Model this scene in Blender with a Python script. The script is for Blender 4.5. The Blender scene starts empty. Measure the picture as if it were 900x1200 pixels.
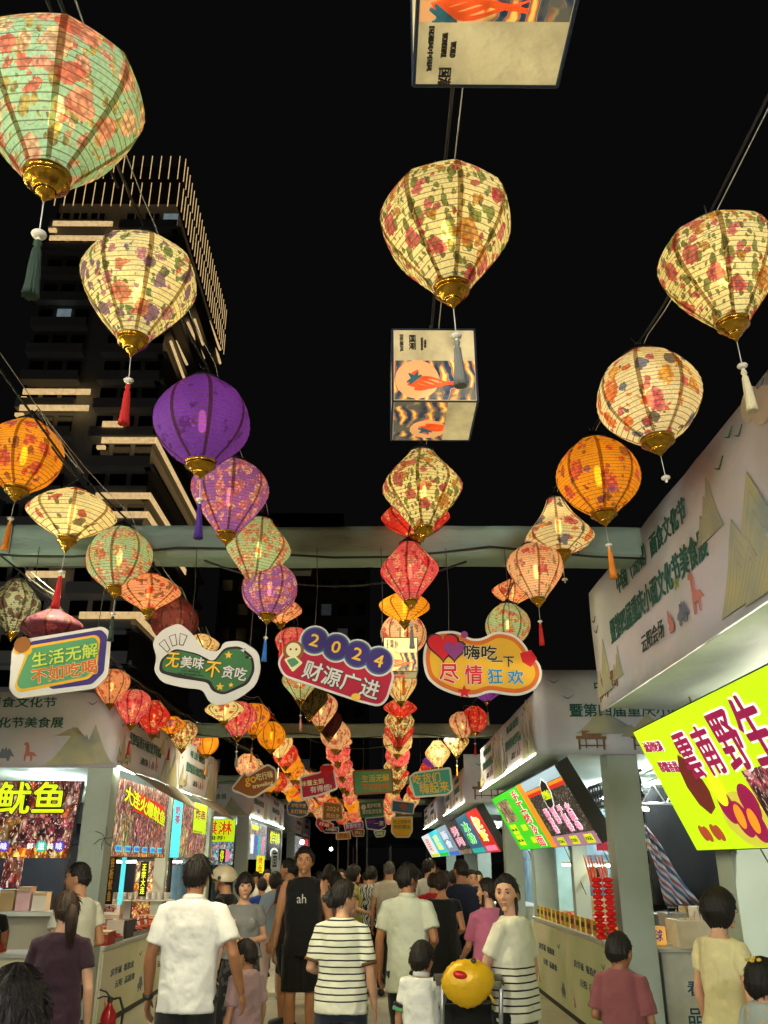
import bpy, bmesh, math, random
from mathutils import Vector, Matrix, noise
from math import sin, cos, pi, radians, sqrt, atan2, exp
R = random.Random(7)
SC = bpy.context.scene
COL = SC.collection

# ---------------------------------------------------------------- camera
EYE = 1.66
PITCH = math.atan(.41)
YAW = math.atan(.00925)
cd = bpy.data.cameras.new('camera'); cam = bpy.data.objects.new('camera', cd); COL.objects.link(cam)
cam.location = (0, 0, EYE); cam.rotation_euler = (pi/2+PITCH, 0, -YAW)
cd.sensor_fit = 'VERTICAL'; cd.sensor_height = 36; cd.sensor_width = 36; cd.lens = 30
cd.clip_start = .05; cd.clip_end = 2000
SC.camera = cam
# ---------------------------------------------------------------- night sky
w = bpy.data.worlds.new('World'); SC.world = w; w.use_nodes = True
bg = w.node_tree.nodes['Background']; bg.inputs[0].default_value = (.6, .6, .62, 1); bg.inputs[1].default_value = .0045
SC.view_settings.view_transform = 'Standard'; SC.view_settings.look = 'None'
SC.view_settings.exposure = 0; SC.view_settings.gamma = 1
SC.cycles.use_denoising = True
SC.cycles.max_bounces = 6; SC.cycles.transparent_max_bounces = 6
SC.cycles.sample_clamp_indirect = 4; SC.cycles.caustics_reflective = False; SC.cycles.caustics_refractive = False
SC.cycles.use_light_tree = True

# ---------------------------------------------------------------- helpers: picture ray -> real place
MC = Matrix.Rotation(-YAW, 3, 'Z') @ Matrix.Rotation(pi/2+PITCH, 3, 'X')
def ray(px, py): return MC @ Vector(((px-450)/1000, (600-py)/1000, -1))
def onY(px, py, Y): r = ray(px, py); k = Y/r.y; return Vector((r.x*k, Y, EYE+r.z*k))
def onX(px, py, X): r = ray(px, py); k = X/r.x; return Vector((X, r.y*k, EYE+r.z*k))
def onD(px, py, D): r = ray(px, py); return Vector((r.x*D, r.y*D, EYE+r.z*D))

def C(h, a=1):
    h = h.lstrip('#'); v = [int(h[i:i+2], 16)/255 for i in (0, 2, 4)]
    return tuple([(x/12.92 if x <= .04045 else ((x+.055)/1.055)**2.4) for x in v]+[a])

# ---------------------------------------------------------------- materials
MATS = {}
class NT:
    def __init__(s, name):
        s.m = bpy.data.materials.new(name); s.m.use_nodes = True; s.t = s.m.node_tree; s.n = s.t.nodes; s.p = s.n['Principled BSDF']
        s.out = s.n['Material Output']
    def N(s, typ, **kw):
        n = s.n.new(typ)
        for k, v in kw.items():
            if k.startswith('i_'): n.inputs[int(k[2:])].default_value = v
            else: setattr(n, k, v)
        return n
    def L(s, a, b): s.t.links.new(a, b)
    def coord(s, scale=(1, 1, 1)):
        tc = s.N('ShaderNodeTexCoord'); mp = s.N('ShaderNodeMapping'); mp.inputs['Scale'].default_value = scale
        s.L(tc.outputs['Object'], mp.inputs[0]); return mp.outputs[0]
    def noise(s, vec, sc, det=3, rough=.5):
        n = s.N('ShaderNodeTexNoise'); n.inputs['Scale'].default_value = sc; n.inputs['Detail'].default_value = det; n.inputs['Roughness'].default_value = rough
        s.L(vec, n.inputs['Vector']); return n
    def ramp(s, fac, stops, mode='LINEAR'):
        r = s.N('ShaderNodeValToRGB'); r.color_ramp.interpolation = mode; e = r.color_ramp.elements
        while len(e) < len(stops): e.new(.5)
        for i, (p, c) in enumerate(stops): e[i].position = p; e[i].color = c
        s.L(fac, r.inputs[0]); return r.outputs[0]
    def mix(s, f, a, b, mode='MIX'):
        m = s.N('ShaderNodeMix'); m.data_type = 'RGBA'; m.blend_type = mode
        for sock, v in ((m.inputs[0], f), (m.inputs[6], a), (m.inputs[7], b)):
            if hasattr(v, 'is_linked') or hasattr(v, 'node'): s.L(v, sock)
            else: sock.default_value = v
        return m.outputs[2]
    def math(s, op, a, b=0., clamp=False):
        m = s.N('ShaderNodeMath'); m.operation = op; m.use_clamp = clamp
        for sock, v in ((m.inputs[0], a), (m.inputs[1], b)):
            if hasattr(v, 'node'): s.L(v, sock)
            else: sock.default_value = v
        return m.outputs[0]
    def bump(s, h, st=.3, dist=.01):
        b = s.N('ShaderNodeBump'); b.inputs['Strength'].default_value = st; b.inputs['Distance'].default_value = dist
        s.L(h, b.inputs['Height']); s.L(b.outputs[0], s.p.inputs['Normal'])

def M(name, col, rough=.6, metal=0, var=.12, nsc=6, bump=.15, bsc=60, bdist=.004, emit=0, stretch=(1, 1, 1), spec=.5):
    """plain surface with slight colour drift and fine relief"""
    if name in MATS: return MATS[name]
    t = NT(name); c = C(col) if isinstance(col, str) else col
    v = t.coord(stretch)
    n = t.noise(v, nsc, 4)
    lo = tuple(x*(1-var) for x in c[:3])+(1,); hi = tuple(min(1, x*(1+var)) for x in c[:3])+(1,)
    col_ = t.ramp(n.outputs[0], [(.3, lo), (.7, hi)])
    t.L(col_, t.p.inputs['Base Color'])
    t.p.inputs['Roughness'].default_value = rough; t.p.inputs['Metallic'].default_value = metal
    t.p.inputs['Specular IOR Level'].default_value = spec
    if bump: t.bump(t.noise(v, bsc, 3).outputs[0], bump, bdist)
    if emit:
        t.L(col_, t.p.inputs['Emission Color']); t.p.inputs['Emission Strength'].default_value = emit
    MATS[name] = t.m; return t.m

def lit(name, col, st=1., var=.05, nsc=8):
    return M(name, col, rough=.5, var=var, nsc=nsc, bump=0, emit=st)

def fabric_mat(name, col, kind='plain', col2='#101010'):
    if name in MATS: return MATS[name]
    t = NT(name); v = t.coord(); c = C(col)
    n = t.noise(v, 9, 4); base = t.ramp(n.outputs[0], [(.3, tuple(x*.95 for x in c[:3])+(1,)), (.7, tuple(min(1, x*1.03) for x in c[:3])+(1,))])
    if kind == 'stripe' or kind == 'stripe_low':
        sp = t.N('ShaderNodeSeparateXYZ'); t.L(v, sp.inputs[0])
        wob = t.math('MULTIPLY', t.noise(v, 5, 2).outputs[0], .012)
        z = t.math('ADD', sp.outputs[2], wob)
        per = .042
        f = t.math('FRACT', t.math('DIVIDE', z, per))
        m = t.math('LESS_THAN', f, .24)
        if kind == 'stripe_low':
            m = t.math('MULTIPLY', m, t.math('LESS_THAN', z, 1.17)); m = t.math('MULTIPLY', m, t.math('GREATER_THAN', z, .87))
        else:
            m = t.math('MULTIPLY', m, t.math('GREATER_THAN', z, .915))
        base = t.mix(m, base, C(col2))
    if kind == 'blotch':
        wv = t.N('ShaderNodeTexWave'); wv.inputs['Scale'].default_value = 7; wv.inputs['Distortion'].default_value = 14; wv.inputs['Detail'].default_value = 2
        t.L(v, wv.inputs[0]); base = t.mix(t.math('GREATER_THAN', wv.outputs[1], .72), base, C(col2))
    if kind == 'flower':
        vo = t.N('ShaderNodeTexVoronoi'); vo.inputs['Scale'].default_value = 16; t.L(v, vo.inputs[0])
        base = t.mix(t.math('MULTIPLY', t.math('LESS_THAN', vo.outputs[0], .35), .6), base, C(col2))
    t.L(base, t.p.inputs['Base Color']); t.p.inputs['Roughness'].default_value = .85; t.p.inputs['Specular IOR Level'].default_value = .25
    t.p.inputs['Sheen Weight'].default_value = .15
    big = t.noise(v, 11, 2); sm = t.noise(v, 420, 1)
    t.bump(t.math('ADD', big.outputs[0], t.math('MULTIPLY', sm.outputs[0], .1)), .4, .03)
    MATS[name] = t.m; return t.m

def shade_mat(name, base, flowers, leaf, fsc=11, dens=.55, leafd=.5, st=.36, tr=1.0, dark=1.0, spots=None):
    """printed lantern cloth glowing from its bulb"""
    t = NT(name); tc = t.N('ShaderNodeTexCoord'); v = tc.outputs['Object']
    def warp(sc, amt, off=0.):
        nd = t.noise(v, sc, 3); o = t.N('ShaderNodeVectorMath'); o.operation = 'MULTIPLY_ADD'
        o.inputs[1].default_value = (amt,)*3; t.L(nd.outputs['Color'], o.inputs[0])
        ad = t.N('ShaderNodeVectorMath'); ad.operation = 'ADD'; ad.inputs[1].default_value = (off, off*.7, -off); t.L(v, ad.inputs[0]); t.L(ad.outputs[0], o.inputs[2]); return o.outputs[0]
    def vor(vec, sc): x = t.N('ShaderNodeTexVoronoi'); x.inputs['Scale'].default_value = sc; t.L(vec, x.inputs[0]); c_ = t.N('ShaderNodeSeparateColor'); t.L(x.outputs[1], c_.inputs[0]); return x.outputs[0], c_
    bc = C(base); b2 = tuple(x*.8 for x in bc[:3])+(1,)
    col = t.ramp(t.noise(v, 6, 3).outputs[0], [(.35, b2), (.6, bc)])
    lc = C(leaf); ldk = tuple(x*.35 for x in lc[:3])+(1,)
    # fine sprigs
    sn = t.noise(v, 22, 1); sg = t.math('LESS_THAN', t.math('ABSOLUTE', t.math('SUBTRACT', sn.outputs[0], .5)), .012)
    sg = t.math('MULTIPLY', sg, t.math('GREATER_THAN', t.noise(v, 9, 1).outputs[0], .5)); col = t.mix(t.math('MULTIPLY', sg, .6*min(1, leafd*2)), col, ldk)
    # leaves in two sizes
    for (sc, off, th, q) in ((fsc*2.6, .3, .36, 1.), (fsc*1.5, 1.7, .40, .75)):
        wv = warp(30, .03, off); mp = t.N('ShaderNodeMapping'); mp.inputs['Scale'].default_value = (1, 1.5, .65); mp.inputs['Rotation'].default_value = (.4, .7, off); t.L(wv, mp.inputs[0])
        d, c_ = vor(mp.outputs[0], sc)
        m = t.math('MULTIPLY', t.math('LESS_THAN', d, th), t.math('LESS_THAN', c_.outputs[0], leafd*q*.9))
        lcol = t.ramp(t.noise(v, 60, 2).outputs[0], [(.38, ldk), (.55, lc), (.7, tuple(min(1, x*1.5) for x in lc[:3])+(1,))])
        col = t.mix(t.math('MULTIPLY', m, .85), col, lcol)
    # blossoms in two sizes, petals drawn by a finer cell pattern
    k = len(flowers)
    for (sc, off, th, dq, sh_) in ((fsc*1.9, .9, .40, dens*.75, 1), (fsc, 0., .46, dens, 0)):
        d, c_ = vor(warp(18, .05, off), sc)
        pd, pc = vor(warp(40, .012, off), sc*4.2)
        rad = t.math('ADD', d, t.math('MULTIPLY', t.math('SUBTRACT', t.noise(v, sc*5, 2).outputs[0], .5), .34))
        m = t.math('MULTIPLY', t.math('LESS_THAN', rad, th), t.math('LESS_THAN', c_.outputs[0], dq))
        fl = flowers[sh_:]+flowers[:sh_]
        fcol = t.ramp(c_.outputs[1], [(i/k, C(f)) for i, f in enumerate(fl)], 'CONSTANT')
        pet = t.ramp(pd, [(0, (1.15, 1.1, 1.05, 1)), (.35, (.9, .85, .85, 1)), (.6, (.5, .36, .38, 1))])
        ring = t.ramp(rad, [(0, (.4, .3, .2, 1)), (.09, (.8, .68, .6, 1)), (.2, (1.05, 1, 1, 1)), (.45, (1.3, 1.25, 1.2, 1))])
        fcol = t.mix(1., t.mix(1., fcol, ring, 'MULTIPLY'), pet, 'MULTIPLY')
        col = t.mix(t.math('MULTIPLY', m, .84), col, fcol)
    col = t.mix(1., col, t.ramp(t.noise(v, 130, 2).outputs[0], [(.3, (.8, .8, .8, 1)), (.6, (1.05, 1.05, 1.05, 1))]), 'MULTIPLY')
    # hoop wires
    sp = t.N('ShaderNodeSeparateXYZ'); t.L(v, sp.inputs[0])
    zz = t.math('ADD', sp.outputs[2], t.math('MULTIPLY', t.noise(v, 6, 1).outputs[0], .014))
    fr = t.math('FRACT', t.math('DIVIDE', zz, .0145)); hm = t.math('LESS_THAN', fr, .16)
    col = t.mix(t.math('MULTIPLY', hm, .7), col, (.10, .06, .03, 1))
    warm = t.mix(1., col, (1., .90, .68, 1), 'MULTIPLY')
    P = t.p; t.L(col, P.inputs['Base Color']); P.inputs['Roughness'].default_value = .75
    t.L(warm, P.inputs['Emission Color'])
    tl = t.N('ShaderNodeBsdfTranslucent'); t.L(warm, tl.inputs[0])
    mx = t.N('ShaderNodeMixShader'); mx.inputs[0].default_value = .6
    t.L(P.outputs[0], mx.inputs[1]); t.L(tl.outputs[0], mx.inputs[2])
    tp_ = t.N('ShaderNodeBsdfTransparent'); t.L(warm, tp_.inputs[0]); m2 = t.N('ShaderNodeMixShader'); m2.inputs[0].default_value = .09
    t.L(mx.outputs[0], m2.inputs[1]); t.L(tp_.outputs[0], m2.inputs[2]); t.L(m2.outputs[0], t.out.inputs[0])
    P.inputs['Emission Strength'].default_value = st*dark/.4
    t.bump(fr, .3, .004)
    MATS[name] = t.m; return t.m

# ---------------------------------------------------------------- mesh builder
class MB:
    def __init__(s): s.v = []; s.f = []
    def add(s, vs, fs):
        n = len(s.v); s.v += [tuple(v) for v in vs]; s.f += [tuple(i+n for i in f) for f in fs]
    def box(s, c, d, rz=0, mat=None):
        x, y, z = d[0]/2, d[1]/2, d[2]/2
        vs = [Vector((a*x, b*y, e*z)) for a in (-1, 1) for b in (-1, 1) for e in (-1, 1)]
        m = mat if mat is not None else Matrix.Rotation(rz, 3, 'Z')
        vs = [m @ v+Vector(c) for v in vs]
        s.add(vs, [(0, 1, 3, 2), (4, 6, 7, 5), (0, 4, 5, 1), (2, 3, 7, 6), (0, 2, 6, 4), (1, 5, 7, 3)])
    def tube(s, pts, rad, seg=8, caps=True):
        pts = [Vector(p) for p in pts]; n = len(pts)
        if not hasattr(rad, '__len__'): rad = [rad]*n
        base = len(s.v); ref = None
        for i, p in enumerate(pts):
            t = (pts[min(i+1, n-1)]-pts[max(i-1, 0)]).normalized()
            if ref is None: ref = Vector((1, 0, 0)) if abs(t.x) < .8 else Vector((0, 0, 1))
            a = (ref-t*ref.dot(t)).normalized(); ref = a; b = t.cross(a)
            rr = rad[i]; ra, rb = rr if hasattr(rr, '__len__') else (rr, rr)
            for k in range(seg):
                th = 2*pi*k/seg; s.v.append(tuple(p+a*(cos(th)*ra)+b*(sin(th)*rb)))
        for i in range(n-1):
            for k in range(seg):
                k2 = (k+1) % seg; s.f.append((base+i*seg+k, base+i*seg+k2, base+(i+1)*seg+k2, base+(i+1)*seg+k))
        if caps:
            s.f.append(tuple(base+k for k in reversed(range(seg)))); s.f.append(tuple(base+(n-1)*seg+k for k in range(seg)))
    def lathe(s, prof, seg=24, c=(0, 0, 0), fn=None, caps=True):
        base = len(s.v)
        for i, (z, r) in enumerate(prof):
            for k in range(seg):
                th = 2*pi*k/seg; q = r*(fn(th, i, z) if fn else 1)
                s.v.append((c[0]+q*cos(th), c[1]+q*sin(th), c[2]+z))
        for i in range(len(prof)-1):
            for k in range(seg):
                k2 = (k+1) % seg; s.f.append((base+i*seg+k, base+i*seg+k2, base+(i+1)*seg+k2, base+(i+1)*seg+k))
        if caps:
            s.f.append(tuple(base+k for k in reversed(range(seg)))); s.f.append(tuple(base+(len(prof)-1)*seg+k for k in range(seg)))
    def ell(s, c, r, seg=14, rings=9, mat=None):
        prof = []; c = Vector(c); base = len(s.v)
        for i in range(rings+1):
            ph = pi*i/rings
            for k in range(seg):
                th = 2*pi*k/seg
                v = Vector((r[0]*sin(max(ph, .02) if i < rings else .02)*cos(th), r[1]*sin(max(ph, .02) if i < rings else .02)*sin(th), -r[2]*cos(ph)))
                if mat is not None: v = mat @ v
                s.v.append(tuple(c+v))
        for i in range(rings):
            for k in range(seg):
                k2 = (k+1) % seg; s.f.append((base+i*seg+k, base+i*seg+k2, base+(i+1)*seg+k2, base+(i+1)*seg+k))
        s.f.append(tuple(base+k for k in reversed(range(seg)))); s.f.append(tuple(base+rings*seg+k for k in range(seg)))
    def loft(s, rings, seg=24, p=2.3, rip=0., z0=0., z1=1., ph=0.):
        base = len(s.v)
        for (z, rx, ry, cx, cy) in rings:
            for k in range(seg):
                th = 2*pi*k/seg; a, b = cos(th), sin(th)
                q = 1+(rip*max(0, min(1, (z1-z)/(z1-z0)))*(sin(5*th+ph+z*4)+.6*sin(9*th+2*ph-z*7)) if rip else 0)
                s.v.append((cx+q*rx*math.copysign(abs(a)**(2/p), a), cy+q*ry*math.copysign(abs(b)**(2/p), b), z))
        n = len(rings)
        for i in range(n-1):
            for k in range(seg):
                k2 = (k+1) % seg; s.f.append((base+i*seg+k, base+i*seg+k2, base+(i+1)*seg+k2, base+(i+1)*seg+k))
        s.f.append(tuple(base+k for k in reversed(range(seg)))); s.f.append(tuple(base+(n-1)*seg+k for k in range(seg)))
    def mesh(s, name, smooth=False):
        me = bpy.data.meshes.new(name); me.from_pydata(s.v, [], s.f); me.update()
        if smooth: me.polygons.foreach_set('use_smooth', [True]*len(me.polygons))
        return me
    def build(s, name, mat, parent=None, smooth=False, autosmooth=False, **kw):
        me = s.mesh(name, smooth)
        if mat: me.materials.append(mat)
        return obj(name, me, parent, **kw)

def obj(name, me, parent=None, label=None, cat=None, group=None, kind=None, loc=None, rot=None):
    o = bpy.data.objects.new(name, me); COL.objects.link(o)
    if parent is not None: o.parent = parent
    if loc is not None: o.location = loc
    if rot is not None: o.rotation_euler = rot
    if label: o['label'] = label
    if cat: o['category'] = cat
    if group: o['group'] = group
    if kind: o['kind'] = kind
    return o
def thing(name, label, cat, loc=(0, 0, 0), rz=0, group=None):
    o = bpy.data.objects.new(name, None); COL.objects.link(o); o.empty_display_size = .1
    o.location = loc; o.rotation_euler = (0, 0, rz); o['label'] = label; o['category'] = cat
    if group: o['group'] = group
    return o
def copy_tree(o, parent=None):
    c = o.copy(); COL.objects.link(c)
    if parent is not None: c.parent = parent
    for ch in KIDS.get(o.name, []): copy_tree(ch, c)
    return c
KIDS = {}
def kids_index():
    KIDS.clear()
    for o in bpy.data.objects:
        if o.parent: KIDS.setdefault(o.parent.name, []).append(o)

# flat frame: u to the right, v up, n towards the viewer of the face
class Frame:
    def __init__(s, o, u, v, base=(0, 0, 0)):
        s.o = Vector(o)-Vector(base); s.u = Vector(u).normalized(); v = Vector(v); s.n = s.u.cross(v).normalized(); s.v = s.n.cross(s.u)
    def P(s, a, b, d=0): return s.o+s.u*a+s.v*b+s.n*d
    def ab(s, w, base=(0, 0, 0)): q = Vector(w)-Vector(base)-s.o; return (q.dot(s.u), q.dot(s.v))
    def slab(s, mb, pts, d0, d1):
        """extruded outline"""
        n = len(pts); area = sum(pts[i][0]*pts[(i+1) % n][1]-pts[(i+1) % n][0]*pts[i][1] for i in range(n))
        if area < 0: pts = pts[::-1]
        vs = [s.P(a, b, d1) for a, b in pts]+[s.P(a, b, d0) for a, b in pts]
        fs = [tuple(range(n)), tuple(reversed(range(n, 2*n)))]+[(i, i+n, (i+1) % n+n, (i+1) % n) for i in range(n)]
        mb.add(vs, fs)
    def rect(s, mb, a0, b0, a1, b1, d0, d1): s.slab(mb, [(a0, b0), (a1, b0), (a1, b1), (a0, b1)], d0, d1)
    def mat(s, a, b, d, roll=0, sx=1, sy=1):
        m = Matrix.Identity(4); p = s.P(a, b, d); c, q = cos(roll), sin(roll)
        U = s.u*c+s.v*q; V = s.v*c-s.u*q
        for i in range(3): m[i][0] = U[i]*sx; m[i][1] = V[i]*sy; m[i][2] = s.n[i]; m[i][3] = p[i]
        return m
TEXT = {}
def text_data(body, bold=0., ext=.004, shear=0.):
    key = (body, bold, ext, shear)
    if key not in TEXT:
        c = bpy.data.curves.new('lettering', 'FONT'); c.body = body; c.size = 1; c.offset = bold; c.extrude = ext; c.resolution_u = 2
        c.align_x = 'CENTER'; c.align_y = 'CENTER'; c.shear = shear
        o = bpy.data.objects.new('tmp_text', c); me = bpy.data.meshes.new_from_object(o)
        bpy.data.objects.remove(o)
        xs = [v.co.x for v in me.vertices]; ys = [v.co.y for v in me.vertices]
        cx, cy = (min(xs)+max(xs))/2, (min(ys)+max(ys))/2
        for v in me.vertices: v.co.x -= cx; v.co.y -= cy
        TEXT[key] = (me, max(xs)-min(xs), max(ys)-min(ys))
    return TEXT[key]
def text(fr, body, a, b, d, width, height, mat, parent, roll=0, bold=.02, shear=0., name='lettering', skew=0.):
    """real letters of given outer width and height centred on (a, b) of a frame"""
    ring = bold > .09; fat = bold >= .015
    me, w_, h_ = text_data(body, 0, .002, shear)
    m2 = me.copy(); m2.materials.clear(); m2.materials.append(mat)
    sx, sy = width/w_, height/h_
    if skew: m2.transform(Matrix.Shear('XZ', 4, (0, 0)) if False else Matrix(((1, skew, 0, 0), (0, 1, 0, 0), (0, 0, 1, 0), (0, 0, 0, 1))))
    T = fr.mat(a, b, d, roll, sx, sy)
    if ring or fat:  # heavy strokes: the letters set several times round a small circle
        bm = bmesh.new(); g = .048 if ring else .016
        for k in range(8):
            if not ring and k % 2: continue
            m3 = m2.copy(); m3.transform(Matrix.Translation((g*cos(k*pi/4), g*sin(k*pi/4), .00012*k-(.002 if ring else 0)))); bm.from_mesh(m3); bpy.data.meshes.remove(m3)
        m4 = bpy.data.meshes.new('lettering'); bm.to_mesh(m4); bm.free(); m4.materials.append(mat); bpy.data.meshes.remove(m2); m2 = m4
    m2.transform(T)
    return obj(name, m2, parent)

def rounded(pts, r=.02, k=5):
    out = []; n = len(pts)
    for i in range(n):
        p0, p, p1 = Vector(pts[i-1]), Vector(pts[i]), Vector(pts[(i+1) % n])
        a = p+(p0-p).normalized()*min(r, (p0-p).length*.45); b = p+(p1-p).normalized()*min(r, (p1-p).length*.45)
        for j in range(k+1):
            t = j/k; q = a*(1-t)**2+p*2*t*(1-t)+b*t*t; out.append((q.x, q.y))
    return out
def grow(pts, d):
    n = len(pts); area = sum(pts[i][0]*pts[(i+1) % n][1]-pts[(i+1) % n][0]*pts[i][1] for i in range(n)); sg = 1 if area > 0 else -1
    out = []
    for i in range(n):
        e0 = (Vector(pts[i])-Vector(pts[i-1])); e1 = (Vector(pts[(i+1) % n])-Vector(pts[i]))
        n0 = Vector((e0.y, -e0.x)).normalized(); n1 = Vector((e1.y, -e1.x)).normalized(); m = (n0+n1)
        if m.length < .2: m = n0
        m = m.normalized(); q = Vector(pts[i])+m*d*sg; out.append((q.x, q.y))
    return out
def circle(cx, cy, r, n=24, ry=None): return [(cx+r*cos(2*pi*i/n), cy+(ry or r)*sin(2*pi*i/n)) for i in range(n)]
def star(cx, cy, r, n=5, q=.45, ph=pi/2): return [(cx+(r if i % 2 == 0 else r*q)*cos(ph+pi*i/n), cy+(r if i % 2 == 0 else r*q)*sin(ph+pi*i/n)) for i in range(2*n)]
def heart(cx, cy, s):
    return [(cx+s*.0625*16*sin(t)**3, cy+s*.0625*(13*cos(t)-5*cos(2*t)-2*cos(3*t)-cos(4*t))) for t in [2*pi*i/28 for i in range(28)]]

# ================================================================= SETTING: ground and sky dome
def ground_mat():
    t = NT('concrete_ground'); v = t.coord()
    n1 = t.noise(v, .55, 5, .6); n2 = t.noise(v, 7, 5, .65); n3 = t.noise(v, 90, 3)
    c = t.ramp(n1.outputs[0], [(.3, C('#a6a38e')), (.55, C('#bab79e')), (.75, C('#c8c4ac'))])
    c = t.mix(.5, c, t.ramp(n2.outputs[0], [(.32, C('#8a8772')), (.6, C('#c8c4ac'))]))
    st = t.ramp(t.noise(v, 1.6, 6, .7).outputs[0], [(.30, (.35, .33, .28, 1)), (.42, (1, 1, 1, 1))]); c = t.mix(.8, c, st, 'MULTIPLY')
    t.L(c, t.p.inputs['Base Color'])
    t.L(t.ramp(n2.outputs[0], [(.3, (.3, .3, .3, 1)), (.7, (.62, .62, .62, 1))]), t.p.inputs['Roughness'])
    t.bump(t.math('ADD', n2.outputs[0], t.math('MULTIPLY', n3.outputs[0], .3)), .25, .01)
    return t.m
b = MB(); b.add([(-400, -60, 0), (400, -60, 0), (400, 900, 0), (-400, 900, 0)], [(0, 1, 2, 3)])
b.build('ground', ground_mat(), kind='structure')
crackm = M('crack_dark', '#2c2a25', .9)
b = MB()
for k in range(9):
    y0 = 9.5+k*3.2; pts = [(x, y0+.02*sin(x*3+k)) for x in [-3+.3*i for i in range(19)]]
    for (x0, a), (x1, c_) in zip(pts, pts[1:]): b.add([(x0, a, .004), (x1, c_, .004), (x1, c_+.015, .004), (x0, a+.015, .004)], [(0, 1, 2, 3)])
b.build('ground_joint', crackm, kind='structure')

# ================================================================= LANTERNS
SH = {}
def sh(k, *a, **kw): SH[k] = (shade_mat('lantern_cloth_'+k, *a, **kw), kw.get('dark', 1.) > .5)
sh('teal', '#a8d4b4', ['#e4705c', '#f6bca6', '#f8dcb0', '#f2ac94', '#f6d0a8'], '#b8a454', fsc=14, dens=.85, leafd=.7)
sh('creampurple', '#f4ecb4', ['#6a4290', '#c98aa8', '#e0876a', '#7a4f9a'], '#55803a', fsc=17, dens=.5, leafd=.45)
sh('purple', '#7a3cb8', ['#8a4fc0', '#6a30a8'], '#6a30a8', dens=.2, leafd=.3)
sh('purplepink', '#a266c0', ['#f2a9a0', '#f6d0b8', '#e88a8a'], '#c890c8', dens=.8, leafd=.5, fsc=15)
sh('tealpeach', '#b4d8b4', ['#f0a486', '#f6d0aa', '#ea8a70', '#f6e0b0'], '#c8b878', fsc=13, dens=.9, leafd=.5)
sh('rose', '#f4ecb0', ['#c84460', '#b82c48', '#d09a3a', '#d8607a'], '#66782c', fsc=16, dens=.55, leafd=.85)
sh('butterfly', '#f6eec4', ['#ee7a18', '#4f70b0', '#e0607a', '#eebc38'], '#4a4a5a', fsc=12, dens=.62, leafd=.12)
sh('orange', '#f8b02c', ['#e0605a', '#a060a0', '#e8746a'], '#9a5a3a', fsc=12, dens=.42, leafd=.25)
sh('yellow', '#f8b22a', ['#e87a30'], '#b86a20', dens=.06, leafd=.12)
sh('creamred', '#f4ebb6', ['#c8182c', '#d84a3c'], '#5a4a2c', fsc=9, dens=.2, leafd=.22)
sh('peachred', '#f2b088', ['#cc3a30', '#f0d0a0', '#d86050'], '#8a5a3a', fsc=13, dens=.4, leafd=.3)
sh('redpink', '#ec6a78', ['#f8c0a8', '#d83048', '#f8d4b0', '#f49a90'], '#c04a54', fsc=15, dens=.75, leafd=.4)
sh('red', '#dc3a34', ['#f6a888', '#f4cca0'], '#a01a20', fsc=15, dens=.5, leafd=.3)
sh('pinkcream', '#f4cca8', ['#e4707f', '#dc3e50', '#f4a898'], '#9a8a5a', fsc=13, dens=.45, leafd=.35)
sh('cream', '#f6e2b0', ['#e8a070', '#d87058'], '#c0a060', fsc=12, dens=.3, leafd=.3)
sh('darkgreen', '#b8bca0', ['#5a2c30', '#6a7a5a'], '#3a4a34', fsc=16, dens=.6, leafd=.6, dark=.16)
sh('darkpurple', '#6a3048', ['#a86a7a', '#4a2a50'], '#3a2030', fsc=13, dens=.5, leafd=.4, dark=.16)
sh('darkred', '#7a2020', ['#a05a4a', '#5a1418'], '#3a1414', fsc=13, dens=.4, leafd=.5, dark=.16)
sh('olive', '#6a5a20', ['#8a7a30', '#3a2a10'], '#2a2408', fsc=14, dens=.5, leafd=.5, dark=.2)

BRASS = M('brass', '#a87a28', rough=.22, metal=1, var=.25, nsc=40, bump=.3, bsc=90)
def rib_mat():
    t = NT('rib_strip'); t.p.inputs['Base Color'].default_value = C('#3a2c16'); t.p.inputs['Roughness'].default_value = .7
    tp = t.N('ShaderNodeBsdfTransparent'); tp.inputs[0].default_value = (.62, .5, .36, 1); m = t.N('ShaderNodeMixShader'); m.inputs[0].default_value = .72
    t.L(t.p.outputs[0], m.inputs[1]); t.L(tp.outputs[0], m.inputs[2]); t.L(m.outputs[0], t.out.inputs[0]); return t.m
RIBM = rib_mat()
CAPM = M('cap_black', '#141210', .5)
CABLE = M('cable_black', '#1c1b18', .6)
STRING = M('string_white', '#c8c4b8', .7)
BEAD = M('bead_white', '#d8d0bc', .3)
TASM = {k: M('tassel_'+k, c, .8, bump=.4, bsc=300, stretch=(8, 8, .4)) for k, c in dict(red='#b81c14', green='#26382a', purple='#46207a', orange='#e08420', white='#cfc39a', blue='#2a6ab0', pink='#c88a80', grey='#7a7a70').items()}
BULB = lit('bulb_glow', '#ffe2a4', 24)
PROF = {
 'garlic': (.94, [(0, .26), (.06, .36), (.15, .5), (.27, .68), (.4, .85), (.52, .96), (.63, 1), (.74, .97), (.84, .86), (.92, .68), (.97, .5), (1, .36)]),
 'diamond': (1.0, [(0, .24), (.08, .36), (.2, .56), (.33, .78), (.43, .93), (.51, 1), (.58, .98), (.68, .85), (.8, .64), (.9, .46), (1, .3)]),
 'sphere': (.93, [(0, .3), (.05, .46), (.13, .66), (.25, .86), (.38, .97), (.5, 1), (.62, .97), (.75, .86), (.87, .66), (.95, .46), (1, .3)]),
 'disc': (.56, [(0, .22), (.12, .42), (.27, .72), (.4, .93), (.5, 1), (.6, .96), (.74, .78), (.88, .5), (1, .25)]),
 'bell': (.82, [(0, .26), (.05, .45), (.11, .75), (.18, .95), (.25, 1), (.34, .96), (.5, .74), (.68, .5), (.85, .34), (1, .24)]),
}
DIA = .40
SHMESH = {}
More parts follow.
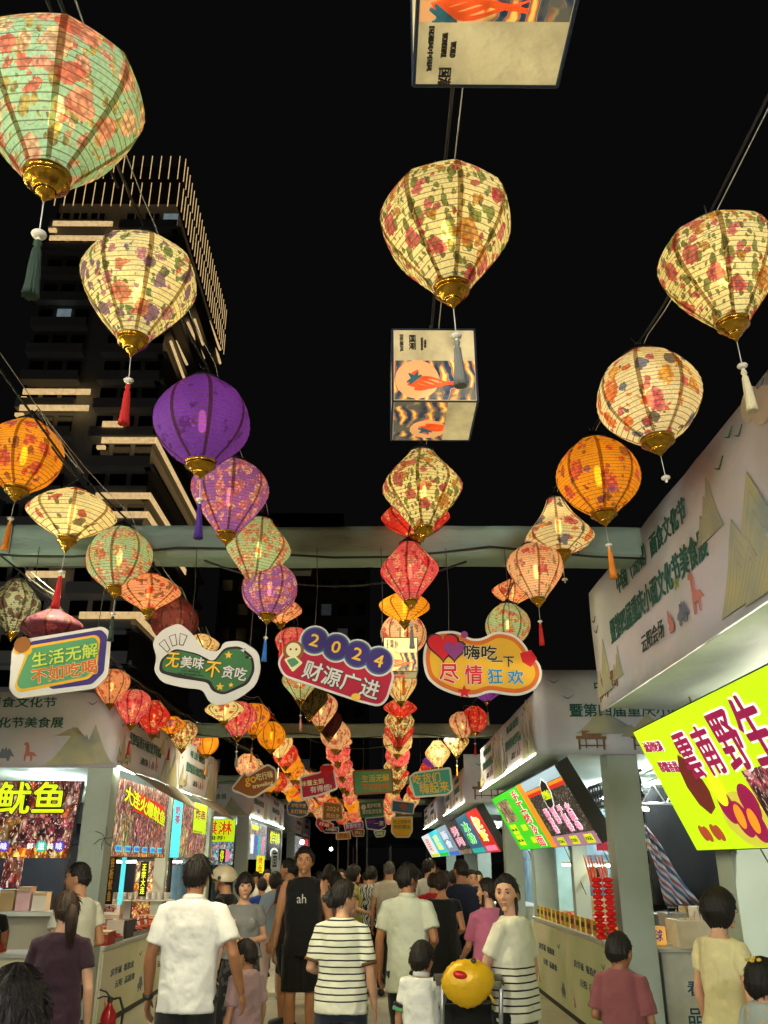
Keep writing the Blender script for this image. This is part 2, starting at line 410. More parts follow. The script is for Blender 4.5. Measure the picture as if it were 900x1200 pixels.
def shade_mesh(prof, kind, seg):
    key = (prof, kind, seg)
    if key in SHMESH: return SHMESH[key]
    hr, pr = PROF[prof]; Hh = DIA*hr
    # resample finely for near lanterns
    def rad(z):
        for (a, ra), (c_, rb) in zip(pr, pr[1:]):
            if z <= c_: t = (z-a)/(c_-a); return ra+(rb-ra)*t
        return pr[-1][1]
    n = 27 if seg > 20 else 9
    def smooth_rad(z): return sum(rad(min(1, max(0, z+d)))*w_ for d, w_ in ((-.05, .2), (-.025, .2), (0, .2), (.025, .2), (.05, .2)))
    prf = [((i/n-.5)*Hh, smooth_rad(i/n)*DIA/2*(1+(.006 if i % 2 else -.004)*(seg > 20))) for i in range(n+1)]
    b = MB(); b.lathe(prf, seg, fn=lambda th, i, z: 1-.045*abs(sin(4*th))**.8*(1 if seg > 20 else 0), caps=False)
    me = b.mesh('lantern_shade', True); me.materials.append(SH[kind][0])
    # one rib, copied round the shade
    rb = MB()
    if seg > 20:
        L_ = [(r*1.003+.0015, z) for z, r in prf]
        for (r0, z0), (r1, z1) in zip(L_, L_[1:]):
            vs = []
            for (r, z) in ((r0, z0), (r1, z1)):
                w_ = .0045+.0035*min(1, r/.19); vs += [(r, -w_, z), (r, w_, z)]
            rb.add(vs, [(0, 1, 3, 2)])
    rme = rb.mesh('lantern_rib', True); rme.materials.append(RIBM)
    SHMESH[key] = (me, rme, Hh, prf[0][1], prf[-1][1]); return SHMESH[key]
def mk(fn, mat, smooth=True):
    b = MB(); fn(b); me = b.mesh('piece', smooth); me.materials.append(mat); return me
fin_me = mk(lambda b: b.lathe([(.014, .050), (.012, .056), (.008, .0585), (.003, .057), (.0, .052), (-.012, .051), (-.014, .056), (-.018, .0565), (-.021, .052), (-.024, .044), (-.030, .042), (-.032, .038), (-.036, .0375), (-.040, .030), (-.046, .024), (-.049, .026), (-.053, .022), (-.060, .013), (-.066, .009), (-.078, .002)], 40, fn=lambda th, i, z: 1+(.05*sin(th*12) if i in (9, 10, 13, 14, 16, 17) else 0)), BRASS)
cap_me = mk(lambda b: b.lathe([(0, .062), (.012, .06), (.016, .045), (.03, .04), (.034, .02), (.05, .018)], 24), CAPM)
hook_me = mk(lambda b: [b.tube([(0, 0, .045), (0, 0, .09)], .004, 6), b.tube([(.012, 0, .06), (-.02, .01, .11)], .003, 5), b.box((0, 0, .055), (.03, .02, .018))], CABLE)
bulb_me = mk(lambda b: b.tube([(0, 0, -.05), (0, 0, -.035), (0, 0, .03), (0, 0, .05)], [.008, .016, .016, .01], 8), BULB)
cord_me = mk(lambda b: b.tube([(0, 0, -.07), (.002, 0, -.16)], .0016, 5), STRING)
bead_me = mk(lambda b: (b.ell((.002, 0, -.162), (.017, .017, .009), 12, 6), b.ell((.002, 0, -.176), (.006, .006, .006), 8, 5)), BEAD)
tas_me = {}
for k, m_ in TASM.items():
    tas_me[k] = mk(lambda b: b.lathe([(-.176, .003), (-.182, .008), (-.190, .009), (-.194, .006), (-.198, .006), (-.206, .009), (-.25, .0115), (-.30, .014), (-.325, .0165), (-.318, .004)], 42, c=(.002, 0, 0), fn=lambda th, i, z: 1+(.16 if i > 4 else .05)*sin(th*13)+.08*sin(th*7+z*40)), m_)
WORDS = dict(teal='teal lantern crowded with red and cream peonies', creampurple='cream lantern printed with purple blossoms', purple='plain violet lantern', purplepink='violet lantern with pink petals',
 tealpeach='pale green lantern with peach flowers', rose='cream lantern with red roses and green leaves', butterfly='white lantern with butterflies and daisies', orange='orange lantern with pink flowers', yellow='plain golden yellow lantern',
 creamred='cream lantern with a few crimson flowers', peachred='peach lantern with red sprigs', redpink='rose red lantern with pale petals', red='scarlet lantern with light petals', pinkcream='pale pink lantern with rosy flowers', cream='warm cream lantern with small sprigs',
 darkgreen='unlit grey green floral lantern', darkpurple='unlit plum coloured lantern', darkred='unlit dark red lantern', olive='unlit olive brown lantern')
SHW = dict(garlic='garlic bulb shaped', diamond='diamond shaped', sphere='round', disc='flat disc shaped', bell='bell shaped')
ROWN = dict(C='centre', R='right hand', A='inner left', B='middle left', D='outer left')
ROWS = {k: [] for k in ROWN}
def lantern(row, loc, prof, kind, tas, lod, label=None, scale=1.):
    me, rme, Hh, r0, r1 = shade_mesh(prof, kind, 48 if lod == 0 else (24 if lod == 1 else 16))
    nm = 'fabric_lantern'
    lb = label
    if lod == 2:
        t = obj(nm, me, label=lb, cat='lantern', group='lanterns strung in the '+ROWN[row]+' row', loc=loc)
        t.rotation_euler = (R.uniform(-.06, .06), R.uniform(-.06, .06), R.uniform(0, 6)); t.scale = (scale,)*3
        ROWS[row].append(Vector(loc)+Vector((0, 0, Hh/2*scale+.05)))
        if SH[kind][1]: obj('bulb', bulb_me, t)
        if loc[1] < 20:
            obj('finial', fin_me, t, loc=(0, 0, -Hh/2))
        return t
    t = thing(nm, lb, 'lantern', loc, R.uniform(0, 6), 'lanterns strung in the '+ROWN[row]+' row')
    tilt = R.uniform(-.05, .05); t.rotation_euler = (tilt, R.uniform(-.05, .05), t.rotation_euler[2]); t.scale = (scale,)*3
    obj('shade', me, t)
    if lod <= 1:
        for k in range(8): obj('rib', rme, t, rot=(0, 0, 2*pi*k/8))
    if SH[kind][1]: obj('bulb', bulb_me, t, loc=(.0, 0, .0))
    fr = r0/.063
    f = obj('finial', fin_me, t, loc=(0, 0, -Hh/2)); f.scale = (fr, fr, .95)
    c_ = obj('top_cap', cap_me, t, loc=(0, 0, Hh/2-.004)); c_.scale = (r1/.06, r1/.06, 1)
    obj('hook', hook_me, t, loc=(0, 0, Hh/2-.02))
    if tas:
        z = -Hh/2
        obj('cord', cord_me, t, loc=(0, 0, z)); obj('bead', bead_me, t, loc=(0, 0, z))
        if tas != 'bead':
            q = obj('tassel', tas_me[tas], t, loc=(0, 0, z))
    ROWS[row].append(Vector(loc)+Vector((0, 0, Hh/2*scale+.075)))
    return t
# row, px, py, width px, profile, cloth, tassel, what singles it out
NEAR = [
 ('A', 66, 134, 200, 'garlic', 'teal', 'green', 'huge teal garlic shaped lantern with red and cream peonies, nearest in the inner left row'),
 ('A', 162, 342, 136, 'garlic', 'creampurple', 'red', 'cream lantern with purple blossoms and red tassel in front of the tower'),
 ('A', 237, 494, 114, 'sphere', 'purple', 'purple', 'round plain violet lantern with dark ribs above the banner beam'),
 ('A', 269, 583, 92, 'garlic', 'purplepink', None, 'violet lantern with pink petals directly below the plain violet one'),
 ('A', 303, 645, 77, 'diamond', 'tealpeach', None, 'pale green and peach lantern hanging in front of the first beam'),
 ('A', 316, 690, 68, 'sphere', 'purplepink', 'blue', 'lilac flowered lantern with blue tassel under the green and peach one'),
 ('A', 329, 716, 52, 'disc', 'peachred', 'red', 'peach lantern with red tassel just above the 2024 sign'),
 ('A', 344, 757, 44, 'garlic', 'redpink', None, 'rose red lantern peeping out left of the 2024 sign'),
 ('A', 352, 798, 44, 'diamond', 'tealpeach', 'pink', 'pale green lantern hanging below the lower left edge of the 2024 sign'),
 ('A', 364, 818, 42, 'diamond', 'olive', None, 'unlit olive lantern under the 2024 sign'),
 ('A', 376, 832, 40, 'garlic', 'pinkcream', None, 'pale pink lantern next to the unlit olive one'),
 ('A', 385, 848, 34, 'garlic', 'darkred', None, 'unlit dark red lantern behind the pale pink one'),
 ('B', 28, 534, 92, 'sphere', 'orange', 'orange', 'round orange lantern with pink flowers at the left edge'),
 ('B', 84, 603, 104, 'disc', 'creamred', 'red', 'flat cream lantern with crimson flowers and red tassel left of the tower strips'),
 ('B', 140, 654, 78, 'sphere', 'tealpeach', 'green', 'round green and peach lantern in front of the first beam at left'),
 ('B', 175, 694, 74, 'disc', 'peachred', None, 'flat peach lantern with red sprigs below the round green one'),
 ('B', 205, 728, 57, 'sphere', 'darkred', None, 'unlit dark red round lantern above the green snack sign'),
 ('B', 236, 756, 44, 'disc', 'cream', None, 'cream flat lantern just behind the top of the green snack sign'),
 ('B', 263, 832, 46, 'disc', 'creamred', None, 'flat cream lantern under the bottom edge of the green snack sign'),
 ('B', 279, 843, 42, 'garlic', 'redpink', 'grey', 'rose red lantern with dark seams below the green snack sign'),
 ('B', 298, 843, 38, 'garlic', 'orange', 'orange', 'orange lantern right after the rose red one in the middle left row'),
 ('B', 311, 852, 32, 'diamond', 'red', None, 'small scarlet lantern squeezed behind the orange one'),
 ('B', 318, 862, 34, 'sphere', 'yellow', None, 'golden lantern crossing the second beam'),
 ('B', 328, 873, 30, 'garlic', 'cream', 'white', 'cream pointed lantern just under the second beam'),
 ('D', 17, 711, 62, 'diamond', 'darkgreen', None, 'unlit grey green floral lantern at the left edge above the banner'),
 ('D', 61, 736, 74, 'disc', 'darkpurple', None, 'unlit plum coloured flat lantern behind the green lettering board'),
 ('D', 131, 805, 42, 'garlic', 'peachred', None, 'peach lantern right beside the lower corner of the green lettering board'),
 ('D', 156, 829, 42, 'garlic', 'redpink', 'red', 'crimson and pink lantern after the peach one in the outer row'),
 ('D', 180, 841, 39, 'diamond', 'red', None, 'red patterned lantern over the first left stall banner'),
 ('D', 202, 850, 36, 'disc', 'orange', 'red', 'orange lantern over the middle of the left stall banner'),
 ('D', 214, 861, 34, 'garlic', 'rose', None, 'cream lantern with green leaves over the left stall banner'),
 ('D', 232, 866, 28, 'bell', 'pinkcream', 'red', 'pink bell shaped lantern near the far end of the left banner'),
 ('D', 243, 871, 28, 'sphere', 'yellow', 'orange', 'plain yellow round lantern at the far end of the left banner'),
 ('C', 524, 276, 158, 'garlic', 'rose', 'grey', 'large cream rose lantern hanging alone in the black sky'),
 ('C', 495, 574, 96, 'diamond', 'rose', None, 'cream rose diamond lantern right below the box lantern'),
 ('C', 487, 607, 82, 'disc', 'red', None, 'flat scarlet lantern half hidden behind the rose diamond one'),
 ('C', 480, 670, 70, 'diamond', 'redpink', 'grey', 'rose red diamond lantern in front of the first beam'),
 ('C', 474, 711, 62, 'disc', 'yellow', None, 'flat golden lantern below the rose red one'),
 ('C', 473, 743, 55, 'sphere', 'pinkcream', 'orange', 'pale pink round lantern above the right end of the 2024 sign'),
 ('C', 469, 803, 40, 'garlic', 'cream', None, 'cream lantern right of the 2024 sign bottom'),
 ('C', 469, 830, 40, 'disc', 'red', 'red', 'flat red lantern in the centre row level with the 2024 sign bottom'),
 ('C', 468, 846, 36, 'diamond', 'rose', None, 'leafy cream lantern below the flat red one in the centre row'),
 ('R', 846, 322, 141, 'garlic', 'rose', 'white', 'large rose lantern with long cream tassel at the right edge'),
 ('R', 760, 465, 122, 'sphere', 'butterfly', 'bead', 'round white lantern with orange butterflies and daisies'),
 ('R', 701, 558, 98, 'sphere', 'orange', 'orange', 'round orange lantern with orange tassel above the beam end'),
 ('R', 654, 616, 82, 'bell', 'butterfly', 'bead', 'bell shaped white lantern with butterflies in front of the beam'),
 ('R', 628, 670, 68, 'garlic', 'pinkcream', 'red', 'pink and cream lantern with red tassel under the beam'),
 ('R', 601, 694, 50, 'disc', 'peachred', None, 'flat peach lantern beside the pink one in the right row'),
 ('R', 595, 733, 54, 'sphere', 'tealpeach', 'red', 'pale green round lantern just above the yellow cloud sign'),
 ('R', 570, 812, 34, 'disc', 'purple', 'white', 'violet lantern peeping out under the yellow cloud sign'),
 ('R', 556, 843, 32, 'sphere', 'red', 'red', 'round scarlet lantern under the yellow cloud sign'),
 ('R', 542, 850, 32, 'garlic', 'pinkcream', None, 'pink lantern just left of the round scarlet one'),
 ('R', 535, 869, 30, 'diamond', 'rose', 'orange', 'leafy cream lantern below the round scarlet one'),
]
for (row, px, py, w_, prof, kind, tas, lb) in NEAR:
    sc = 1.05 if prof == 'disc' else 1.
    D = DIA*sc*1000/w_
    if 640 < py < 705 and w_ >= 66 and D > 4.82: sc *= 4.82/D; D = 4.82   # the slightly smaller ones that hang in front of the first beam
    lantern(row, onD(px, py, D), prof, kind, tas, 0 if w_ >= 48 else 1, lb, sc)
XT = dict(C=[(8, .27), (16, .38), (30, .48), (40, .5)], R=[(9, 1.02), (16, 1.0), (30, .95), (40, .95)], A=[(8, -.66), (12, -.58), (20, -.64), (40, -.8)],
          B=[(10, -1.5), (16, -1.45), (24, -1.35), (40, -1.2)], D=[(12, -2.4), (16, -2.2), (24, -2.05), (40, -1.9)])
def lerp(tb, y):
    if y <= tb[0][0]: return tb[0][1]
    for (a, va), (c_, vb) in zip(tb, tb[1:]):
        if y <= c_: return va+(vb-va)*(y-a)/(c_-a)
    return tb[-1][1]
BEAMS = [4.84, 12.85, 21.0, 29.1, 37.2]
KP = dict(A=['peachred', 'pinkcream', 'redpink', 'cream', 'yellow', 'pinkcream', 'redpink'], B=['red', 'yellow', 'orange', 'cream', 'red', 'pinkcream', 'orange'], D=['pinkcream', 'rose', 'redpink', 'cream', 'yellow', 'orange', 'red', 'pinkcream'],
          C=['red', 'pinkcream', 'cream', 'peachred', 'redpink', 'pinkcream', 'rose'], R=['cream', 'purple', 'yellow', 'peachred', 'pinkcream', 'red', 'tealpeach'])
PP = ['garlic', 'diamond', 'sphere', 'garlic', 'disc', 'diamond']
SHORT = dict(teal='teal', creampurple='cream', purple='violet', purplepink='lilac', tealpeach='mint', rose='leafy', butterfly='white', orange='orange', yellow='golden', creamred='cream', peachred='peach', redpink='crimson', red='scarlet', pinkcream='pink', cream='cream')
for row in 'ABDCR':
    FARL = []
    last = max(p.y for p in ROWS[row]); y = last+.62; i = 0
    while y < (37 if row != 'R' else 30):
        z = EYE+1.58+.10*cos(2*pi*(y-4.84)/8.1)+R.uniform(-.02, .02)
        k = KP[row][i % len(KP[row])] if R.random() < .75 else R.choice(KP[row]); p = PP[(i*3+len(row)+R.randrange(2)) % 6]
        x = lerp(XT[row], y)+R.uniform(-.03, .03)
        lod = 1 if y < 12.5 else 2
        zone = 'just past the first beam' if y < 12.8 else ('between the second and third beams' if y < 21 else 'beyond the third beam, small in the distance')
        zone = 'near second beam' if y < 12.8 else ('past second beam' if y < 21 else ('past third beam' if y < 29 else 'at far end'))
        o = lantern(row, (x, y, z), p, k, R.choice(['red', 'orange', 'pink', None, None]) if y < 12.5 else None, lod, 'x', R.uniform(.95, 1.12))
        FARL.append((o, k, SHW[p].replace(' shaped', '').replace(' bulb', '').replace(' disc', ''), zone))
        y += R.uniform(.58, .74); i += 1
    for j, (o, k, sp_, zone) in enumerate(FARL):
        a_, b_ = [SHORT[FARL[q][1]] if 0 <= q < len(FARL) else None for q in (j-1, j+1)]
        pos = 'between %s and %s' % (a_, b_) if a_ and b_ else ('just before %s' % b_ if b_ else 'last after %s' % a_)
        o['label'] = 'small %s %s lantern %s, %s row %s' % (SHORT[k], sp_, pos, ROWN[row].replace(' hand', ''), zone)
# tassels of the distant lanterns that hang free are tiny: hung as their own strings
# cables of each row
CP = dict(A=[(-.75, .2)], B=[(-1.5, 1.0)], D=[(-2.6, 2.0)], C=[(.2, .3)], R=[(1.02, .6)])
for row in ROWS:
    pts = sorted(ROWS[row], key=lambda p: p.y)
    x0, y0 = CP[row][0]
    head = Vector((x0*1.02, y0-1.5, 3.62))
    P_ = [head]+[p for p in pts]
    # sagging span between lantern hooks
    q = []
    for a, c_ in zip(P_, P_[1:]):
        for j in range(4): t = j/4; q.append(a.lerp(c_, t)+Vector((0, 0, -.03*4*t*(1-t) if a.y > 1 else 0)))
    q.append(P_[-1])
    b = MB(); b.tube(q, .0055, 6, True)
    c1 = thing('power_cable', 'black power cable and white string carrying the %s lantern row' % ROWN[row], 'cable', (0, 0, 0))
    b.build('cable', CABLE, c1, True)
    b = MB(); b.tube([v+Vector((.03, 0, .02)) for v in q], .002, 5, True); b.build('string', STRING, c1, True)
    if row in 'A': 
        b = MB(); b.tube([v+Vector((-.05, 0, .05)) for v in q[:8]], .005, 6, True); b.build('cable', CABLE, c1, True)

# ---------------------------------------------------------------- box lanterns
def art_mat():
    t = NT('phoenix_print'); v = t.coord()
    wv = t.N('ShaderNodeTexWave'); wv.wave_type = 'BANDS'; wv.inputs['Scale'].default_value = 7; wv.inputs['Distortion'].default_value = 9; wv.inputs['Detail'].default_value = 3; wv.inputs['Detail Scale'].default_value = 1.1
    t.L(v, wv.inputs[0])
    c = t.ramp(wv.outputs[1], [(0, C('#1c2a3c')), (.32, C('#3a4658')), (.42, C('#c8b48a')), (.47, C('#4a4a4c')), (.66, C('#d8521c')), (.8, C('#f08a2a')), (.93, C('#f6c860'))])
    n = t.noise(v, 12, 3); c = t.mix(t.ramp(n.outputs[0], [(.45, (0, 0, 0, 1)), (.6, (1, 1, 1, 1))]), c, C('#5a5648'))
    t.L(c, t.p.inputs['Base Color']); t.L(c, t.p.inputs['Emission Color']); t.p.inputs['Emission Strength'].default_value = .75
    return t.m
PHX = art_mat()
PAPER = M('lit_paper', '#cdb987', .8, var=.3, nsc=7, bump=.9, bsc=14, bdist=.02, emit=.5)
PEACH = lit('print_peach', '#eda668', .7); ORG = lit('print_orange', '#e0501a', .8, .3, 30); TEALP = lit('print_teal', '#2a5a60', .7, .4, 30)
INK = M('ink_grey', '#3a3226', .8)
NAVY = M('edge_navy', '#1c2640', .7)
def box_lantern(c, s, label, first):
    t = thing('box_lantern', label, 'lantern', c, 0, 'cube lanterns in the centre row')
    h = s/2
    b = MB(); b.box((0, 0, 0), (s, s, s)); b.build('paper_body', PAPER, t)
    b = MB()
    for a in (-1, 1):
        for e in (-1, 1):
            b.tube([(a*h, e*h, -h), (a*h, e*h, h)], .004, 6); b.tube([(-h, a*h, e*h), (h, a*h, e*h)], .004, 6); b.tube([(a*h, -h, e*h), (a*h, h, e*h)], .004, 6)
    b.build('wire_frame', NAVY, t)
    fr = Frame((0, -h, 0), (1, 0, 0), (0, 0, 1)); dn = Frame((0, 0, -h), (1, 0, 0), (0, -1, 0))
    # flip the under face frame so its normal points down
    dn = Frame((0, 0, -h), (1, 0, 0), (0, 1, 0)); dn.n = Vector((0, 0, -1))
    def art(F, a0, b0, a1, b1, cx, cy, r):
        b = MB(); F.rect(b, a0, b0, a1, b1, .001, .003); b.build('printed_art', PHX, t)
        cc = [(max(a0, min(a1, x)), max(b0, min(b1, y))) for x, y in circle(cx, cy, r, 30)]
        b = MB(); F.slab(b, cc, .003, .005); b.build('printed_moon', PEACH, t)
        # a long tailed bird crossing the moon
        b = MB()
        def feather(pts, w0, w1, d):
            n = len(pts); L_, R_ = [], []
            for i, p in enumerate(pts):
                q0, q1 = pts[max(0, i-1)], pts[min(n-1, i+1)]; dx, dy = q1[0]-q0[0], q1[1]-q0[1]; l = sqrt(dx*dx+dy*dy)+1e-9
                wq = w0+(w1-w0)*i/(n-1); L_.append((p[0]-dy/l*wq, p[1]+dx/l*wq)); R_.append((p[0]+dy/l*wq, p[1]-dx/l*wq))
            cl = [(max(a0+.002, min(a1-.002, x)), max(b0+.002, min(b1-.002, y))) for x, y in L_+R_[::-1]]
            F.slab(b, cl, .005, d)
        for k in range(5):
            feather([(cx-.01+.02*i, cy-.005-.006*k+.012*sin(i*.7+k)) for i in range(9)], .007, .001, .0065+.0004*k)
        feather([(cx-.02, cy-.03), (cx-.01, cy), (cx-.012, cy+.022), (cx+.004, cy+.034)], .016, .004, .0086)
        b.build('printed_bird', ORG, t)
        b = MB()
        for k, an in enumerate((.5, 1.1, 2.3, 3.6, 4.1)):
            feather([(cx-.01+cos(an)*.01*i, cy+sin(an)*.01*i) for i in range(4)], .010, .002, .009+.0003*k)
        b.build('printed_wing', TEALP, t)
    art(fr, -h+.006, -h+.006, h-.006, h*.1, -h*.42, -h*.42, h*.52)
    if first:
        art(dn, -h+.006, -h+.006, h-.006, h*.0, -h*.6, -h*.1, h*.45)
    else:
        art(dn, -h+.006, -h+.006, h*.3, h-.006, -h*.1, h*.35, h*.45)
    text(fr, '国\n潮', -h*.52, h*.62, .001, .024, .06, INK, t); text(fr, 'WONDERFUL\nWORLD', -h*.25, h*.58, .001, .055, .020, INK, t, roll=pi/2)
    text(fr, '国潮风', -h*.78, h*.6, .001, .07, .013, INK, t, roll=-pi/2)
    dtx = Frame((0, 0, -h), (1, 0, 0), (0, -1, 0)); 
    # letters readable from below
    if first:
        Fd = Frame((0, 0, -h), (1, 0, 0), (0, -1, 0))
        for s_, x_, y_, w_, hh in (('国潮', -.58, -.86, .045, .026), ('WONDERFUL', -.62, -.36, .055, .011), ('WORLD', -.50, -.42, .035, .011), ('国潮风中国风', -.80, -.42, .10, .011)):
            text(Fd, s_, x_*h, y_*h, .001, w_, hh, INK, t, roll=-pi/2)
    b = MB(); b.tube([(0, 0, h), (0, 0, h+.12)], .004, 6); b.build('hanger', CABLE, t)
    ROWS_BOX.append(Vector(c))
    return t
ROWS_BOX = []
box_lantern((.224, 1.16, EYE+1.65), .30, 'cube lantern with phoenix print and blank paper at the very top', True)
box_lantern((.205, 2.78, EYE+1.65), .30, 'cube lantern with orange phoenix art hanging below the large rose lantern', False)
p_ = onD(469, 771, 6.9); box_lantern((p_.x, p_.y, p_.z), .27, 'cube lantern in the centre row beside the 2024 sign', False)

# ================================================================= BEAMS across the aisle
def tarp_mat(name, col, bs=.5):
    t = NT(name); v = t.coord(); n = t.noise(v, 1.2, 4); c = C(col)
    t.L(t.ramp(n.outputs[0], [(.3, tuple(x*.93 for x in c[:3])+(1,)), (.7, c)]), t.p.inputs['Base Color'])
    t.p.inputs['Roughness'].default_value = .62
    v2 = t.coord((1, 1, 2.6)); f = t.noise(v2, 2.6, 3, .45); g = t.noise(v2, 9, 2)
    t.bump(t.math('ADD', f.outputs[0], t.math('MULTIPLY', g.outputs[0], .2)), bs, .12)
    return t.m
BEAMT = tarp_mat('beam_tarp', '#8da394', .3)
WIRE = M('wire_dark', '#3a3832', .6)
for i, y in enumerate(BEAMS):
    t = thing('cloth_wrapped_beam', ['grey green cloth wrapped beam nearest overhead carrying the four big signs', 'second cloth wrapped beam across the aisle behind the big signs', 'third grey beam across the aisle over the arrow sign', 'fourth small grey beam far down the aisle', 'farthest thin grey beam at the end of the lantern rows'][i], 'beam', (0, y, 0), 0, 'cloth wrapped beams over the aisle')
    x0, x1 = (-4.6 if i == 0 else -4.0), (1.61 if i == 0 else 1.9)
    # gently creased cloth sleeve
    b = MB(); n = 90; prof = []
    for k in range(n+1):
        x = x0+(x1-x0)*k/n
        for (yy, zz) in ((0, 3.55), (0, 3.51), (0, 3.45), (0, 3.40), (0, 3.38), (.28, 3.38), (.28, 3.55)):
            d = .012*noise.noise(Vector((x*2.3+i*9, zz*7, yy*3)))+.006*noise.noise(Vector((x*9, zz*19+x*4, i)))
            b.v.append((x, yy+d, zz+d*.7+.012*noise.noise(Vector((x*.8, i, 0)))))
    for k in range(n):
        for j in range(7):
            j2 = (j+1) % 7; b.f.append((k*7+j, k*7+j2, (k+1)*7+j2, (k+1)*7+j))
    b.f.append(tuple(range(7))); b.f.append(tuple(n*7+j for j in reversed(range(7))))
    b.build('cloth_sleeve', BEAMT, t, True)
    b = MB()
    pts = [(x0+(x1-x0)*k/20, -.02, 3.42-.08*abs(sin(k*.55+i))) for k in range(21)]
    b.tube(pts, .007, 7); b.build('cable', CABLE, t, True)
    b = MB()
    pts = [(-1.05+1.6*k/10, .1, 3.36-.16*4*(k/10)*(1-k/10)) for k in range(11)]
    b.tube(pts, .007, 7); b.build('cable', CABLE, t, True)
    if i < 3:
        for xx in (-2.2, -.6, 1.2):
            b = MB(); b.tube([(xx, -.01, 3.56), (xx+.01, -.02, 3.36)], .003, 5); b.build('cable_tie', WIRE, t)

# ================================================================= HANGING SIGNS
WHT = M('sign_white', '#cfc9bc', .45, var=.04, bump=.05); 
def sc_(n, c): return M('sign_'+n, c, .65, var=.06, bump=.05, spec=.25)
GRN = sc_('green', '#4f8a5c'); GRN2 = sc_('deep_green', '#3a6a3c'); PUR = sc_('purple', '#3a2a6a'); YEL = sc_('yellow', '#d8a428'); RED = sc_('red', '#a81c34'); ORN = sc_('orange', '#c8641c')
DRK = sc_('dark', '#241a18'); CRM = sc_('cream', '#e8dca8'); LIM = sc_('lime', '#b8cc50'); BLU = sc_('blue', '#2a7aa0'); PNK = sc_('magenta', '#8a3a78'); BRN = sc_('brown', '#8a5220'); REDB = sc_('bright_red', '#c81c24'); TURQ = sc_('turquoise', '#3f9a86'); GLD = sc_('gold', '#e8b83a'); SLT = sc_('slate', '#3e5a72'); MUS = sc_('mustard', '#a87428')
def hang_sign(label, Y, wires, cat='hanging sign'):
    t = thing('hanging_sign', label, cat, (0, Y, 0), 0, 'printed signs hung from the beams')
    for (px, py, top) in wires:
        p = onY(px, py, Y); b = MB(); b.tube([(p.x, .01, p.z-.01), (p.x+.006, .012, (p.z+top)/2), (p.x-.004, .01, top)], .0022, 5); b.build('wire', WIRE, t)
    return t
class PXF:
    """a vertical board at distance Y facing the aisle entrance; outlines given by their place in the photograph"""
    def __init__(s, Y): s.Y = Y; s.F = Frame((0, 0, 0), (1, 0, 0), (0, 0, 1))
    def q(s, p): w_ = onY(p[0], p[1], s.Y); return (w_.x, w_.z)
    def slab(s, name, pts, d0, d1, mat, t, r=.02, g=0):
        P_ = rounded([s.q(p) for p in pts], r) if r else [s.q(p) for p in pts]
        if g: P_ = grow(P_, g)
        b = MB(); s.F.slab(b, P_, d0, d1); return b.build(name, mat, t)
    def raw(s, name, pts, d0, d1, mat, t):
        b = MB(); s.F.slab(b, pts, d0, d1); return b.build(name, mat, t)
    def txt(s, body, px, py, wpx, hpx, mat, t, roll=0, d=.008, bold=.02, outline=None, og=.05, shear=0):
        a, b_ = s.q((px, py)); k = (s.q((px+1, py))[0]-a); w_, h_ = wpx*k, hpx*k
        if outline: 
            text(s.F, body, a, b_, d, w_, h_, outline, t, radians(roll), .1, shear, 'lettering_outline'); d += .003
        text(s.F, body, a, b_, d, w_, h_, mat, t, radians(roll), bold, shear)
YB = 4.80
S = PXF(YB)
# 1 living sign
t = hang_sign('green board with yellow and orange lettering, leftmost of the big hanging signs', YB, [(28, 752, 3.4), (114, 738, 3.4)])
S.slab('white_board', [(23, 750), (122, 734), (130, 742), (127, 791), (112, 807), (20, 819), (11, 808), (14, 762)], -.006, .003, WHT, t, .03)
S.slab('purple_layer', [(36, 752), (119, 738), (126, 745), (122, 788), (108, 802), (60, 808), (30, 770)], .003, .005, PUR, t, .02)
S.slab('yellow_border', [(34, 757), (113, 744), (118, 749), (114, 786), (104, 796), (23, 812), (17, 806), (22, 790)], .005, .0065, YEL, t, .02)
S.slab('green_panel', [(37, 760), (111, 747), (115, 752), (111, 784), (102, 793), (25, 808), (20, 802), (25, 788)], .0065, .008, GRN, t, .02)
S.txt('生活无解', 77, 768, 76, 17, LIM, t, 10, .009, .015, GRN2, .03)
S.txt('不如吃喝', 76, 787, 76, 17, ORN, t, 10, .009, .015, CRM, .03)
for (x_, y_, r_) in ((27, 756, 9), (22, 762, 5), (33, 763, 5)):
    a, b_ = S.q((x_, y_)); S.raw('printed_mane', circle(a, b_, r_*.0052, 16), .008, .0085+.0003*r_, YEL if r_ < 9 else BRN, t)
# 2 snack sign
t = hang_sign('white and green cloud shaped board with stars, second big sign from the left', YB, [(222, 745, 3.4), (293, 756, 3.4)])
S.slab('white_board', [(178, 753), (190, 738), (210, 730), (224, 741), (240, 762), (257, 764), (262, 752), (283, 751), (303, 764), (306, 784), (300, 803), (283, 817), (260, 827), (245, 824), (238, 808), (215, 806), (190, 800), (180, 786), (184, 770)], -.006, .003, WHT, t, .035)
S.slab('dark_outline', [(188, 773), (205, 760), (232, 766), (250, 776), (263, 759), (281, 757), (297, 770), (299, 786), (291, 802), (262, 815), (248, 810), (244, 800), (205, 794), (186, 788)], .003, .004, DRK, t, .03)
S.slab('green_panel', [(191, 773), (207, 762), (232, 768), (250, 779), (264, 762), (280, 760), (294, 771), (296, 785), (289, 799), (262, 812), (251, 807), (247, 797), (205, 789), (190, 786)], .004, .006, GRN2, t, .03)
for pts in ([(186, 755), (193, 749), (200, 761), (196, 765)], [(198, 746), (206, 743), (208, 756), (202, 758)], [(211, 742), (220, 745), (215, 757), (210, 756)], [(279, 762), (288, 760), (286, 766)], [(287, 768), (296, 771), (288, 773)]):
    S.slab('burst_mark', pts, .003, .0045, DRK, t, 0); S.slab('burst_mark', pts, .0045, .006, WHT, t, 0, -.006)
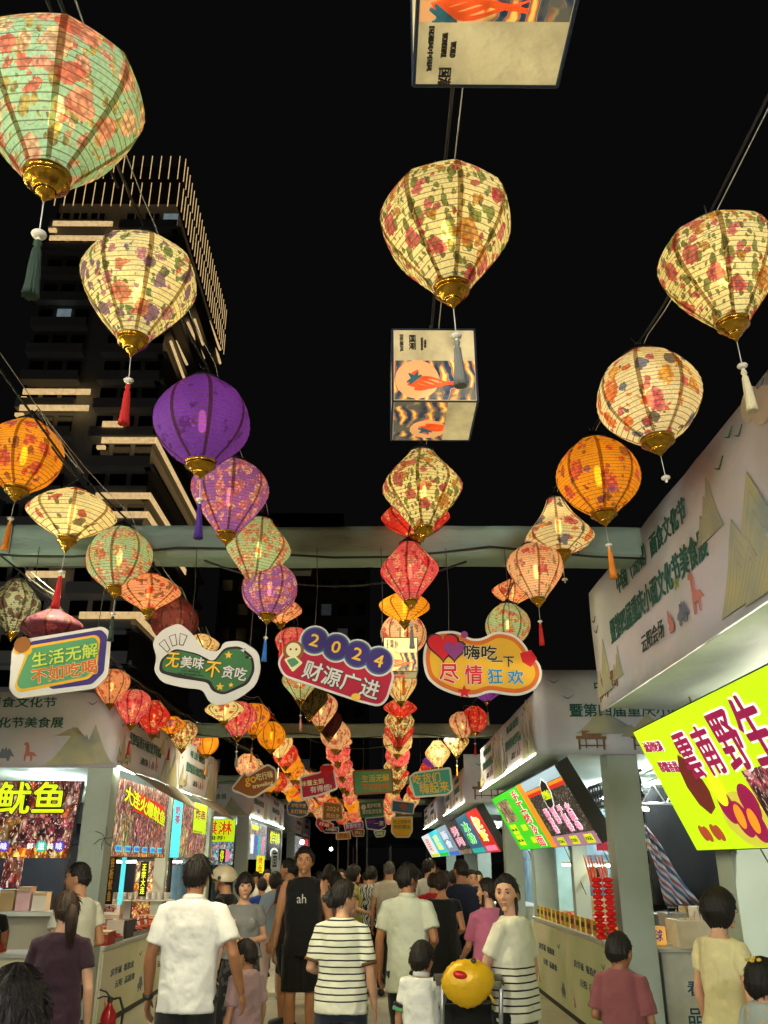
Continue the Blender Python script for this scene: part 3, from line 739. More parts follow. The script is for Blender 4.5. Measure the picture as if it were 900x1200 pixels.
S.txt('无', 203, 774, 15, 17, GLD, t, -4, .007, .03, DRK, .06); S.txt('美味', 226, 777, 27, 14, WHT, t, -5, .007, .03, DRK, .06)
S.txt('不', 250, 785, 17, 18, GLD, t, -6, .007, .03, DRK, .06); S.txt('贪吃', 275, 789, 29, 15, WHT, t, -9, .007, .03, DRK, .06)
S.txt('no delicity\nno greediness', 224, 789, 30, 7, DRK, t, -6, .007, .0)
for (x_, y_, r_) in ((268, 768, 4.5), (258, 805, 4.5), (271, 803, 3)):
    a, b_ = S.q((x_, y_)); S.raw('star', star(a, b_, r_*.0052), .006, .0085, GLD, t)
# 3 the 2024 sign
t = hang_sign('tilted crimson board with 2024 in purple circles, third big sign from the left', YB, [(369, 738, 3.4), (447, 762, 3.4)])
body = [(338, 758), (354, 752), (366, 757), (456, 784), (460, 792), (452, 819), (444, 826), (420, 820), (334, 791), (327, 777)]
S.slab('white_board', body, -.006, .003, WHT, t, .03, .012)
S.slab('crimson_panel', body, .003, .006, RED, t, .03)
for (x_, y_, ch) in ((369, 751, '2'), (394, 759, '0'), (419, 767, '2'), (444, 775, '4')):
    a, b_ = S.q((x_, y_)); j = x_*.00001
    S.raw('circle_rim', circle(a, b_, .088), -.005, .0035+j, WHT, t); S.raw('blue_ring', circle(a, b_, .078), .003, .008+j, SLT, t); S.raw('purple_disc', circle(a, b_, .068), .004, .010+j, PUR, t)
    S.txt(ch, x_, y_, 10, 14, GLD, t, -16, .016, .03)
S.txt('财源广进', 400, 797, 92, 22, WHT, t, -17, .008, .025, DRK, .05)
a, b_ = S.q((344, 763)); S.raw('printed_cub', circle(a, b_, .06, 18), .006, .008, BRN, t); S.raw('printed_cub', circle(a, b_+.005, .042, 18), .006, .0095, CRM, t)
for dx in (-.016, .016): S.raw('printed_cub', circle(a+dx, b_+.008, .006, 10), .0095, .011, DRK, t)
S.slab('green_tile', [(333, 773), (345, 768), (355, 777), (343, 788)], .007, .0105, CRM, t, .01); S.slab('green_tile', [(336, 774), (345, 771), (351, 777), (342, 783)], .0105, .012, GRN, t, .01)
a, b_ = S.q((417, 817)); S.raw('gold_coin', circle(a, b_, .026, 16, .02), .004, .011, GLD, t)
# 4 cloud sign
t = hang_sign('yellow cloud shaped board with two hearts, rightmost big hanging sign', YB, [(526, 741, 3.4), (598, 748, 3.4)])
cl = [(501, 754), (512, 743), (535, 742), (552, 752), (566, 751), (582, 742), (602, 746), (614, 758), (618, 768), (630, 778), (633, 792), (626, 806), (608, 813), (590, 811), (573, 808), (555, 815), (535, 812), (515, 804), (502, 793), (498, 772)]
S.slab('white_board', cl, -.006, .003, WHT, t, .04, .014)
S.slab('orange_border', cl, .003, .0045, ORN, t, .04)
S.slab('yellow_panel', cl, .0045, .006, YEL, t, .04, -.024)
for (x_, y_, s_, m_) in ((519, 757, .17, REDB), (532, 762, .12, PNK)):
    a, b_ = S.q((x_, y_)); S.raw('heart_rim', heart(a, b_, s_/2+.012), .006, .008, DRK, t); S.raw('heart', heart(a, b_, s_/2), .008, .0105 if s_ > .15 else .0125, m_, t)
a, b_ = S.q((544, 744)); S.raw('pink_ball', circle(a, b_, .02), .003, .009, PNK, t)
a, b_ = S.q((544, 811)); S.raw('red_star', star(a, b_, .04), .003, .009, REDB, t); S.slab('pixel_heart', [(609, 766), (622, 762), (629, 772), (622, 782), (612, 776)], .004, .009, REDB, t, 0)
S.txt('嗨吃', 563, 765, 38, 17, DRK, t, -2, .008, .02, CRM, .05); S.txt('一下', 589, 776, 26, 12, DRK, t, 0, .008, .02, CRM, .05)
S.txt('尽', 526, 790, 22, 22, REDB, t, 0, .008, .05, WHT, .06); S.txt('情', 555, 791, 20, 22, REDB, t, 0, .008, .05, WHT, .06); S.txt('狂', 580, 793, 17, 17, BLU, t, 0, .008, .04, WHT, .06); S.txt('欢', 604, 794, 18, 16, BLU, t, 0, .008, .04, WHT, .06)

def small_sign(Y, pts, border, panel, lines, label, r=.04, roll=0, extra=None, top=3.4, wires=True):
    S2 = PXF(Y); xs = [p[0] for p in pts]; ys = [p[1] for p in pts]
    t = hang_sign(label, Y, [((min(xs)*.75+max(xs)*.25), min(ys)+2, top), ((min(xs)*.25+max(xs)*.75), min(ys)+2, top)] if wires else [])
    S2.slab('board', pts, -.006, .003, border, t, r, .014); S2.slab('panel', pts, .003, .006, panel, t, r, -.012)
    for (body, x_, y_, w_, h_, m_) in lines: S2.txt(body, x_, y_, w_, h_, m_, t, roll, .008, .03)
    if extra: extra(S2, t)
    return t
Y2 = 12.8
small_sign(Y2, [(271, 925), (287, 905), (290, 910), (314, 896), (323, 902), (324, 917), (299, 934), (292, 934)], WHT, BRN, [('go', 294, 916, 13, 10, GLD), ('吃行嗨', 310, 909, 19, 8, CRM), ('traveling', 308, 920, 24, 6, CRM)], 'brown arrow shaped board reading go traveling under the third beam', .04, 12)
small_sign(Y2, [(352, 911), (376, 905), (378, 897), (386, 896), (391, 902), (395, 924), (373, 932), (354, 936)], WHT, RED, [('味蕾主到', 366, 917, 26, 6, CRM), ('有得烦!', 376, 924, 25, 7, WHT)], 'dark red board with a heart on its top corner in the second line of signs', .03, 8,
    lambda S2, t: S2.raw('heart', heart(*S2.q((383, 903)), .1), .006, .012, REDB, t))
small_sign(Y2, [(414, 904), (459, 902), (460, 928), (416, 931)], BRN, GRN, [('生活无解', 440, 912, 32, 8, YEL), ('不如吃喝', 440, 922, 32, 8, ORN)], 'small brown and green board with two lines of lettering in the second line of signs', .03, 3)
small_sign(Y2, [(480, 911), (486, 906), (527, 900), (530, 926), (524, 931), (486, 934)], WHT, TURQ, [('吃货们', 500, 912, 32, 11, GLD), ('嗨起来', 509, 923, 34, 12, GLD)], 'grey green board with big gold lettering, rightmost in the second line', .03, 6)
Y3 = 20.9
small_sign(Y3, [(336, 945), (342, 938), (350, 940), (358, 937), (362, 946), (360, 955), (352, 958), (344, 956), (338, 954)], WHT, SLT, [('好吃不贵', 350, 944, 17, 4.5, GLD), ('主打美味', 350, 951, 19, 4.5, GLD)], 'slate blue burst shaped board under the left lantern rows', .04, -4)
small_sign(Y3, [(379, 940), (400, 942), (402, 960), (378, 962)], WHT, MUS, [('2024', 390, 948, 15, 5, CRM), ('我出发', 390, 956, 16, 5, CRM)], 'mustard board reading 2024 in the third line of signs', .03, -6)
small_sign(Y3, [(421, 941), (448, 938), (449, 955), (423, 958)], GRN, GRN2, [('爱护环境', 438, 944, 16, 5, WHT), ('请勿乱扔垃圾', 436, 951, 23, 5, WHT)], 'dark green notice board about litter in the third line of signs', .02, 4,
    lambda S2, t: S2.raw('round_logo', circle(*S2.q((426, 946)), .06, 14), .006, .01, WHT, t))
small_sign(Y3, [(460, 938), (486, 941), (484, 954), (459, 951)], WHT, SLT, [], 'blue board with a brown bun picture, third line of signs at right', .03, -6,
    lambda S2, t: S2.raw('printed_bun', circle(*S2.q((473, 945)), .09, 14, .07), .006, .01, BRN, t))
small_sign(Y3, [(459, 958), (483, 957), (483, 974), (479, 981), (464, 981), (459, 975)], WHT, YEL, [('世上没有不', 471, 963, 20, 4, GRN2), ('吃的理由', 471, 969, 19, 4.5, GRN2)], 'pale yellow board hanging below the blue bun board', .03, 0)
small_sign(Y3+.3, [(428, 959), (451, 957), (452, 969), (444, 973), (430, 971)], WHT, PUR, [('嗨吃', 435, 963, 10, 4, PNK), ('一夏', 444, 965, 12, 5, WHT)], 'purple and white board under the green litter notice', .03, 2)
Y4 = 28.9
small_sign(Y4, [(372, 958), (391, 966), (389, 972), (376, 974), (370, 966)], WHT, RED, [('好运', 380, 966, 12, 4, CRM)], 'small maroon board low in the fourth line at left', .03, -12)
small_sign(Y4, [(378, 968), (397, 970), (396, 976), (380, 976)], WHT, PUR, [('人间烟火', 388, 972, 14, 3.5, CRM)], 'small purple board overlapping the maroon one', .03, -2)
small_sign(Y4, [(403, 966), (425, 962), (426, 970), (405, 975)], WHT, PNK, [('真香味浓', 414, 968, 18, 5, WHT)], 'small pink board with white lettering in the fourth line', .03, 6)
small_sign(Y4, [(394, 976), (410, 975), (411, 983), (394, 984)], WHT, MUS, [('美食', 402, 979, 10, 4, BRN)], 'small tan board at the bottom of the fourth line', .03, 0)
small_sign(Y4, [(412, 972), (427, 972), (426, 980), (414, 980)], WHT, BRN, [('开心', 420, 976, 8, 3.5, CRM)], 'small brown board next to the tan one in the fourth line', .03, 0)
small_sign(Y4, [(438, 974), (452, 973), (450, 980), (441, 981)], WHT, GRN, [('好吃', 445, 977, 8, 3.5, CRM)], 'small green board at the bottom of the fourth line', .03, 0)

# ================================================================= MARKET STALLS
def banner_mat():
    t = NT('banner_cloth'); v = t.coord()
    n = t.noise(v, .7, 3); n2 = t.noise(v, 1.7, 3)
    c = t.ramp(n.outputs[0], [(.3, C('#b4c8d2')), (.45, C('#c4c4dc')), (.58, C('#d8ccd4')), (.72, C('#d2d0cc'))])
    c = t.mix(.35, c, t.ramp(n2.outputs[0], [(.35, C('#a6bcc0')), (.6, C('#dcd2d8'))]))
    t.L(c, t.p.inputs['Base Color']); t.p.inputs['Roughness'].default_value = .55
    t.bump(t.noise(v, 3.2, 3, .5).outputs[0], .5, .06); return t.m
BAN = banner_mat()
SOF = tarp_mat('soffit_cloth', '#aebfb2', .08)
POST = M('post_paint', '#a4b2a8', .5, var=.1, nsc=2, bump=.2, bsc=5, bdist=.01)
TXG = M('print_green', '#1f5a50', .6); TXD = M('print_dark', '#2c3a38', .6)
MTN = {}
def mtn_mat():
    t = NT('print_mountain'); v = t.coord(); n = t.noise(v, 3, 2)
    c = t.ramp(n.outputs[0], [(.3, C('#7f9094')), (.5, C('#a8aa94')), (.7, C('#bcb684'))]); t.L(c, t.p.inputs['Base Color']); t.p.inputs['Roughness'].default_value = .6; return t.m
MTN = mtn_mat(); MTL = M('print_contour', '#a89a78', .6); CLD = M('print_cloud', '#cdb9a4', .6); DINP = M('print_pink', '#c07a72', .6); DING = M('print_grey', '#6c7688', .6); DINY = M('print_olive', '#98a03c', .6)
WOOD = M('print_wood', '#7a5a3c', .6); DKCL = M('black_cloth', '#0f1012', .9, bump=.4, bsc=8)
def sheet(F, a0, b0, a1, b1, mat, name, parent, amp=.008, nx=24, ny=8, seed=0, thick=.02, sag=0.):
    """a cloth sheet with shallow folds, closed at the back"""
    b = MB(); 
    for side in (0, 1):
        for i in range(nx+1):
            for j in range(ny+1):
                a = a0+(a1-a0)*i/nx; c_ = b0+(b1-b0)*j/ny
                d = amp*(noise.noise(Vector((a*1.6+seed*7, c_*2.4, seed)))+.5*noise.noise(Vector((a*5, c_*3+a*3, seed+3))))
                if side: d = -thick
                zz = c_-(sag*(1-j/ny)*4*(i/nx)*(1-i/nx) if sag else 0)
                b.v.append(tuple(F.P(a, zz, d)))
    N_ = (nx+1)*(ny+1)
    for i in range(nx):
        for j in range(ny):
            k = i*(ny+1)+j; b.f.append((k, k+ny+1, k+ny+2, k+1)); b.f.append((N_+k, N_+k+1, N_+k+ny+2, N_+k+ny+1))
    for i in range(nx):
        for j in (0, ny):
            k = i*(ny+1)+j; q = (k, N_+k, N_+k+ny+1, k+ny+1); b.f.append(q if j == 0 else q[::-1])
    for j in range(ny):
        for i in (0, nx):
            k = i*(ny+1)+j; q = (k, k+1, N_+k+1, N_+k); b.f.append(q if i == 0 else q[::-1])
    return b.build(name, mat, parent, True)
def mountain(F, t, x, y, w_, h_, seed, d=.011):
    rr = random.Random(seed)
    for k in range(3):
        ww = w_*(1-.22*k); hh = h_*(1-.25*k); xo = x+(rr.uniform(-.2, .2)*w_)*(k > 0)
        pk = xo+ww*rr.uniform(.35, .65); pts = [(xo, y)]
        for q in (.25, .55, .8): pts.append((xo+(pk-xo)*q, y+hh*(q**1.35)+rr.uniform(0, .04)*hh))
        pts.append((pk, y+hh))
        for q in (.75, .45, .2): pts.append((pk+(xo+ww-pk)*(1-q), y+hh*(q**1.3)+rr.uniform(0, .04)*hh))
        pts.append((xo+ww, y))
        b = MB(); F.slab(b, pts, d-.004, d+k*.0016); b.build('printed_mountain', MTN, t)
        b = MB()
        for c_ in range(1, 5):
            s0 = 1-c_*.17
            line = [(pk+(px-pk)*s0, y+(py-y)*s0) for px, py in pts]
            for (p0, p1) in zip(line, line[1:]):
                dx, dy = p1[0]-p0[0], p1[1]-p0[1]; l = sqrt(dx*dx+dy*dy)+1e-6; nx_, ny_ = -dy/l*.0022, dx/l*.0022
                F.slab(b, [(p0[0]-nx_, p0[1]-ny_), (p1[0]-nx_, p1[1]-ny_), (p1[0]+nx_, p1[1]+ny_), (p0[0]+nx_, p0[1]+ny_)], d+k*.0016, d+k*.0016+.0006)
        b.build('printed_contours', MTL, t, kind='stuff')
def bird(F, t, x, y, s, d=.011):
    b = MB(); F.slab(b, [(x-s, y+s*.45), (x-s*.3, y+s*.12), (x, y), (x+s*.35, y+s*.2), (x+s, y+s*.6), (x+s*.3, y+s*.05), (x, y-s*.14), (x-s*.35, y)], d-.004, d+.001); b.build('printed_bird', TXG, t)
def dino(F, t, x, y, s, kind, d=.011):
    if kind == 0: pts = [(0, 0), (.1, 0), (.12, .3), (.4, .3), (.42, 0), (.52, 0), (.55, .35), (.85, .3), (.6, .55), (.3, .62), (.24, 1.0), (.12, 1.22), (-.08, 1.2), (-.14, 1.06), (.02, 1.0), (.04, .6), (-.02, .35)]; m_ = DINP
    elif kind == 1: pts = [(0, 0), (.1, 0), (.14, .15), (.5, .15), (.54, 0), (.66, 0), (.72, .3), (.95, .2), (.75, .5), (.6, .72), (.5, .58), (.4, .78), (.3, .6), (.18, .74), (.12, .5), (-.1, .42), (-.18, .25), (-.02, .2)]; m_ = DING
    else: pts = [(0, 0), (.3, .02), (.42, .2), (.3, .5), (.12, .62), (-.04, .9), (-.12, .5), (.02, .3), (-.1, .2)]; m_ = DINP
    b = MB(); F.slab(b, [(x+px*s, y+py*s) for px, py in pts], d-.004, d+.001); b.build('printed_dinosaur', m_, t)
def table_art(F, t, x, y, s, d=.011):
    b = MB()
    for (x0, y0, x1, y1) in ((0, .35, 1, .45), (.06, 0, .12, .35), (.88, 0, .94, .35), (.3, .05, .34, .35), (.66, .05, .7, .35), (.06, .12, .94, .16), (.2, .45, .5, .62), (.55, .45, .85, .52)):
        F.rect(b, x+x0*s, y+y0*s, x+x1*s, y+y1*s, d-.004, d+.001)
    b.build('printed_table', WOOD, t)
def festival_print(F, t, a0, W, zb, zt, far=False, big=False):
    """words, hills, birds and dinosaurs of one banner unit starting at a0"""
    s = W/3.7; Hh = zt-zb
    text(F, '中国（云阳）面食文化节', a0+1.45*s, zb+.80*Hh, .010, 1.35*s, .155*Hh, TXG, t, bold=.03)
    text(F, '暨第四届重庆小面文化节美食展', a0+1.42*s, zb+.51*Hh, .010, 1.82*s, .185*Hh, TXG, t, bold=.03)
    text(F, '云阳会场', a0+1.36*s, zb+.24*Hh, .010, .42*s, .12*Hh, TXD, t, bold=0)
    mountain(F, t, a0+.08*s, zb+.1*Hh, .36*s, .42*Hh, 5); mountain(F, t, a0+.5*s, zb+.14*Hh, .2*s, .24*Hh, 8)
    mountain(F, t, a0+2.45*s, zb+.04*Hh, .8*s, .6*Hh, 3); 
    if not far:
        mountain(F, t, a0+2.25*s, zb+.5*Hh, .3*s, .33*Hh, 6, .010); mountain(F, t, a0+2.8*s, zb+.02*Hh, .85*s, .6*Hh, 12, .016)
        for x, y, q in ((.1, .72, .05), (.14, .62, .06), (2.6, .8, .06), (2.75, .9, .05), (2.85, .85, .05), (3.1, .93, .06)): bird(F, t, a0+x*s, zb+y*Hh, q*s)
        b = MB()
        for x, y, r in ((3.0, .93, .09), (3.1, .86, .10), (3.22, .8, .09), (3.34, .7, .1), (3.44, .78, .08), (3.42, .6, .07)): F.slab(b, circle(a0+x*s, zb+y*Hh, r*s, 18, r*.8*s), .008, .0105+x*.0005)
        b.build('printed_cloud', CLD, t)
        dino(F, t, a0+2.05*s, zb+.17*Hh, .18*s, 0); dino(F, t, a0+1.83*s, zb+.17*Hh, .15*s, 1); dino(F, t, a0+1.67*s, zb+.17*Hh, .14*s, 2)
        b = MB(); F.slab(b, star(a0+1.86*s, zb+.43*Hh, .045*s, 5, .4), .008, .012); b.build('printed_leaf', DINY, t)
        table_art(F, t, a0+.06*s, zb+.06*Hh, .24*s); table_art(F, t, a0+.36*s, zb+.09*Hh, .2*s)

def panel_texts(): pass
TUBE_N = [0]
def tube_light(a, c_, col, st, label, r=.018):
    """a strip lamp: housing and glowing tube"""
    t = thing('tube_lamp', label, 'lamp', (0, 0, 0), 0, 'strip lamps under the stall roofs')
    b = MB(); b.tube([a, c_], r, 8); b.build('glowing_tube', lit('tube_glow_%s_%d' % (col, st), col, st, 0), t, True)
    b = MB(); u = Vector((0, 0, r+.012)); b.tube([Vector(a)+u, Vector(c_)+u], .016, 4); b.build('housing', WHT, t)
    return t
def slab_quad(name, P4, thick, mat, parent, inset=0):
    """flat panel through four corners TL TR BR BL, body behind the face"""
    F = Frame(P4[3], P4[2]-P4[3], P4[0]-P4[3]); pts = [F.ab(p) for p in (P4[3], P4[2], P4[1], P4[0])]
    b = MB(); F.slab(b, pts, -thick, 0); return b.build(name, mat, parent), F, pts

FOODC = {}
def food_mat(name, stops, scale=(6, 6, 6), ang=0., wsc=3, dist=7, st=.9):
    """print of heaped food pieces: elongated cells with dark gaps and glossy streaks"""
    t = NT(name); tc = t.N('ShaderNodeTexCoord'); nd = t.noise(tc.outputs['Object'], 3.5, 3); o = t.N('ShaderNodeVectorMath'); o.operation = 'MULTIPLY_ADD'; o.inputs[1].default_value = (.22,)*3
    t.L(nd.outputs['Color'], o.inputs[0]); t.L(tc.outputs['Object'], o.inputs[2])
    mp = t.N('ShaderNodeMapping'); mp.inputs['Rotation'].default_value = (.5, .35, .3); mp.inputs['Scale'].default_value = (1.0, 1.0, .28+.02*dist); t.L(o.outputs[0], mp.inputs[0])
    cols = []
    for sc in (13, 26):
        vo = t.N('ShaderNodeTexVoronoi'); vo.inputs['Scale'].default_value = sc*(.5 if ang else 1); t.L(mp.outputs[0], vo.inputs[0]); c_ = t.N('ShaderNodeSeparateColor'); t.L(vo.outputs[1], c_.inputs[0])
        base = t.ramp(c_.outputs[0], [(i/(len(stops)-1), C(q)) for i, q in enumerate(stops)])
        cols.append(t.mix(1., base, t.ramp(vo.outputs[0], [(0, (1.5, 1.45, 1.4, 1)), (.25, (1, 1, 1, 1)), (.55, (.22, .18, .18, 1))]), 'MULTIPLY'))
    big = t.noise(tc.outputs['Object'], 4, 2); c = t.mix(t.ramp(big.outputs[0], [(.42, (0, 0, 0, 1)), (.55, (1, 1, 1, 1))]), cols[0], cols[1])
    gl = t.noise(mp.outputs[0], 60, 2); c = t.mix(t.math('MULTIPLY', t.math('GREATER_THAN', gl.outputs[0], .63), .6), c, (1, .9, .8, 1))
    t.L(c, t.p.inputs['Base Color']); t.L(c, t.p.inputs['Emission Color']); t.p.inputs['Emission Strength'].default_value = st; return t.m
SQUID = food_mat('photo_squid', ['#2a0a0c', '#6a1c20', '#a83a20', '#d87a4a', '#e8c8b8', '#8a3a5a'], (1.6, 1.6, 3.2))
SQUID2 = food_mat('photo_tentacles', ['#200a14', '#5a1830', '#9a3048', '#c86a6a', '#f0c8a0'], (3, 3, 1.6), dist=12)
SKEW = food_mat('photo_skewers', ['#3a1a0c', '#8a3a1a', '#c88a3a', '#e8d8a0', '#7a8a3a', '#f4ecd8'], (3, 3, 1.4), dist=5)
FIREP = food_mat('photo_fire', ['#3a0a04', '#c84a0c', '#f0a020', '#f8e070'], (3, 3, 1.5), st=1.0)
CHEST = food_mat('photo_chestnuts', ['#2a0c14', '#7a2038', '#b04a5a', '#e8a0a0'], (4, 4, 4), dist=3, st=.8)
ICE = food_mat('photo_seafood', ['#208aa8', '#48b8c8', '#90dcd8', '#f0b0c0', '#d07828'], (1.2, 1.2, 1.6), st=.95)
BRNW = food_mat('photo_dark_wood', ['#1c140e', '#33261a', '#463524'], (2, 2, 30), dist=.5)
LYEL = lit('led_yellow_green', '#c6ee10', .82, .03, 3); LGRN = lit('led_green', '#3ac820', .95); LRED = lit('led_red', '#c82418', .95); LWHT = lit('led_white', '#e8f0ea', 1.0); LYL = lit('led_yellow', '#d8e61c', .95)
LMAR = lit('led_maroon', '#a01450', .55); LORG = lit('led_orange', '#f09020', .9); LCYN = lit('led_cyan', '#48c8d8', .95); LPNK = lit('led_pink', '#e880a8', .9); LBLU = lit('led_blue', '#3a6ac8', .9); LBLK = M('led_black', '#140c0c', .5); LPUR = lit('led_purple', '#5a3ab0', .8); LTEAL = lit('led_teal', '#28b0a0', .9)
HOUS = M('sign_housing', '#30302e', .5)
def lightbox(label, P4, thick=.14, face=LYEL, name='lit_signboard', depth_out=0):
    t = thing(name, label, 'lit sign', (0, 0, 0))
    F = Frame(P4[3], P4[2]-P4[3], P4[0]-P4[3]); pts = [F.ab(p) for p in (P4[3], P4[2], P4[1], P4[0])]
    b = MB(); F.slab(b, grow(pts, .012), -thick, -.002); b.build('housing', HOUS, t)
    b = MB(); F.slab(b, pts, -.001, .004); b.build('face', face, t)
    t['_'] = 0; del t['_']
    def uv(u, v):
        bl, br, tr, tl = [Vector(p) for p in pts]; q = (bl*(1-u)+br*u)*(1-v)+(tl*(1-u)+tr*u)*v; return (q.x, q.y)
    W = sqrt((pts[1][0]-pts[0][0])**2+(pts[1][1]-pts[0][1])**2); Hh = sqrt((pts[3][0]-pts[0][0])**2+(pts[3][1]-pts[0][1])**2)
    def patch(name, quad, mat, d=.006):
        q = [uv(*p) for p in quad]; b = MB(); F.slab(b, q, .003, d); return b.build(name, mat, t)
    def rect(name, u0, v0, u1, v1, mat, d=.006): return patch(name, [(u0, v0), (u1, v0), (u1, v1), (u0, v1)], mat, d)
    def words(body, u, v, wu, hv, mat, bold=.02, outline=None, roll=0, d=.008, og=.05, shear=0):
        a, b_ = uv(u, v)
        if outline: text(F, body, a, b_, d, wu*W, hv*Hh, outline, t, roll, .1, shear, 'lettering_outline'); d += .004
        text(F, body, a, b_, d, wu*W, hv*Hh, mat, t, roll, bold, shear)
    def blob(name, u, v, ru, rv, mat, n=20, d=.009, rot=0):
        a, b_ = uv(u, v); pts_ = []
        for i in range(n):
            th = 2*pi*i/n; x, y = ru*W*cos(th), rv*Hh*sin(th); pts_.append((a+x*cos(rot)-y*sin(rot), b_+x*sin(rot)+y*cos(rot)))
        b = MB(); F.slab(b, pts_, .003, d); return b.build(name, mat, t)
    return t, patch, rect, words, blob, F, uv

def post(parent, x0, x1, y0, y1, z=2.66, mat=POST):
    b = MB(); n = 8
    b.box(((x0+x1)/2, (y0+y1)/2, z/2), (x1-x0, y1-y0, z)); o = b.build('post', mat, parent)
    b = MB(); b.box(((x0+x1)/2, y0-.012, .08), (x1-x0+.04, .02, .16)); b.build('post_foot', HOUS, parent)
    return o
def stall_block(side, ya, yb, units, label, zt=3.26, end_zt=3.49, far=False, end_text=True, xback=4.7, end=True):
    t = thing('market_stall', label, 'market stall', (0, 0, 0), 0, 'market stalls along the aisle')
    zb = 2.66
    if side > 0:
        Xf, xi0, xi1 = 1.61, 2.3, 2.6; F = Frame((Xf, yb, 0), (0, -1, 0), (0, 0, 1))
    else:
        Xf, xi0, xi1 = -2.97, -3.27, -2.99; xback = -5.9; F = Frame((Xf, ya, 0), (0, 1, 0), (0, 0, 1))
    W = (yb-ya)/units
    for k in range(units):
        f = sheet(F, k*W+.004, zb, (k+1)*W-.004, zt, BAN, 'fascia_banner', t, .010, 24, 6, seed=k+ya)
        f2 = obj('fascia_print', None, t) if False else f
        festival_print(F, f, k*W, W, zb, zt, far)
    # soffit and roof
    lo, hi = (Xf+.02, xback) if side > 0 else (xback, Xf-.03)
    b = MB(); nx, ny = 10, 30
    for i in range(nx+1):
        for j in range(ny+1):
            x = lo+(hi-lo)*i/nx; y = ya+.03+(yb-ya-.06)*j/ny
            b.v.append((x, y, zb+.01+.018*noise.noise(Vector((x*2.2, y*1.7, 4)))))
    for i in range(nx):
        for j in range(ny): k = i*(ny+1)+j; b.f.append((k, k+1, k+ny+2, k+ny+1))
    b.build('soffit_cloth', SOF, t, True)
    b = MB(); b.box(((lo+hi)/2, (ya+yb)/2, zt-.06), (hi-lo, yb-ya-.08, .05)); b.build('roof', BEAMT, t)
    for yy in (ya, yb-.3): post(t, xi0, xi1, yy+.02, yy+.3)
    if units > 1 and not far: post(t, xi0+.08, xi1-.04, ya+W-.08, ya+W+.08)
    b = MB(); b.box((xback, (ya+yb)/2, 1.33), (.04, yb-ya, 2.66)); b.build('back_wall', CURT, t)
    FB = Frame((xback-.025*side, yb if side > 0 else ya, 0), (0, -side, 0), (0, 0, 1))
    for k in range(int((yb-ya)/1.6)):
        text(FB, '暨第四届重庆小面文化节', .8+k*1.6, 2.15, .002, 1.2, .1, TXF, t); text(FB, '云阳面食文化节美食展', .8+k*1.6, 1.75, .002, 1.2, .1, TXF, t)
    if end:
        E_ = Frame((0, ya-.012, 0), (1, 0, 0), (0, 0, 1)); a0, a1 = (Xf, xback) if side > 0 else (xback, Xf)
        e = sheet(E_, a0, zb-.01, a1, end_zt, BAN, 'end_banner', t, .010, 24, 7, seed=ya+3)
        return t, F, E_, e, W
    return t, F, None, None, W
def curtain_mat():
    t = NT('curtain_pale_blue'); v = t.coord(); n = t.noise(v, 2, 3)
    t.L(t.ramp(n.outputs[0], [(.35, C('#7f9aa8')), (.65, C('#a4bcc6'))]), t.p.inputs['Base Color']); t.p.inputs['Roughness'].default_value = .8
    t.bump(t.noise(t.coord((6, 6, .5)), 3, 2).outputs[0], .6, .06); return t.m
CURT = curtain_mat(); TXF = M('print_faded', '#7d98a2', .7)

# ---- right hand side
tR1, FR1, _, _, _ = stall_block(1, 2.5, 6.2, 1, 'nearest right market stall under the large slanting festival banner', zt=3.54, end=False)
f_ = sheet(Frame((1.61, 2.49, 0), (0, -1, 0), (0, 0, 1)), 0, 2.66, 2.6, 3.54, BAN, 'fascia_banner', tR1, .01, 12, 6, 3)
tR2, FR2, E2, e2, _ = stall_block(1, 8.75, 13.6, 2, 'second right market stall with tilted green and brown lit signs')
text(E2, '暨第四届重庆小面文化节美食展', 2.98, 3.08, .012, 2.05, .13, TXG, e2, bold=.03)
text(E2, '中国（云阳）面食文化节', 2.98, 3.32, .012, 1.5, .12, TXG, e2, bold=.03)
mountain(E2, e2, 2.0, 2.85, .7, .26, 4, .014); mountain(E2, e2, 2.5, 2.82, .5, .24, 9, .016); table_art(E2, e2, 2.0, 2.69, .3, .016); table_art(E2, e2, 2.55, 2.69, .32, .016); table_art(E2, e2, 3.1, 2.69, .3, .016)
bird(E2, e2, 1.82, 3.36, .07, .016); bird(E2, e2, 1.95, 3.2, .07, .016)
tR3, FR3, E3, e3, _ = stall_block(1, 16.2, 21.0, 2, 'third right market stall with a row of tilted coloured lit signs', far=True)
table_art(E3, e3, 1.75, 2.7, .5, .014); mountain(E3, e3, 2.4, 2.7, .9, .5, 4, .014); bird(E3, e3, 1.9, 3.3, .1, .014)
tR4, FR4, E4, e4, _ = stall_block(1, 23.6, 30.0, 2, 'fourth right market stall far down the aisle', far=True)
mountain(E4, e4, 2.0, 2.7, .9, .5, 4, .014)
# ---- left hand side
tL1, FL1, EL1, eL1, _ = stall_block(-1, 10.1, 16.75, 2, 'front left market stall with the squid signs', zt=3.42, end_zt=3.5)
text(EL1, '暨第四届重庆小面文化节美食展', -4.66, 3.15, .014, 2.1, .12, TXG, eL1, bold=.03); text(EL1, '中国（云阳）面食文化节', -4.6, 3.38, .014, 1.75, .12, TXG, eL1, bold=.03)
mountain(EL1, eL1, -3.75, 2.68, .8, .42, 4, .014); mountain(EL1, eL1, -3.4, 2.68, .42, .45, 7, .018); mountain(EL1, eL1, -3.7, 3.0, .35, .1, 2, .014)
dino(EL1, eL1, -4.0, 2.72, .17, 0, .014); dino(EL1, eL1, -4.3, 2.72, .2, 1, .014); dino(EL1, eL1, -4.55, 2.72, .17, 2, .014); bird(EL1, eL1, -3.3, 3.36, .07, .014)
tL2, FL2, EL2, eL2, _ = stall_block(-1, 21.4, 29.3, 2, 'second left market stall behind the arrow sign', zt=3.42, far=True)
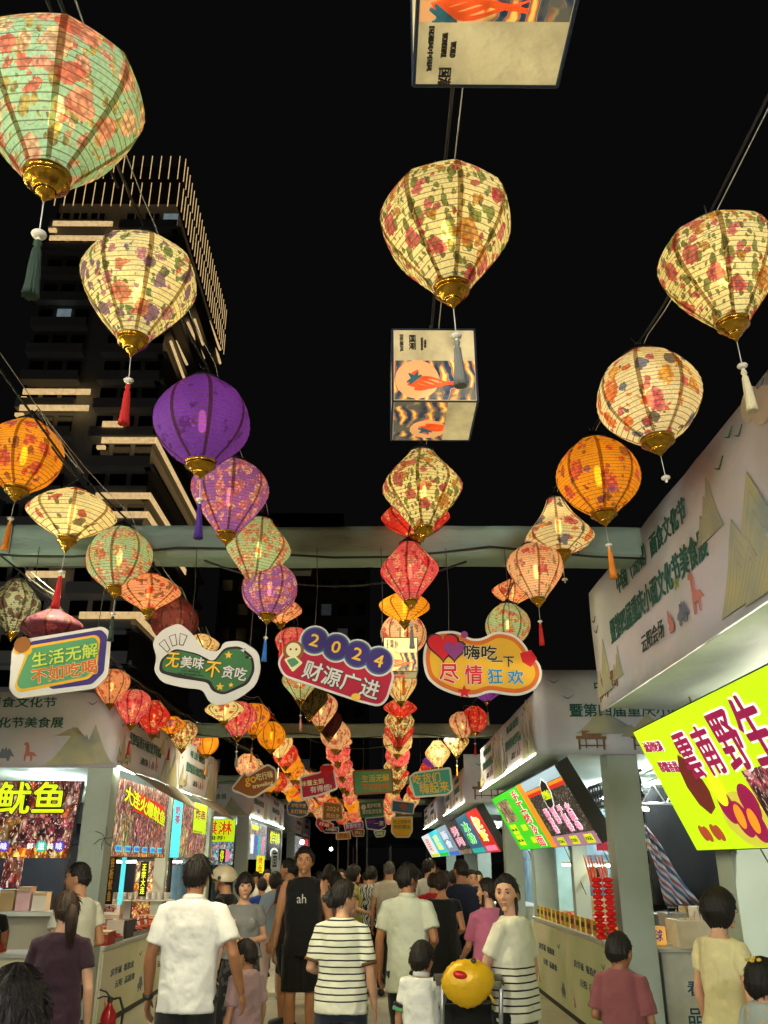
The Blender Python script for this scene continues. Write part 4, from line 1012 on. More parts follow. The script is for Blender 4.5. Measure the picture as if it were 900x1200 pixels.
text(EL2, '暨第四届重庆小面文化节美食展', -4.5, 3.1, .014, 1.9, .13, TXG, eL2, bold=.03); text(EL2, '中国（云阳）面食文化节', -4.5, 3.33, .014, 1.5, .12, TXG, eL2, bold=.03); mountain(EL2, eL2, -3.7, 2.68, .7, .42, 4, .014)
tL3, FL3, EL3, eL3, _ = stall_block(-1, 33.7, 41.5, 2, 'third left market stall in the far distance', zt=3.42, far=True)
mountain(EL3, eL3, -3.7, 2.68, .7, .42, 4, .014)
tL0, _, _, _, _ = stall_block(-1, -2.5, 5.6, 2, 'left market stall beside the place where the photo is taken', zt=3.42, end=False, far=True)

# reversed printed flaps hanging under the left fascia
for k, (y0, y1) in enumerate(((10.15, 13.3), (13.45, 16.7))):
    t = thing('loose_cloth_flap', ['loose printed cloth flap sagging above the fire squid sign', 'loose cloth flap sagging under the far half of the left banner'][k], 'cloth', (0, 0, 0), 0, 'loose flaps under the left banner')
    b = MB(); nx, ny = 30, 6
    def fp(u, v):
        y = y0+(y1-y0)*u; dr = (.02+.36*u**1.2)*v
        return (-2.95+.34*v*(.25+.75*u)+.03*sin(v*3), y, 2.665-dr*.8-.05*sin(pi*u)*v+.012*noise.noise(Vector((u*6, v*2, k))))
    for i in range(nx+1):
        for j in range(ny+1): b.v.append(fp(i/nx, j/ny))
    for i in range(nx):
        for j in range(ny): q = i*(ny+1)+j; b.f.append((q, q+ny+1, q+ny+2, q+1))
    o = b.build('flap_cloth', M('flap_cloth', '#9a9484', .7, var=.2, nsc=2), t, True); md = o.modifiers.new('s', 'SOLIDIFY'); md.thickness = .006
    b = MB()
    for q in range(7):
        p = [Vector(fp(.45+.06*q+a, c_)) for a, c_ in ((0, .3), (.035, .3), (.035, .75), (0, .75))]; b.add([(v.x+.008, v.y, v.z-.008) for v in p], [(0, 1, 2, 3)])
    b.build('show_through_print', TXG, t, kind='stuff')

# ================================================================= LIT SIGNS
V3 = Vector
# left, facing the entrance: squid
P4 = [V3((-5.0, 10.35, 2.52)), V3((-3.40, 10.35, 2.52)), V3((-3.46, 10.35, 1.70)), V3((-5.0, 10.35, 1.70))]
t, patch, rect, words, blob, F, uv = lightbox('large lit squid sign facing the entrance at the left edge', P4, .1, SQUID)
rect('food_photo', 0, .52, 1, 1, SQUID); rect('food_photo', 0, .13, .62, .52, SKEW); rect('food_photo', .625, .13, 1, .52, SQUID2); rect('fire_strip', 0, 0, 1, .13, FIREP)
words('鱿鱼', .66, .78, .50, .42, LYL, .05, LBLK); words('铁板', .16, .78, .3, .36, LYL, .05, LBLK)
for u in (.38, .78):
    blob('badge', u+.02, .15, .04, .075, LTEAL); blob('badge', u+.15, .15, .04, .075, LPUR); words('滋', u+.02, .15, .045, .09, LWHT, .03, None, 0, .012); words('味', u+.15, .15, .045, .09, LWHT, .03, None, 0, .012); words('鲜', u-.06, .15, .045, .08, LWHT); words('美', u+.085, .15, .045, .08, LWHT)
# left aisle 1
def left_box(label, y0, y1, z0=1.72, z1=2.58, face=SQUID, X=-3.02):
    return lightbox(label, [V3((X, y0, z1)), V3((X, y1, z1)), V3((X, y1, z0)), V3((X, y0, z0))], .12, face)
t, patch, rect, words, blob, F, uv = left_box('lit sign with yellow fire squid lettering on a red bar beside the left post', 10.5, 13.15)
rect('food_photo', 0, 0, .3, .55, SKEW); rect('food_photo', .3, 0, .62, .55, SQUID2); rect('food_photo', .62, 0, 1, .55, SQUID); patch('red_bar', [(.28, .62), (.9, .50), (.9, .78), (.28, .88)], LRED, .008)
words('大连火爆鱿鱼', .52, .70, .82, .22, LYL, .05, LBLK, -.1, .010); rect('fire_strip', 0, 0, 1, .05, FIREP, .009)
for k in range(6): rect('price_tag', .06+k*.155, .06, .15+k*.155, .14, LCYN, .010); words(['鱿鱼须', '鱿鱼板', '烤面筋', '鸡肉串', '五花肉', '羊肉串'][k], .105+k*.155, .1, .075, .05, LBLU, .02, None, 0, .011)
t, patch, rect, words, blob, F, uv = left_box('lit snack sign with cyan strip and yellow patch, far half of the front left stall', 13.5, 16.3, face=SKEW)
rect('cyan_strip', 0, 0, .22, 1, LCYN); words('奶\n茶', .11, .7, .12, .3, LMAR); rect('food_photo', .24, .5, .55, 1, SQUID); rect('yellow_patch', .55, .45, .95, 1, LYEL); rect('food_photo', .45, .1, .85, .5, SQUID2); words('炸串', .75, .8, .3, .2, LMAR, .03)
t, patch, rect, words, blob, F, uv = lightbox('yellow and blue lit ice cream sign facing the entrance behind the squid stall', [V3((-4.75, 21.5, 2.6)), V3((-3.32, 21.5, 2.6)), V3((-3.32, 21.5, 1.6)), V3((-4.75, 21.5, 1.6))], .1, ICE)
rect('yellow_patch', 0, .5, 1, 1, LYEL); words('冰淇淋', .6, .8, .7, .3, LRED, .05); words('夏日推荐!', .6, .58, .5, .1, LBLK, .02); blob('printed_bun', .5, .25, .15, .18, LORG); blob('printed_flower', .85, .2, .1, .15, LPNK)
t, patch, rect, words, blob, F, uv = left_box('cyan lit seafood sign on the second left stall', 21.7, 25.3, face=ICE)
words('海鲜', .3, .85, .4, .14, LYL, .03); 
for k in range(4): rect('white_panel', .12+k*.2, .15, .26+k*.2, .65, [LWHT, LBLU, LTEAL, LPNK][k], .007)
t, patch, rect, words, blob, F, uv = left_box('black lit sign with tall yellow lettering next to the cyan seafood sign', 25.6, 29.2, face=LBLK)
words('烤羊肉串', .5, .7, .7, .4, LYL, .05); blob('round_logo', .5, .2, .3, .18, LWHT); blob('round_logo', .5, .2, .22, .12, LBLK, 20, .011)
t, patch, rect, words, blob, F, uv = left_box('small cyan lit sign on the farthest left stall', 34, 37.3, face=ICE)
t, patch, rect, words, blob, F, uv = left_box('small red lit sign on the farthest left stall', 37.6, 41, face=LRED)
# unseen stall beside the viewer: signs added to light the walkers
for k, (y0, m_) in enumerate(((-1.9, SQUID), (.9, LYEL), (3.2, SKEW))):
    t, patch, rect, words, blob, F, uv = left_box(['lit squid sign added on the unseen stall left of the viewer', 'yellow green lit sign added on the unseen stall left of the viewer', 'lit skewer sign added on the unseen stall left of the viewer'][k], y0, y0+2.1, face=m_)
    words(['铁板鱿鱼', '冰粉凉虾', '烤串'][k], .5, .7, .8, .3, LRED if k == 1 else LYL, .04)
# right, tilted boxes
def right_box(label, yn, yf, face, z1=2.585, z0=1.835, xt=1.85, xb=2.27):
    return lightbox(label, [V3((xt, yf, z1)), V3((xt, yn, z1)), V3((xb, yn, z0)), V3((xb, yf, z0))], .16, face)
t, patch, rect, words, blob, F, uv = right_box('big yellow green lit sign with maroon chestnut lettering at the right edge', 3.3, 6.25, LYEL, 2.52, 1.735, 1.85, 2.2)
def on_plane(F, px, py):
    r = ray(px, py); o = Vector((0, 0, EYE)); k = (F.o-o).dot(F.n)/r.dot(F.n); return F.ab(o+r*k)
for ch, px, py, w_, h_ in (('雲', 809, 885, .24, .29), ('南', 831, 878, .24, .29), ('野', 857, 867, .29, .33), ('生', 886, 853, .30, .36), ('板', 925, 835, .38, .5), ('栗', 968, 812, .4, .55)):
    a_, b_ = on_plane(F, px, py)
    if px > 900: continue
    text(F, ch, a_, b_, .008, w_, h_, LWHT, t, 0, .1, 0, 'lettering_outline'); text(F, ch, a_, b_, .013, w_, h_, LMAR, t, 0, .03)
words('油润饱满', .085, .84, .115, .085, LMAR, .03, LWHT, -.1); words('粉糯香甜', .115, .66, .115, .085, LMAR, .03, LWHT, -.1)
b = MB(); F.slab(b, [uv(.20, .72), uv(.165, .62), uv(.155, .48), uv(.17, .34), uv(.205, .26), uv(.245, .3), uv(.262, .42), uv(.255, .56), uv(.235, .66)], .003, .009); b.build('printed_chestnut', lit('led_brown', '#6a2420', .6), t)
for (u, v, r) in ((.10, .13, 0), (.125, .12, .2), (.17, .13, 0), (.195, .12, .2)): blob('printed_nut', u, v, .015, .065, lit('led_nut', '#a84a2a', .7), 16, .009, .5)
blob('printed_plate', .36, .2, .10, .19, lit('led_plate', '#c8c040', .8), 26, .007)
for (u, v, c_) in ((.31, .3, LMAR), (.35, .2, LMAR), (.4, .16, LMAR), (.42, .3, LMAR), (.345, .22, LORG), (.395, .18, LORG)): blob('printed_nut', u, v, .035 if c_ == LMAR else .018, .13 if c_ == LMAR else .09, c_, 18, .009 if c_ == LMAR else .011, -.5)
blob('printed_kernel', .31, .42, .03, .12, LYL, 18, .012)
rect('food_photo', .46, .12, .80, .5, CHEST)
t, patch, rect, words, blob, F, uv = right_box('green tilted lit sign with pink lettering and yellow price boxes', 11.4, 14.3, LGRN)
rect('food_photo', .08, .5, .45, .9, SKEW); patch('orange_edge', [(.88, 0), (1, 0), (1, 1), (.88, 1)], LORG); words('酸辣烤冷面', .66, .52, .2, .85, LPNK, .05, LWHT, 0) if False else None
for k, ch in enumerate('手工烤冷面'): words(ch, .72, .88-.19*k, .17, .16, LRED, .06, LWHT)
for k in range(4): rect('price_box', .1+.1*(k % 2), .08+.2*(k//2), .18+.1*(k % 2), .26+.2*(k//2), LYL); words('8元', .14+.1*(k % 2), .17+.2*(k//2), .06, .05, LBLK)
rect('price_box', .42, .32, .56, .42, LYL); rect('price_box', .5, .1, .62, .2, LYL)
t, patch, rect, words, blob, F, uv = right_box('dark brown tilted lit sign with pink vertical lettering and an octagonal badge', 9.15, 11.38, BRNW)
rect('pale_strip', 0, .86, 1, 1, lit('led_pale_blue', '#a8c0d0', .8)); rect('red_fringe', .0, .76, 1, .84, LRED); rect('yellow_fringe', 0, .81, 1, .85, LORG, .008); blob('badge_rim', .5, .72, .16, .17, LWHT, 8, .009, .4); blob('badge', .5, .72, .14, .15, LBLK, 8, .011, .4); words('老重庆', .5, .72, .2, .12, LYL, .04, None, 0, .013)
for k, s_ in enumerate(('酱香饼', '煎饼', '手抓饼', '火腿卷')):
    for q, ch in enumerate(s_): words(ch, .24+.18*k, .5-.125*q, .11, .11, LPNK, .06, LWHT)
rect('pink_strip', 0, 0, 1, .16, lit('led_dusky_pink', '#b0809a', .7))
for k in range(3): rect('price_box', .12+.32*k, .02, .28+.32*k, .13, LYL, .009); words('12元', .2+.32*k, .075, .12, .05, LBLK, .02, None, 0, .011)
cols = [(LRED, LYL, '龙虾', 'red tilted lit sign with yellow lettering and a white shape'), (lit('led_steel', '#3a6a88', .7), LGRN, '冰粉', 'blue and green tilted lit drink sign'), (BRNW, LPNK, '烤肉', 'brown tilted lit sign with pink lettering'), (lit('led_grey', '#8a9aa8', .8), LWHT, '面食', 'grey white tilted lit sign'), (LCYN, LYL, '凉糕', 'cyan and yellow tilted lit sign'), (LWHT, LRED, '豆花', 'white and red tilted lit sign farthest down the right row')]
y = 16.6
for k, (f_, l_, s_, lb) in enumerate(cols):
    W_ = 2.0+.55*k
    t, patch, rect, words, blob, F, uv = right_box(lb, y, y+W_-.05, f_)
    for q, ch in enumerate(s_): words(ch, .5, .7-.3*q, .5, .26, l_, .06, LWHT if l_ != LWHT else LBLU)
    if k == 0: blob('printed_shape', .3, .65, .12, .24, LWHT); rect('lower_strip', .1, .04, .9, .16, LPNK, .008)
    else: rect('lower_strip', .05, .02, .95, .14, [LTEAL, SKEW, LBLU, LGRN, LYL][k-1], .008)
    y += W_
# hangers of the tilted signs
for k, y in enumerate((5.6, 9.4, 11.2, 13.9)):
    t = thing('sign_bracket', ['black rod holding the yellow green chestnut sign', 'black rod at the near end of the brown sign', 'black rod between the brown and green signs', 'black rod at the far end of the green sign'][k], 'bracket', (0, 0, 0), 0, 'rods holding the tilted signs')
    b = MB(); b.tube([(2.05, y, 2.66), (2.12, y, 2.3)], .01, 6); b.tube([(2.28, y, 1.9), (2.45, y-.1, 1.45), (2.5, y-.15, 1.3)], .005, 5); b.build('rod', CABLE, t)

# ================================================================= LAMPS, many of them added unseen to brighten the scene
COOL, WARM = '#e4f0f0', '#fff4dc'
EDGE = '#f0f8c8'
for (x, y0, y1, st_, lb) in ((1.575, 8.85, 13.5, 36, 'thin strip lamp along the lower edge of the second right banner'), (1.575, 16.3, 20.9, 50, 'thin strip lamp along the lower edge of the third right banner'), (1.575, 23.7, 29.9, 50, 'thin strip lamp along the lower edge of the fourth right banner'),
        (-2.93, 10.2, 16.7, 55, 'thin strip lamp along the lower edge of the front left banner'), (-2.93, 21.5, 29.2, 50, 'thin strip lamp along the lower edge of the second left banner'), (-2.93, -1.5, 5.5, 120, 'thin strip lamp added along the unseen banner left of the viewer')):
    t = thing('edge_lamp', lb, 'lamp', (0, 0, 0), 0, 'strip lamps along the banner edges')  # the strip left of the viewer is unseen, added to light the walkers
    b = MB(); b.tube([(x, y0, 2.648), (x, y1, 2.648)], .0055, 6); b.build('glowing_strip', lit('edge_glow_%d' % st_, '#f4f8d8', st_, 0), t)
tube_light((2.5, 2.8, 2.60), (2.5, 5.6, 2.60), WARM, 210, 'strip lamp added under the nearest right fascia')  # strip lamps here, save the spindle one, are added to brighten the stalls
tube_light((3.3, 9.4, 2.52), (3.3, 10.9, 2.52), COOL, 210, 'near strip lamp added inside the second right stall')
tube_light((3.3, 11.6, 2.52), (3.3, 13.1, 2.52), COOL, 210, 'far strip lamp added inside the second right stall')
tube_light((2.75, 9.1, 2.15), (2.75, 10.6, 2.30), '#fff0c8', 20, 'warm strip lamp below the black spindles of the second right stall')
tube_light((3.3, 17.0, 2.52), (3.3, 20.4, 2.52), COOL, 210, 'strip lamp added inside the third right stall')
tube_light((3.3, 24.5, 2.52), (3.3, 28.4, 2.52), COOL, 210, 'strip lamp added inside the fourth right stall')
tube_light((-4.2, 10.9, 2.52), (-4.2, 12.6, 2.52), COOL, 210, 'near strip lamp added inside the squid stall')
tube_light((-4.2, 14.0, 2.52), (-4.2, 16.0, 2.52), COOL, 210, 'far strip lamp added inside the squid stall')
tube_light((-4.2, 22.4, 2.52), (-4.2, 26.5, 2.52), COOL, 210, 'strip lamp added inside the second left stall')
tube_light((-3.2, -1.6, 2.58), (-3.2, .8, 2.58), WARM, 210, 'near strip lamp added in the unseen stall left of the viewer')
tube_light((-3.2, 2.0, 2.58), (-3.2, 4.8, 2.58), WARM, 210, 'far strip lamp added in the unseen stall left of the viewer')
tube_light((-4.7, 10.6, 2.4), (-3.6, 10.6, 2.4), COOL, 40, 'strip lamp added unseen behind the large squid sign')
for k, (x, y, lb) in enumerate(((-2.3, -3.2, 'left added flood lamp, unseen behind the viewer'), (1.3, -3.2, 'right added flood lamp, unseen behind the viewer'))):
    t = thing('added_flood', lb, 'lamp', (x, y, 3.35), 0, 'added flood lamps behind the viewer')  # added out of view to light signs and crowd from the front
    mt = Matrix.Rotation(radians(-8), 3, 'X')
    b = MB(); b.box((0, -.04, 0), (.5, .07, .34), mat=mt); b.tube([(0, -.05, .1), (0, -.05, .35)], .015, 6); b.build('housing', HOUS, t)
    b = MB(); b.box((0, .004, 0), (.44, .01, .28), mat=mt); b.build('lens', lit('added_flood_glow', '#f4f3ee', 520, 0), t)
for k, (x, y, lb) in enumerate(((-2.0, 5.25, 'left added flood lamp hidden behind the first beam'), (-.6, 5.4, 'right added flood lamp hidden behind the first beam'), (-2.0, 13.25, 'left added flood lamp hidden behind the second beam'), (.9, 13.25, 'right added flood lamp hidden behind the second beam'))):
    t = thing('added_flood', lb, 'lamp', (x, y, 3.46), 0, 'added flood lamps behind the beams')  # added out of sight to brighten crowd, counters and floor further down
    mt = Matrix.Rotation(radians(-42), 3, 'X')
    b = MB(); b.box((0, -.03, 0), (.34, .04, .14), mat=mt); b.build('housing', HOUS, t)
    b = MB(); b.box((0, .004, 0), (.30, .01, .11), mat=mt); b.build('lens', lit('added_beam_glow', '#fff0c0', 520, 0), t)
for k, (px, py, Y) in enumerate(((354, 987, 30), (388, 995, 44))):
    p = onY(px, py, Y); t = thing('spot_lamp', ['bright white spot lamp between the left posts', 'bright white spot lamp far down the aisle'][k], 'lamp', p, 0)
    b = MB(); b.ell((0, 0, 0), (.07, .03, .07)); b.build('lens', lit('spot_glow', '#eef6ff', 60, 0), t, True)
    b = MB(); b.box((0, .06, 0), (.18, .06, .14)); b.tube([(0, .07, .05), (0, .08, .6 if k == 0 else 3)], .012, 6); b.build('bracket', HOUS, t)

# ================================================================= COUNTERS AND GOODS
CTOP = M('counter_top', '#c8ccc4', .3, var=.05, nsc=3)
def cpan_mat():
    t = NT('counter_print'); v = t.coord(); n = t.noise(v, 1.1, 3)
    t.L(t.ramp(n.outputs[0], [(.35, C('#c4d298')), (.55, C('#dcdeb8')), (.7, C('#e2dcc6'))]), t.p.inputs['Base Color']); t.p.inputs['Roughness'].default_value = .4; return t.m
CPAN = cpan_mat(); SKIRT = M('counter_base', '#2a2c2a', .6); TXB = M('print_blue_green', '#1a4a5a', .6)
def counter(label, X0, X1, y0, y1, z, side, words_on=True, near_face=False):
    t = thing('serving_counter', label, 'counter', ((X0+X1)/2, (y0+y1)/2, 0))
    cx, cy = (X0+X1)/2, (y0+y1)/2; w_, l_ = abs(X1-X0), y1-y0
    b = MB(); b.box((0, 0, z/2), (w_-.02, l_-.02, z-.02)); b.build('carcass', CPAN, t)
    b = MB(); b.box((0, 0, z+.012), (w_+.05, l_+.05, .035)); b.build('top', CTOP, t)
    if side:
        F = Frame((X0-cx, (y0 if side < 0 else y1)-cy, 0), (0, -side, 0), (0, 0, 1)) if side > 0 else Frame((X1-cx, y0-cy, 0), (0, 1, 0), (0, 0, 1))
        n = max(1, round(l_/2.0)); W = l_/n
        for k in range(n):
            b = MB(); F.rect(b, k*W+.008, .06, (k+1)*W-.008, z-.02, .0, .012); p = b.build('front_panel', CPAN, t)
            b = MB(); F.rect(b, k*W, 0, (k+1)*W, .055, .0, .008); b.build('kick_strip', SKIRT, t)
            if words_on:
                text(F, '庆华诞  看恐龙', k*W+W*.42, z*.66, .0125, W*.48, .075, TXB, p); text(F, '云阳  品面食', k*W+W*.50, z*.48, .0125, W*.42, .075, TXB, p)
                bird(F, p, k*W+W*.8, z*.75, .07, .016); dino(F, p, k*W+W*.82, .16, .22, k % 2 and 0 or 1, .016); dino(F, p, k*W+W*.12, .14, .16, 2, .016)
    return t
tRC = counter('long printed counter of the second right stall with price cards and red skewers', 2.27, 2.95, 9.05, 13.5, .91, 1)
tLC = counter('long pale printed counter of the squid stall running along the aisle', -3.6, -2.97, 10.45, 16.6, .77, -1)
counter('printed counter of the third right stall', 2.27, 2.95, 16.4, 20.9, .91, 1); counter('printed counter of the second left stall', -3.6, -2.97, 21.7, 29.1, .8, -1)
counter('distant counter of the fourth right stall', 2.27, 2.95, 23.8, 29.8, .91, 1, False)
# white end counter behind the woman in yellow
t = thing('end_counter', 'white end counter printed with blue green characters behind the woman in the yellow blouse', 'counter', (3.75, 8.85, 0))
b = MB(); b.box((0, .2, .44), (2.2, .4, .88)); b.build('carcass', M('counter_white', '#b8bcb0', .4), t)
F = Frame((-1.1, 0, 0), (1, 0, 0), (0, 0, 1)); pn = MB(); F.rect(pn, .0, .04, 2.2, .86, .0, .01); pn = pn.build('front_panel', M('counter_white'if False else 'panel_white', '#c4c6bc', .35), t)
for k, ch in enumerate('看恐龙'): text(F, ch, .27+.215*k, .59, .011, .13, .12, TXB, pn, bold=.04)
for k, ch in enumerate('品面食'): text(F, ch, .25+.215*k, .37, .011, .13, .12, TXB, pn, bold=.04)
b = MB(); b.box((0, .2, .9), (2.24, .44, .03)); b.build('top', CTOP, t)
# foam boxes with sticks
FOAM = M('foam_box', '#d8ccb0', .8, bump=.4, bsc=40); STICK = M('bamboo_stick', '#c8a468', .7)
for k, (x, y, w_, h_, lb) in enumerate(((3.13, 8.98, .62, .24, 'cream foam box with wooden sticks on the white end counter'), (3.55, 9.05, .7, .2, 'second foam box right beside the stick box on the end counter'))):
    t = thing('foam_box', lb, 'box', (x, y, .915)); b = MB(); th = .03
    b.box((0, -.17, h_/2), (w_, th, h_)); b.box((0, .17, h_/2), (w_, th, h_)); b.box((-w_/2+th/2, 0, h_/2), (th, .31, h_)); b.box((w_/2-th/2, 0, h_/2), (th, .31, h_)); b.box((0, 0, .02), (w_-.06, .31, .04)); b.box((0, -.19, h_-.03), (w_+.03, .02, .05)); b.build('foam_walls', FOAM, t)
    for q in range(22):
        b = MB(); x0 = R.uniform(-w_*.42, w_*.42); y0 = R.uniform(-.1, .1); b.tube([(x0, y0, .05), (x0+R.uniform(-.06, .06), y0+R.uniform(-.04, .04), h_+R.uniform(.02, .09))], .004, 5); b.build('stick', STICK, t)
# equipment behind the end counter
t = thing('black_curtain', 'black cloth curtain hanging inside behind the end counter', 'curtain', (0, 0, 0)); FC = Frame((3.1, 10.9, 0), (1, 0, 0), (0, 0, 1)); sheet(FC, .15, 1.2, 1.02, 2.5, DKCL, 'curtain_cloth', t, .06, 20, 6, 4)
t = thing('blue_banner', 'pale blue printed cloth hanging in front of the black curtain', 'banner', (0, 0, 0)); FB_ = Frame((3.95, 10.2, 0), (1, 0, 0), (0, 0, 1)); f_ = sheet(FB_, .0, 1.25, 1.6, 2.5, CURT, 'printed_cloth', t, .04, 16, 6, 9)
text(FB_, '暨第四届重庆小面', .52, 1.82, .05, .9, .12, TXF if False else M('print_soft_green', '#4f7a80', .7), f_, bold=.03)
t = thing('striped_tarp', 'red white and blue striped tarp hanging beside the black curtain', 'tarp', (0, 0, 0))
tp = NT('tarp_stripes'); v = tp.coord(); sp = tp.N('ShaderNodeSeparateXYZ'); tp.L(v, sp.inputs[0]); fr_ = tp.math('FRACT', tp.math('MULTIPLY', tp.math('ADD', sp.outputs[2], sp.outputs[0]), 7.))
tp.L(tp.ramp(fr_, [(0, C('#6a3438')), (.25, C('#8c9094')), (.5, C('#2c3c58')), (.8, C('#7c8288'))], 'CONSTANT'), tp.p.inputs['Base Color'])
b = MB(); 
for i in range(9):
    for j in range(9):
        v_ = j/8; b.v.append((3.12+.04*i/8+.34*v_*(i/8)+.18*v_, 10.6+.05*sin(i*1.9+j), 2.05-.85*v_))
for i in range(8):
    for j in range(8): q = i*9+j; b.f.append((q, q+1, q+10, q+9))
o = b.build('tarp_cloth', tp.m, t, True); md = o.modifiers.new('s', 'SOLIDIFY'); md.thickness = .01
METAL = M('steel', '#9a9c98', .35, .8); METD = M('steel_dark', '#4a4c4a', .5, .6)
t = thing('steel_table', 'steel worktable with cookers behind the white end counter', 'table', (3.7, 10.0, 0))
b = MB(); b.box((0, 0, 1.0), (2.0, .5, .04)); b.build('top', METAL, t)
b = MB(); b.box((0, -.22, .72), (1.9, .02, .5)); b.build('apron', METD, t)
for sx in (-.92, .92):
    for sy in (-.2, .2): b = MB(); b.box((sx, sy, .49), (.04, .04, .98)); b.build('leg', METAL, t)
for k, (x, w_, h_, m_, lb) in enumerate(((3.15, .22, .14, METAL, 'small steel cooker on the worktable'), (3.5, .26, .2, WHT, 'white appliance on the worktable'), (3.8, .34, .16, METAL, 'wide steel fryer on the worktable'))):
    t = thing('cooker', lb, 'cooker', (x, 9.95, 1.022)); b = MB(); b.box((0, 0, h_/2), (w_, .3, h_)); b.build('body', m_, t); b = MB(); b.box((0, -.155, h_*.4), (w_*.5, .01, h_*.35)); b.build('control_plate', METD, t)
    b = MB(); b.tube([(-w_*.2, 0, h_), (-w_*.2, 0, h_+.05), (w_*.2, 0, h_+.05), (w_*.2, 0, h_)], .008, 6); b.build('handle', HOUS, t)
# truss and spindle rail
t = thing('roof_truss', 'light metal lattice truss inside the second right stall', 'truss', (0, 0, 0)); b = MB()
for z in (2.28, 2.5): b.tube([(2.6, 10.35, z), (4.6, 10.35, z)], .018, 6)
b.build('chord', METAL, t); 
for k in range(14): b = MB(); x = 2.65+k*.14; b.tube([(x, 10.35, 2.28 if k % 2 else 2.5), (x+.14, 10.35, 2.5 if k % 2 else 2.28)], .008, 5); b.build('brace', METAL, t)
t = thing('spindle_rail', 'dark turned spindle rail over the counter of the second right stall', 'rail', (0, 0, 0))
for z0 in (2.53, 2.28): b = MB(); b.tube([(2.72, 9.1, z0), (2.72, 11.4, z0)], .02, 6); b.build('rail', HOUS, t)
for k in range(17): b = MB(); b.lathe([(0, .012), (.05, .026), (.09, .012), (.15, .03), (.2, .012), (.25, .02)], 8, (2.72, 9.18+k*.135, 2.28)); b.build('spindle', HOUS, t)
# price cards along the right counter, skewer lanterns, sign
CARD = M('card_yellow', '#c8a830', .6); CARDB = M('card_print', '#3a2a14', .6)
for k in range(15):
    y = 9.35+k*.28; t = thing('price_card', ('small yellow price card' if k % 3 else 'small orange price card')+' standing on the second right counter', 'card', (2.31, y, .94), 0, 'price cards along the second right counter')
    b = MB(); b.box((0, 0, .075), (.012, .2, .15)); b.build('card', CARD if k % 3 else M('card_orange', '#b87a24', .6), t); b = MB(); b.box((-.008, 0, .08), (.004, .14, .05)); b.build('print', CARDB, t)
t = thing('counter_sign', 'orange lit sign with purple characters on the near end of the right counter', 'sign', (2.52, 8.98, .935))
Fs = Frame((-.235, 0, 0), (1, 0, 0), (0, 0, 1)); b = MB(); Fs.rect(b, 0, 0, .47, .155, -.03, 0); b.build('board', lit('sign_amber', '#e8a848', .7), t)
text(Fs, '蟹黄虾球', .27, .08, .001, .34, .1, lit('sign_violet', '#3a2a80', .35), t, bold=.04); b = MB(); Fs.slab(b, circle(.05, .08, .03, 16, .05), 0, .004); b.build('printed_shape', ORG, t)
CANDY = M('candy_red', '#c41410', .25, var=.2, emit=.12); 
for k, (px, lb) in enumerate(((704.5, 'left stack of glossy red candied balls on a stick'), (718, 'right stack of glossy red candied balls on a stick'))):
    p = onY(px, 1093, 8.7); p.z = .94
    t = thing('candied_skewer', lb, 'skewer', (p.x, 8.7, .94), 0, 'red candied stacks on the counter')
    for q in range(11): b = MB(); b.lathe([(0, .024), (.008, .042), (.022, .049), (.036, .042), (.046, .024)], 16, (0, 0, .06+q*.048), fn=lambda th, i, z: 1+.05*sin(5*th)); b.build('candied_ball', CANDY, t, True)
    b = MB(); b.tube([(0, 0, 0), (0, 0, .62), (-.01, 0, .72)], .006, 6); b.build('stick', STICK, t)
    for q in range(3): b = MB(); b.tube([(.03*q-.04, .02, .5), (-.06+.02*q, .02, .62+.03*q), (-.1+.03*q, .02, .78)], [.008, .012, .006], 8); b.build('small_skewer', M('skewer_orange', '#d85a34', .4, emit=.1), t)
t = thing('plastic_tub', 'pink and white plastic tub on the right counter', 'tub', (2.46, 9.5, .94)); b = MB(); b.lathe([(0, .07), (.16, .085), (.17, .09)], 20); b.build('tub', WHT, t, True); b = MB(); b.lathe([(.04, .077), (.1, .084)], 20, caps=False); b.build('label_band', LPNK, t, True); b = MB(); b.lathe([(.17, .092), (.19, .09)], 20); b.build('lid', M('lid_red', '#b03048', .4), t)
# white board inside the second stall, cyan light put into its colour
t = thing('white_board', 'tall white board with cyan light in its colour inside the second right stall', 'board', (2.75, 13.1, 0)); b = MB(); b.box((0, 0, 1.25), (.36, .05, 2.5)); b.build('panel', M('board_cyan_lit', '#a8d4d8', .4), t); b = MB(); b.box((.03, -.03, 1.9), (.05, .01, .16)); b.build('label_plate', CARDB, t)
# left counter goods
BOXM = M('carton_red', '#9a2014', .6, var=.3, nsc=30); GOLDT = M('print_gold', '#c89a3c', .4, .3)
tt = counter('front counter of the squid stall facing the entrance', -5.6, -3.35, 9.55, 10.02, .78, 0)
FT = Frame((-1.12, -.236, 0), (1, 0, 0), (0, 0, 1)); b = MB(); FT.rect(b, 0, .05, 2.24, .74, 0, .012); b.build('front_panel', CPAN, tt)
def carton(x, y, z, w_, h_, dd, label, mat=BOXM, words_=None, wm=GOLDT):
    t = thing('carton', label, 'box', (x, y, z)); b = MB(); b.box((0, 0, h_/2), (w_, dd, h_)); b.build('box_body', mat, t)
    b = MB(); b.box((0, 0, h_+.003), (w_+.01, dd+.01, .008)); b.box((0, -dd/2-.003, h_*.9), (w_*.98, .004, h_*.12)); b.build('lid', M('carton_lid', '#b8a078', .7), t)
    if words_: Fq = Frame((-w_/2, -dd/2, 0), (1, 0, 0), (0, 0, 1)); text(Fq, words_, w_/2, h_*.5, .004, w_*.7, h_*.5, wm, t, bold=.04)
    return t
carton(-4.02, 9.66, .815, .5, .2, .3, 'red carton with gold lettering on the front counter at the left', words_='大连')
carton(-4.62, 9.66, .815, .5, .2, .3, 'second red carton left of the lettered one', words_='火爆')
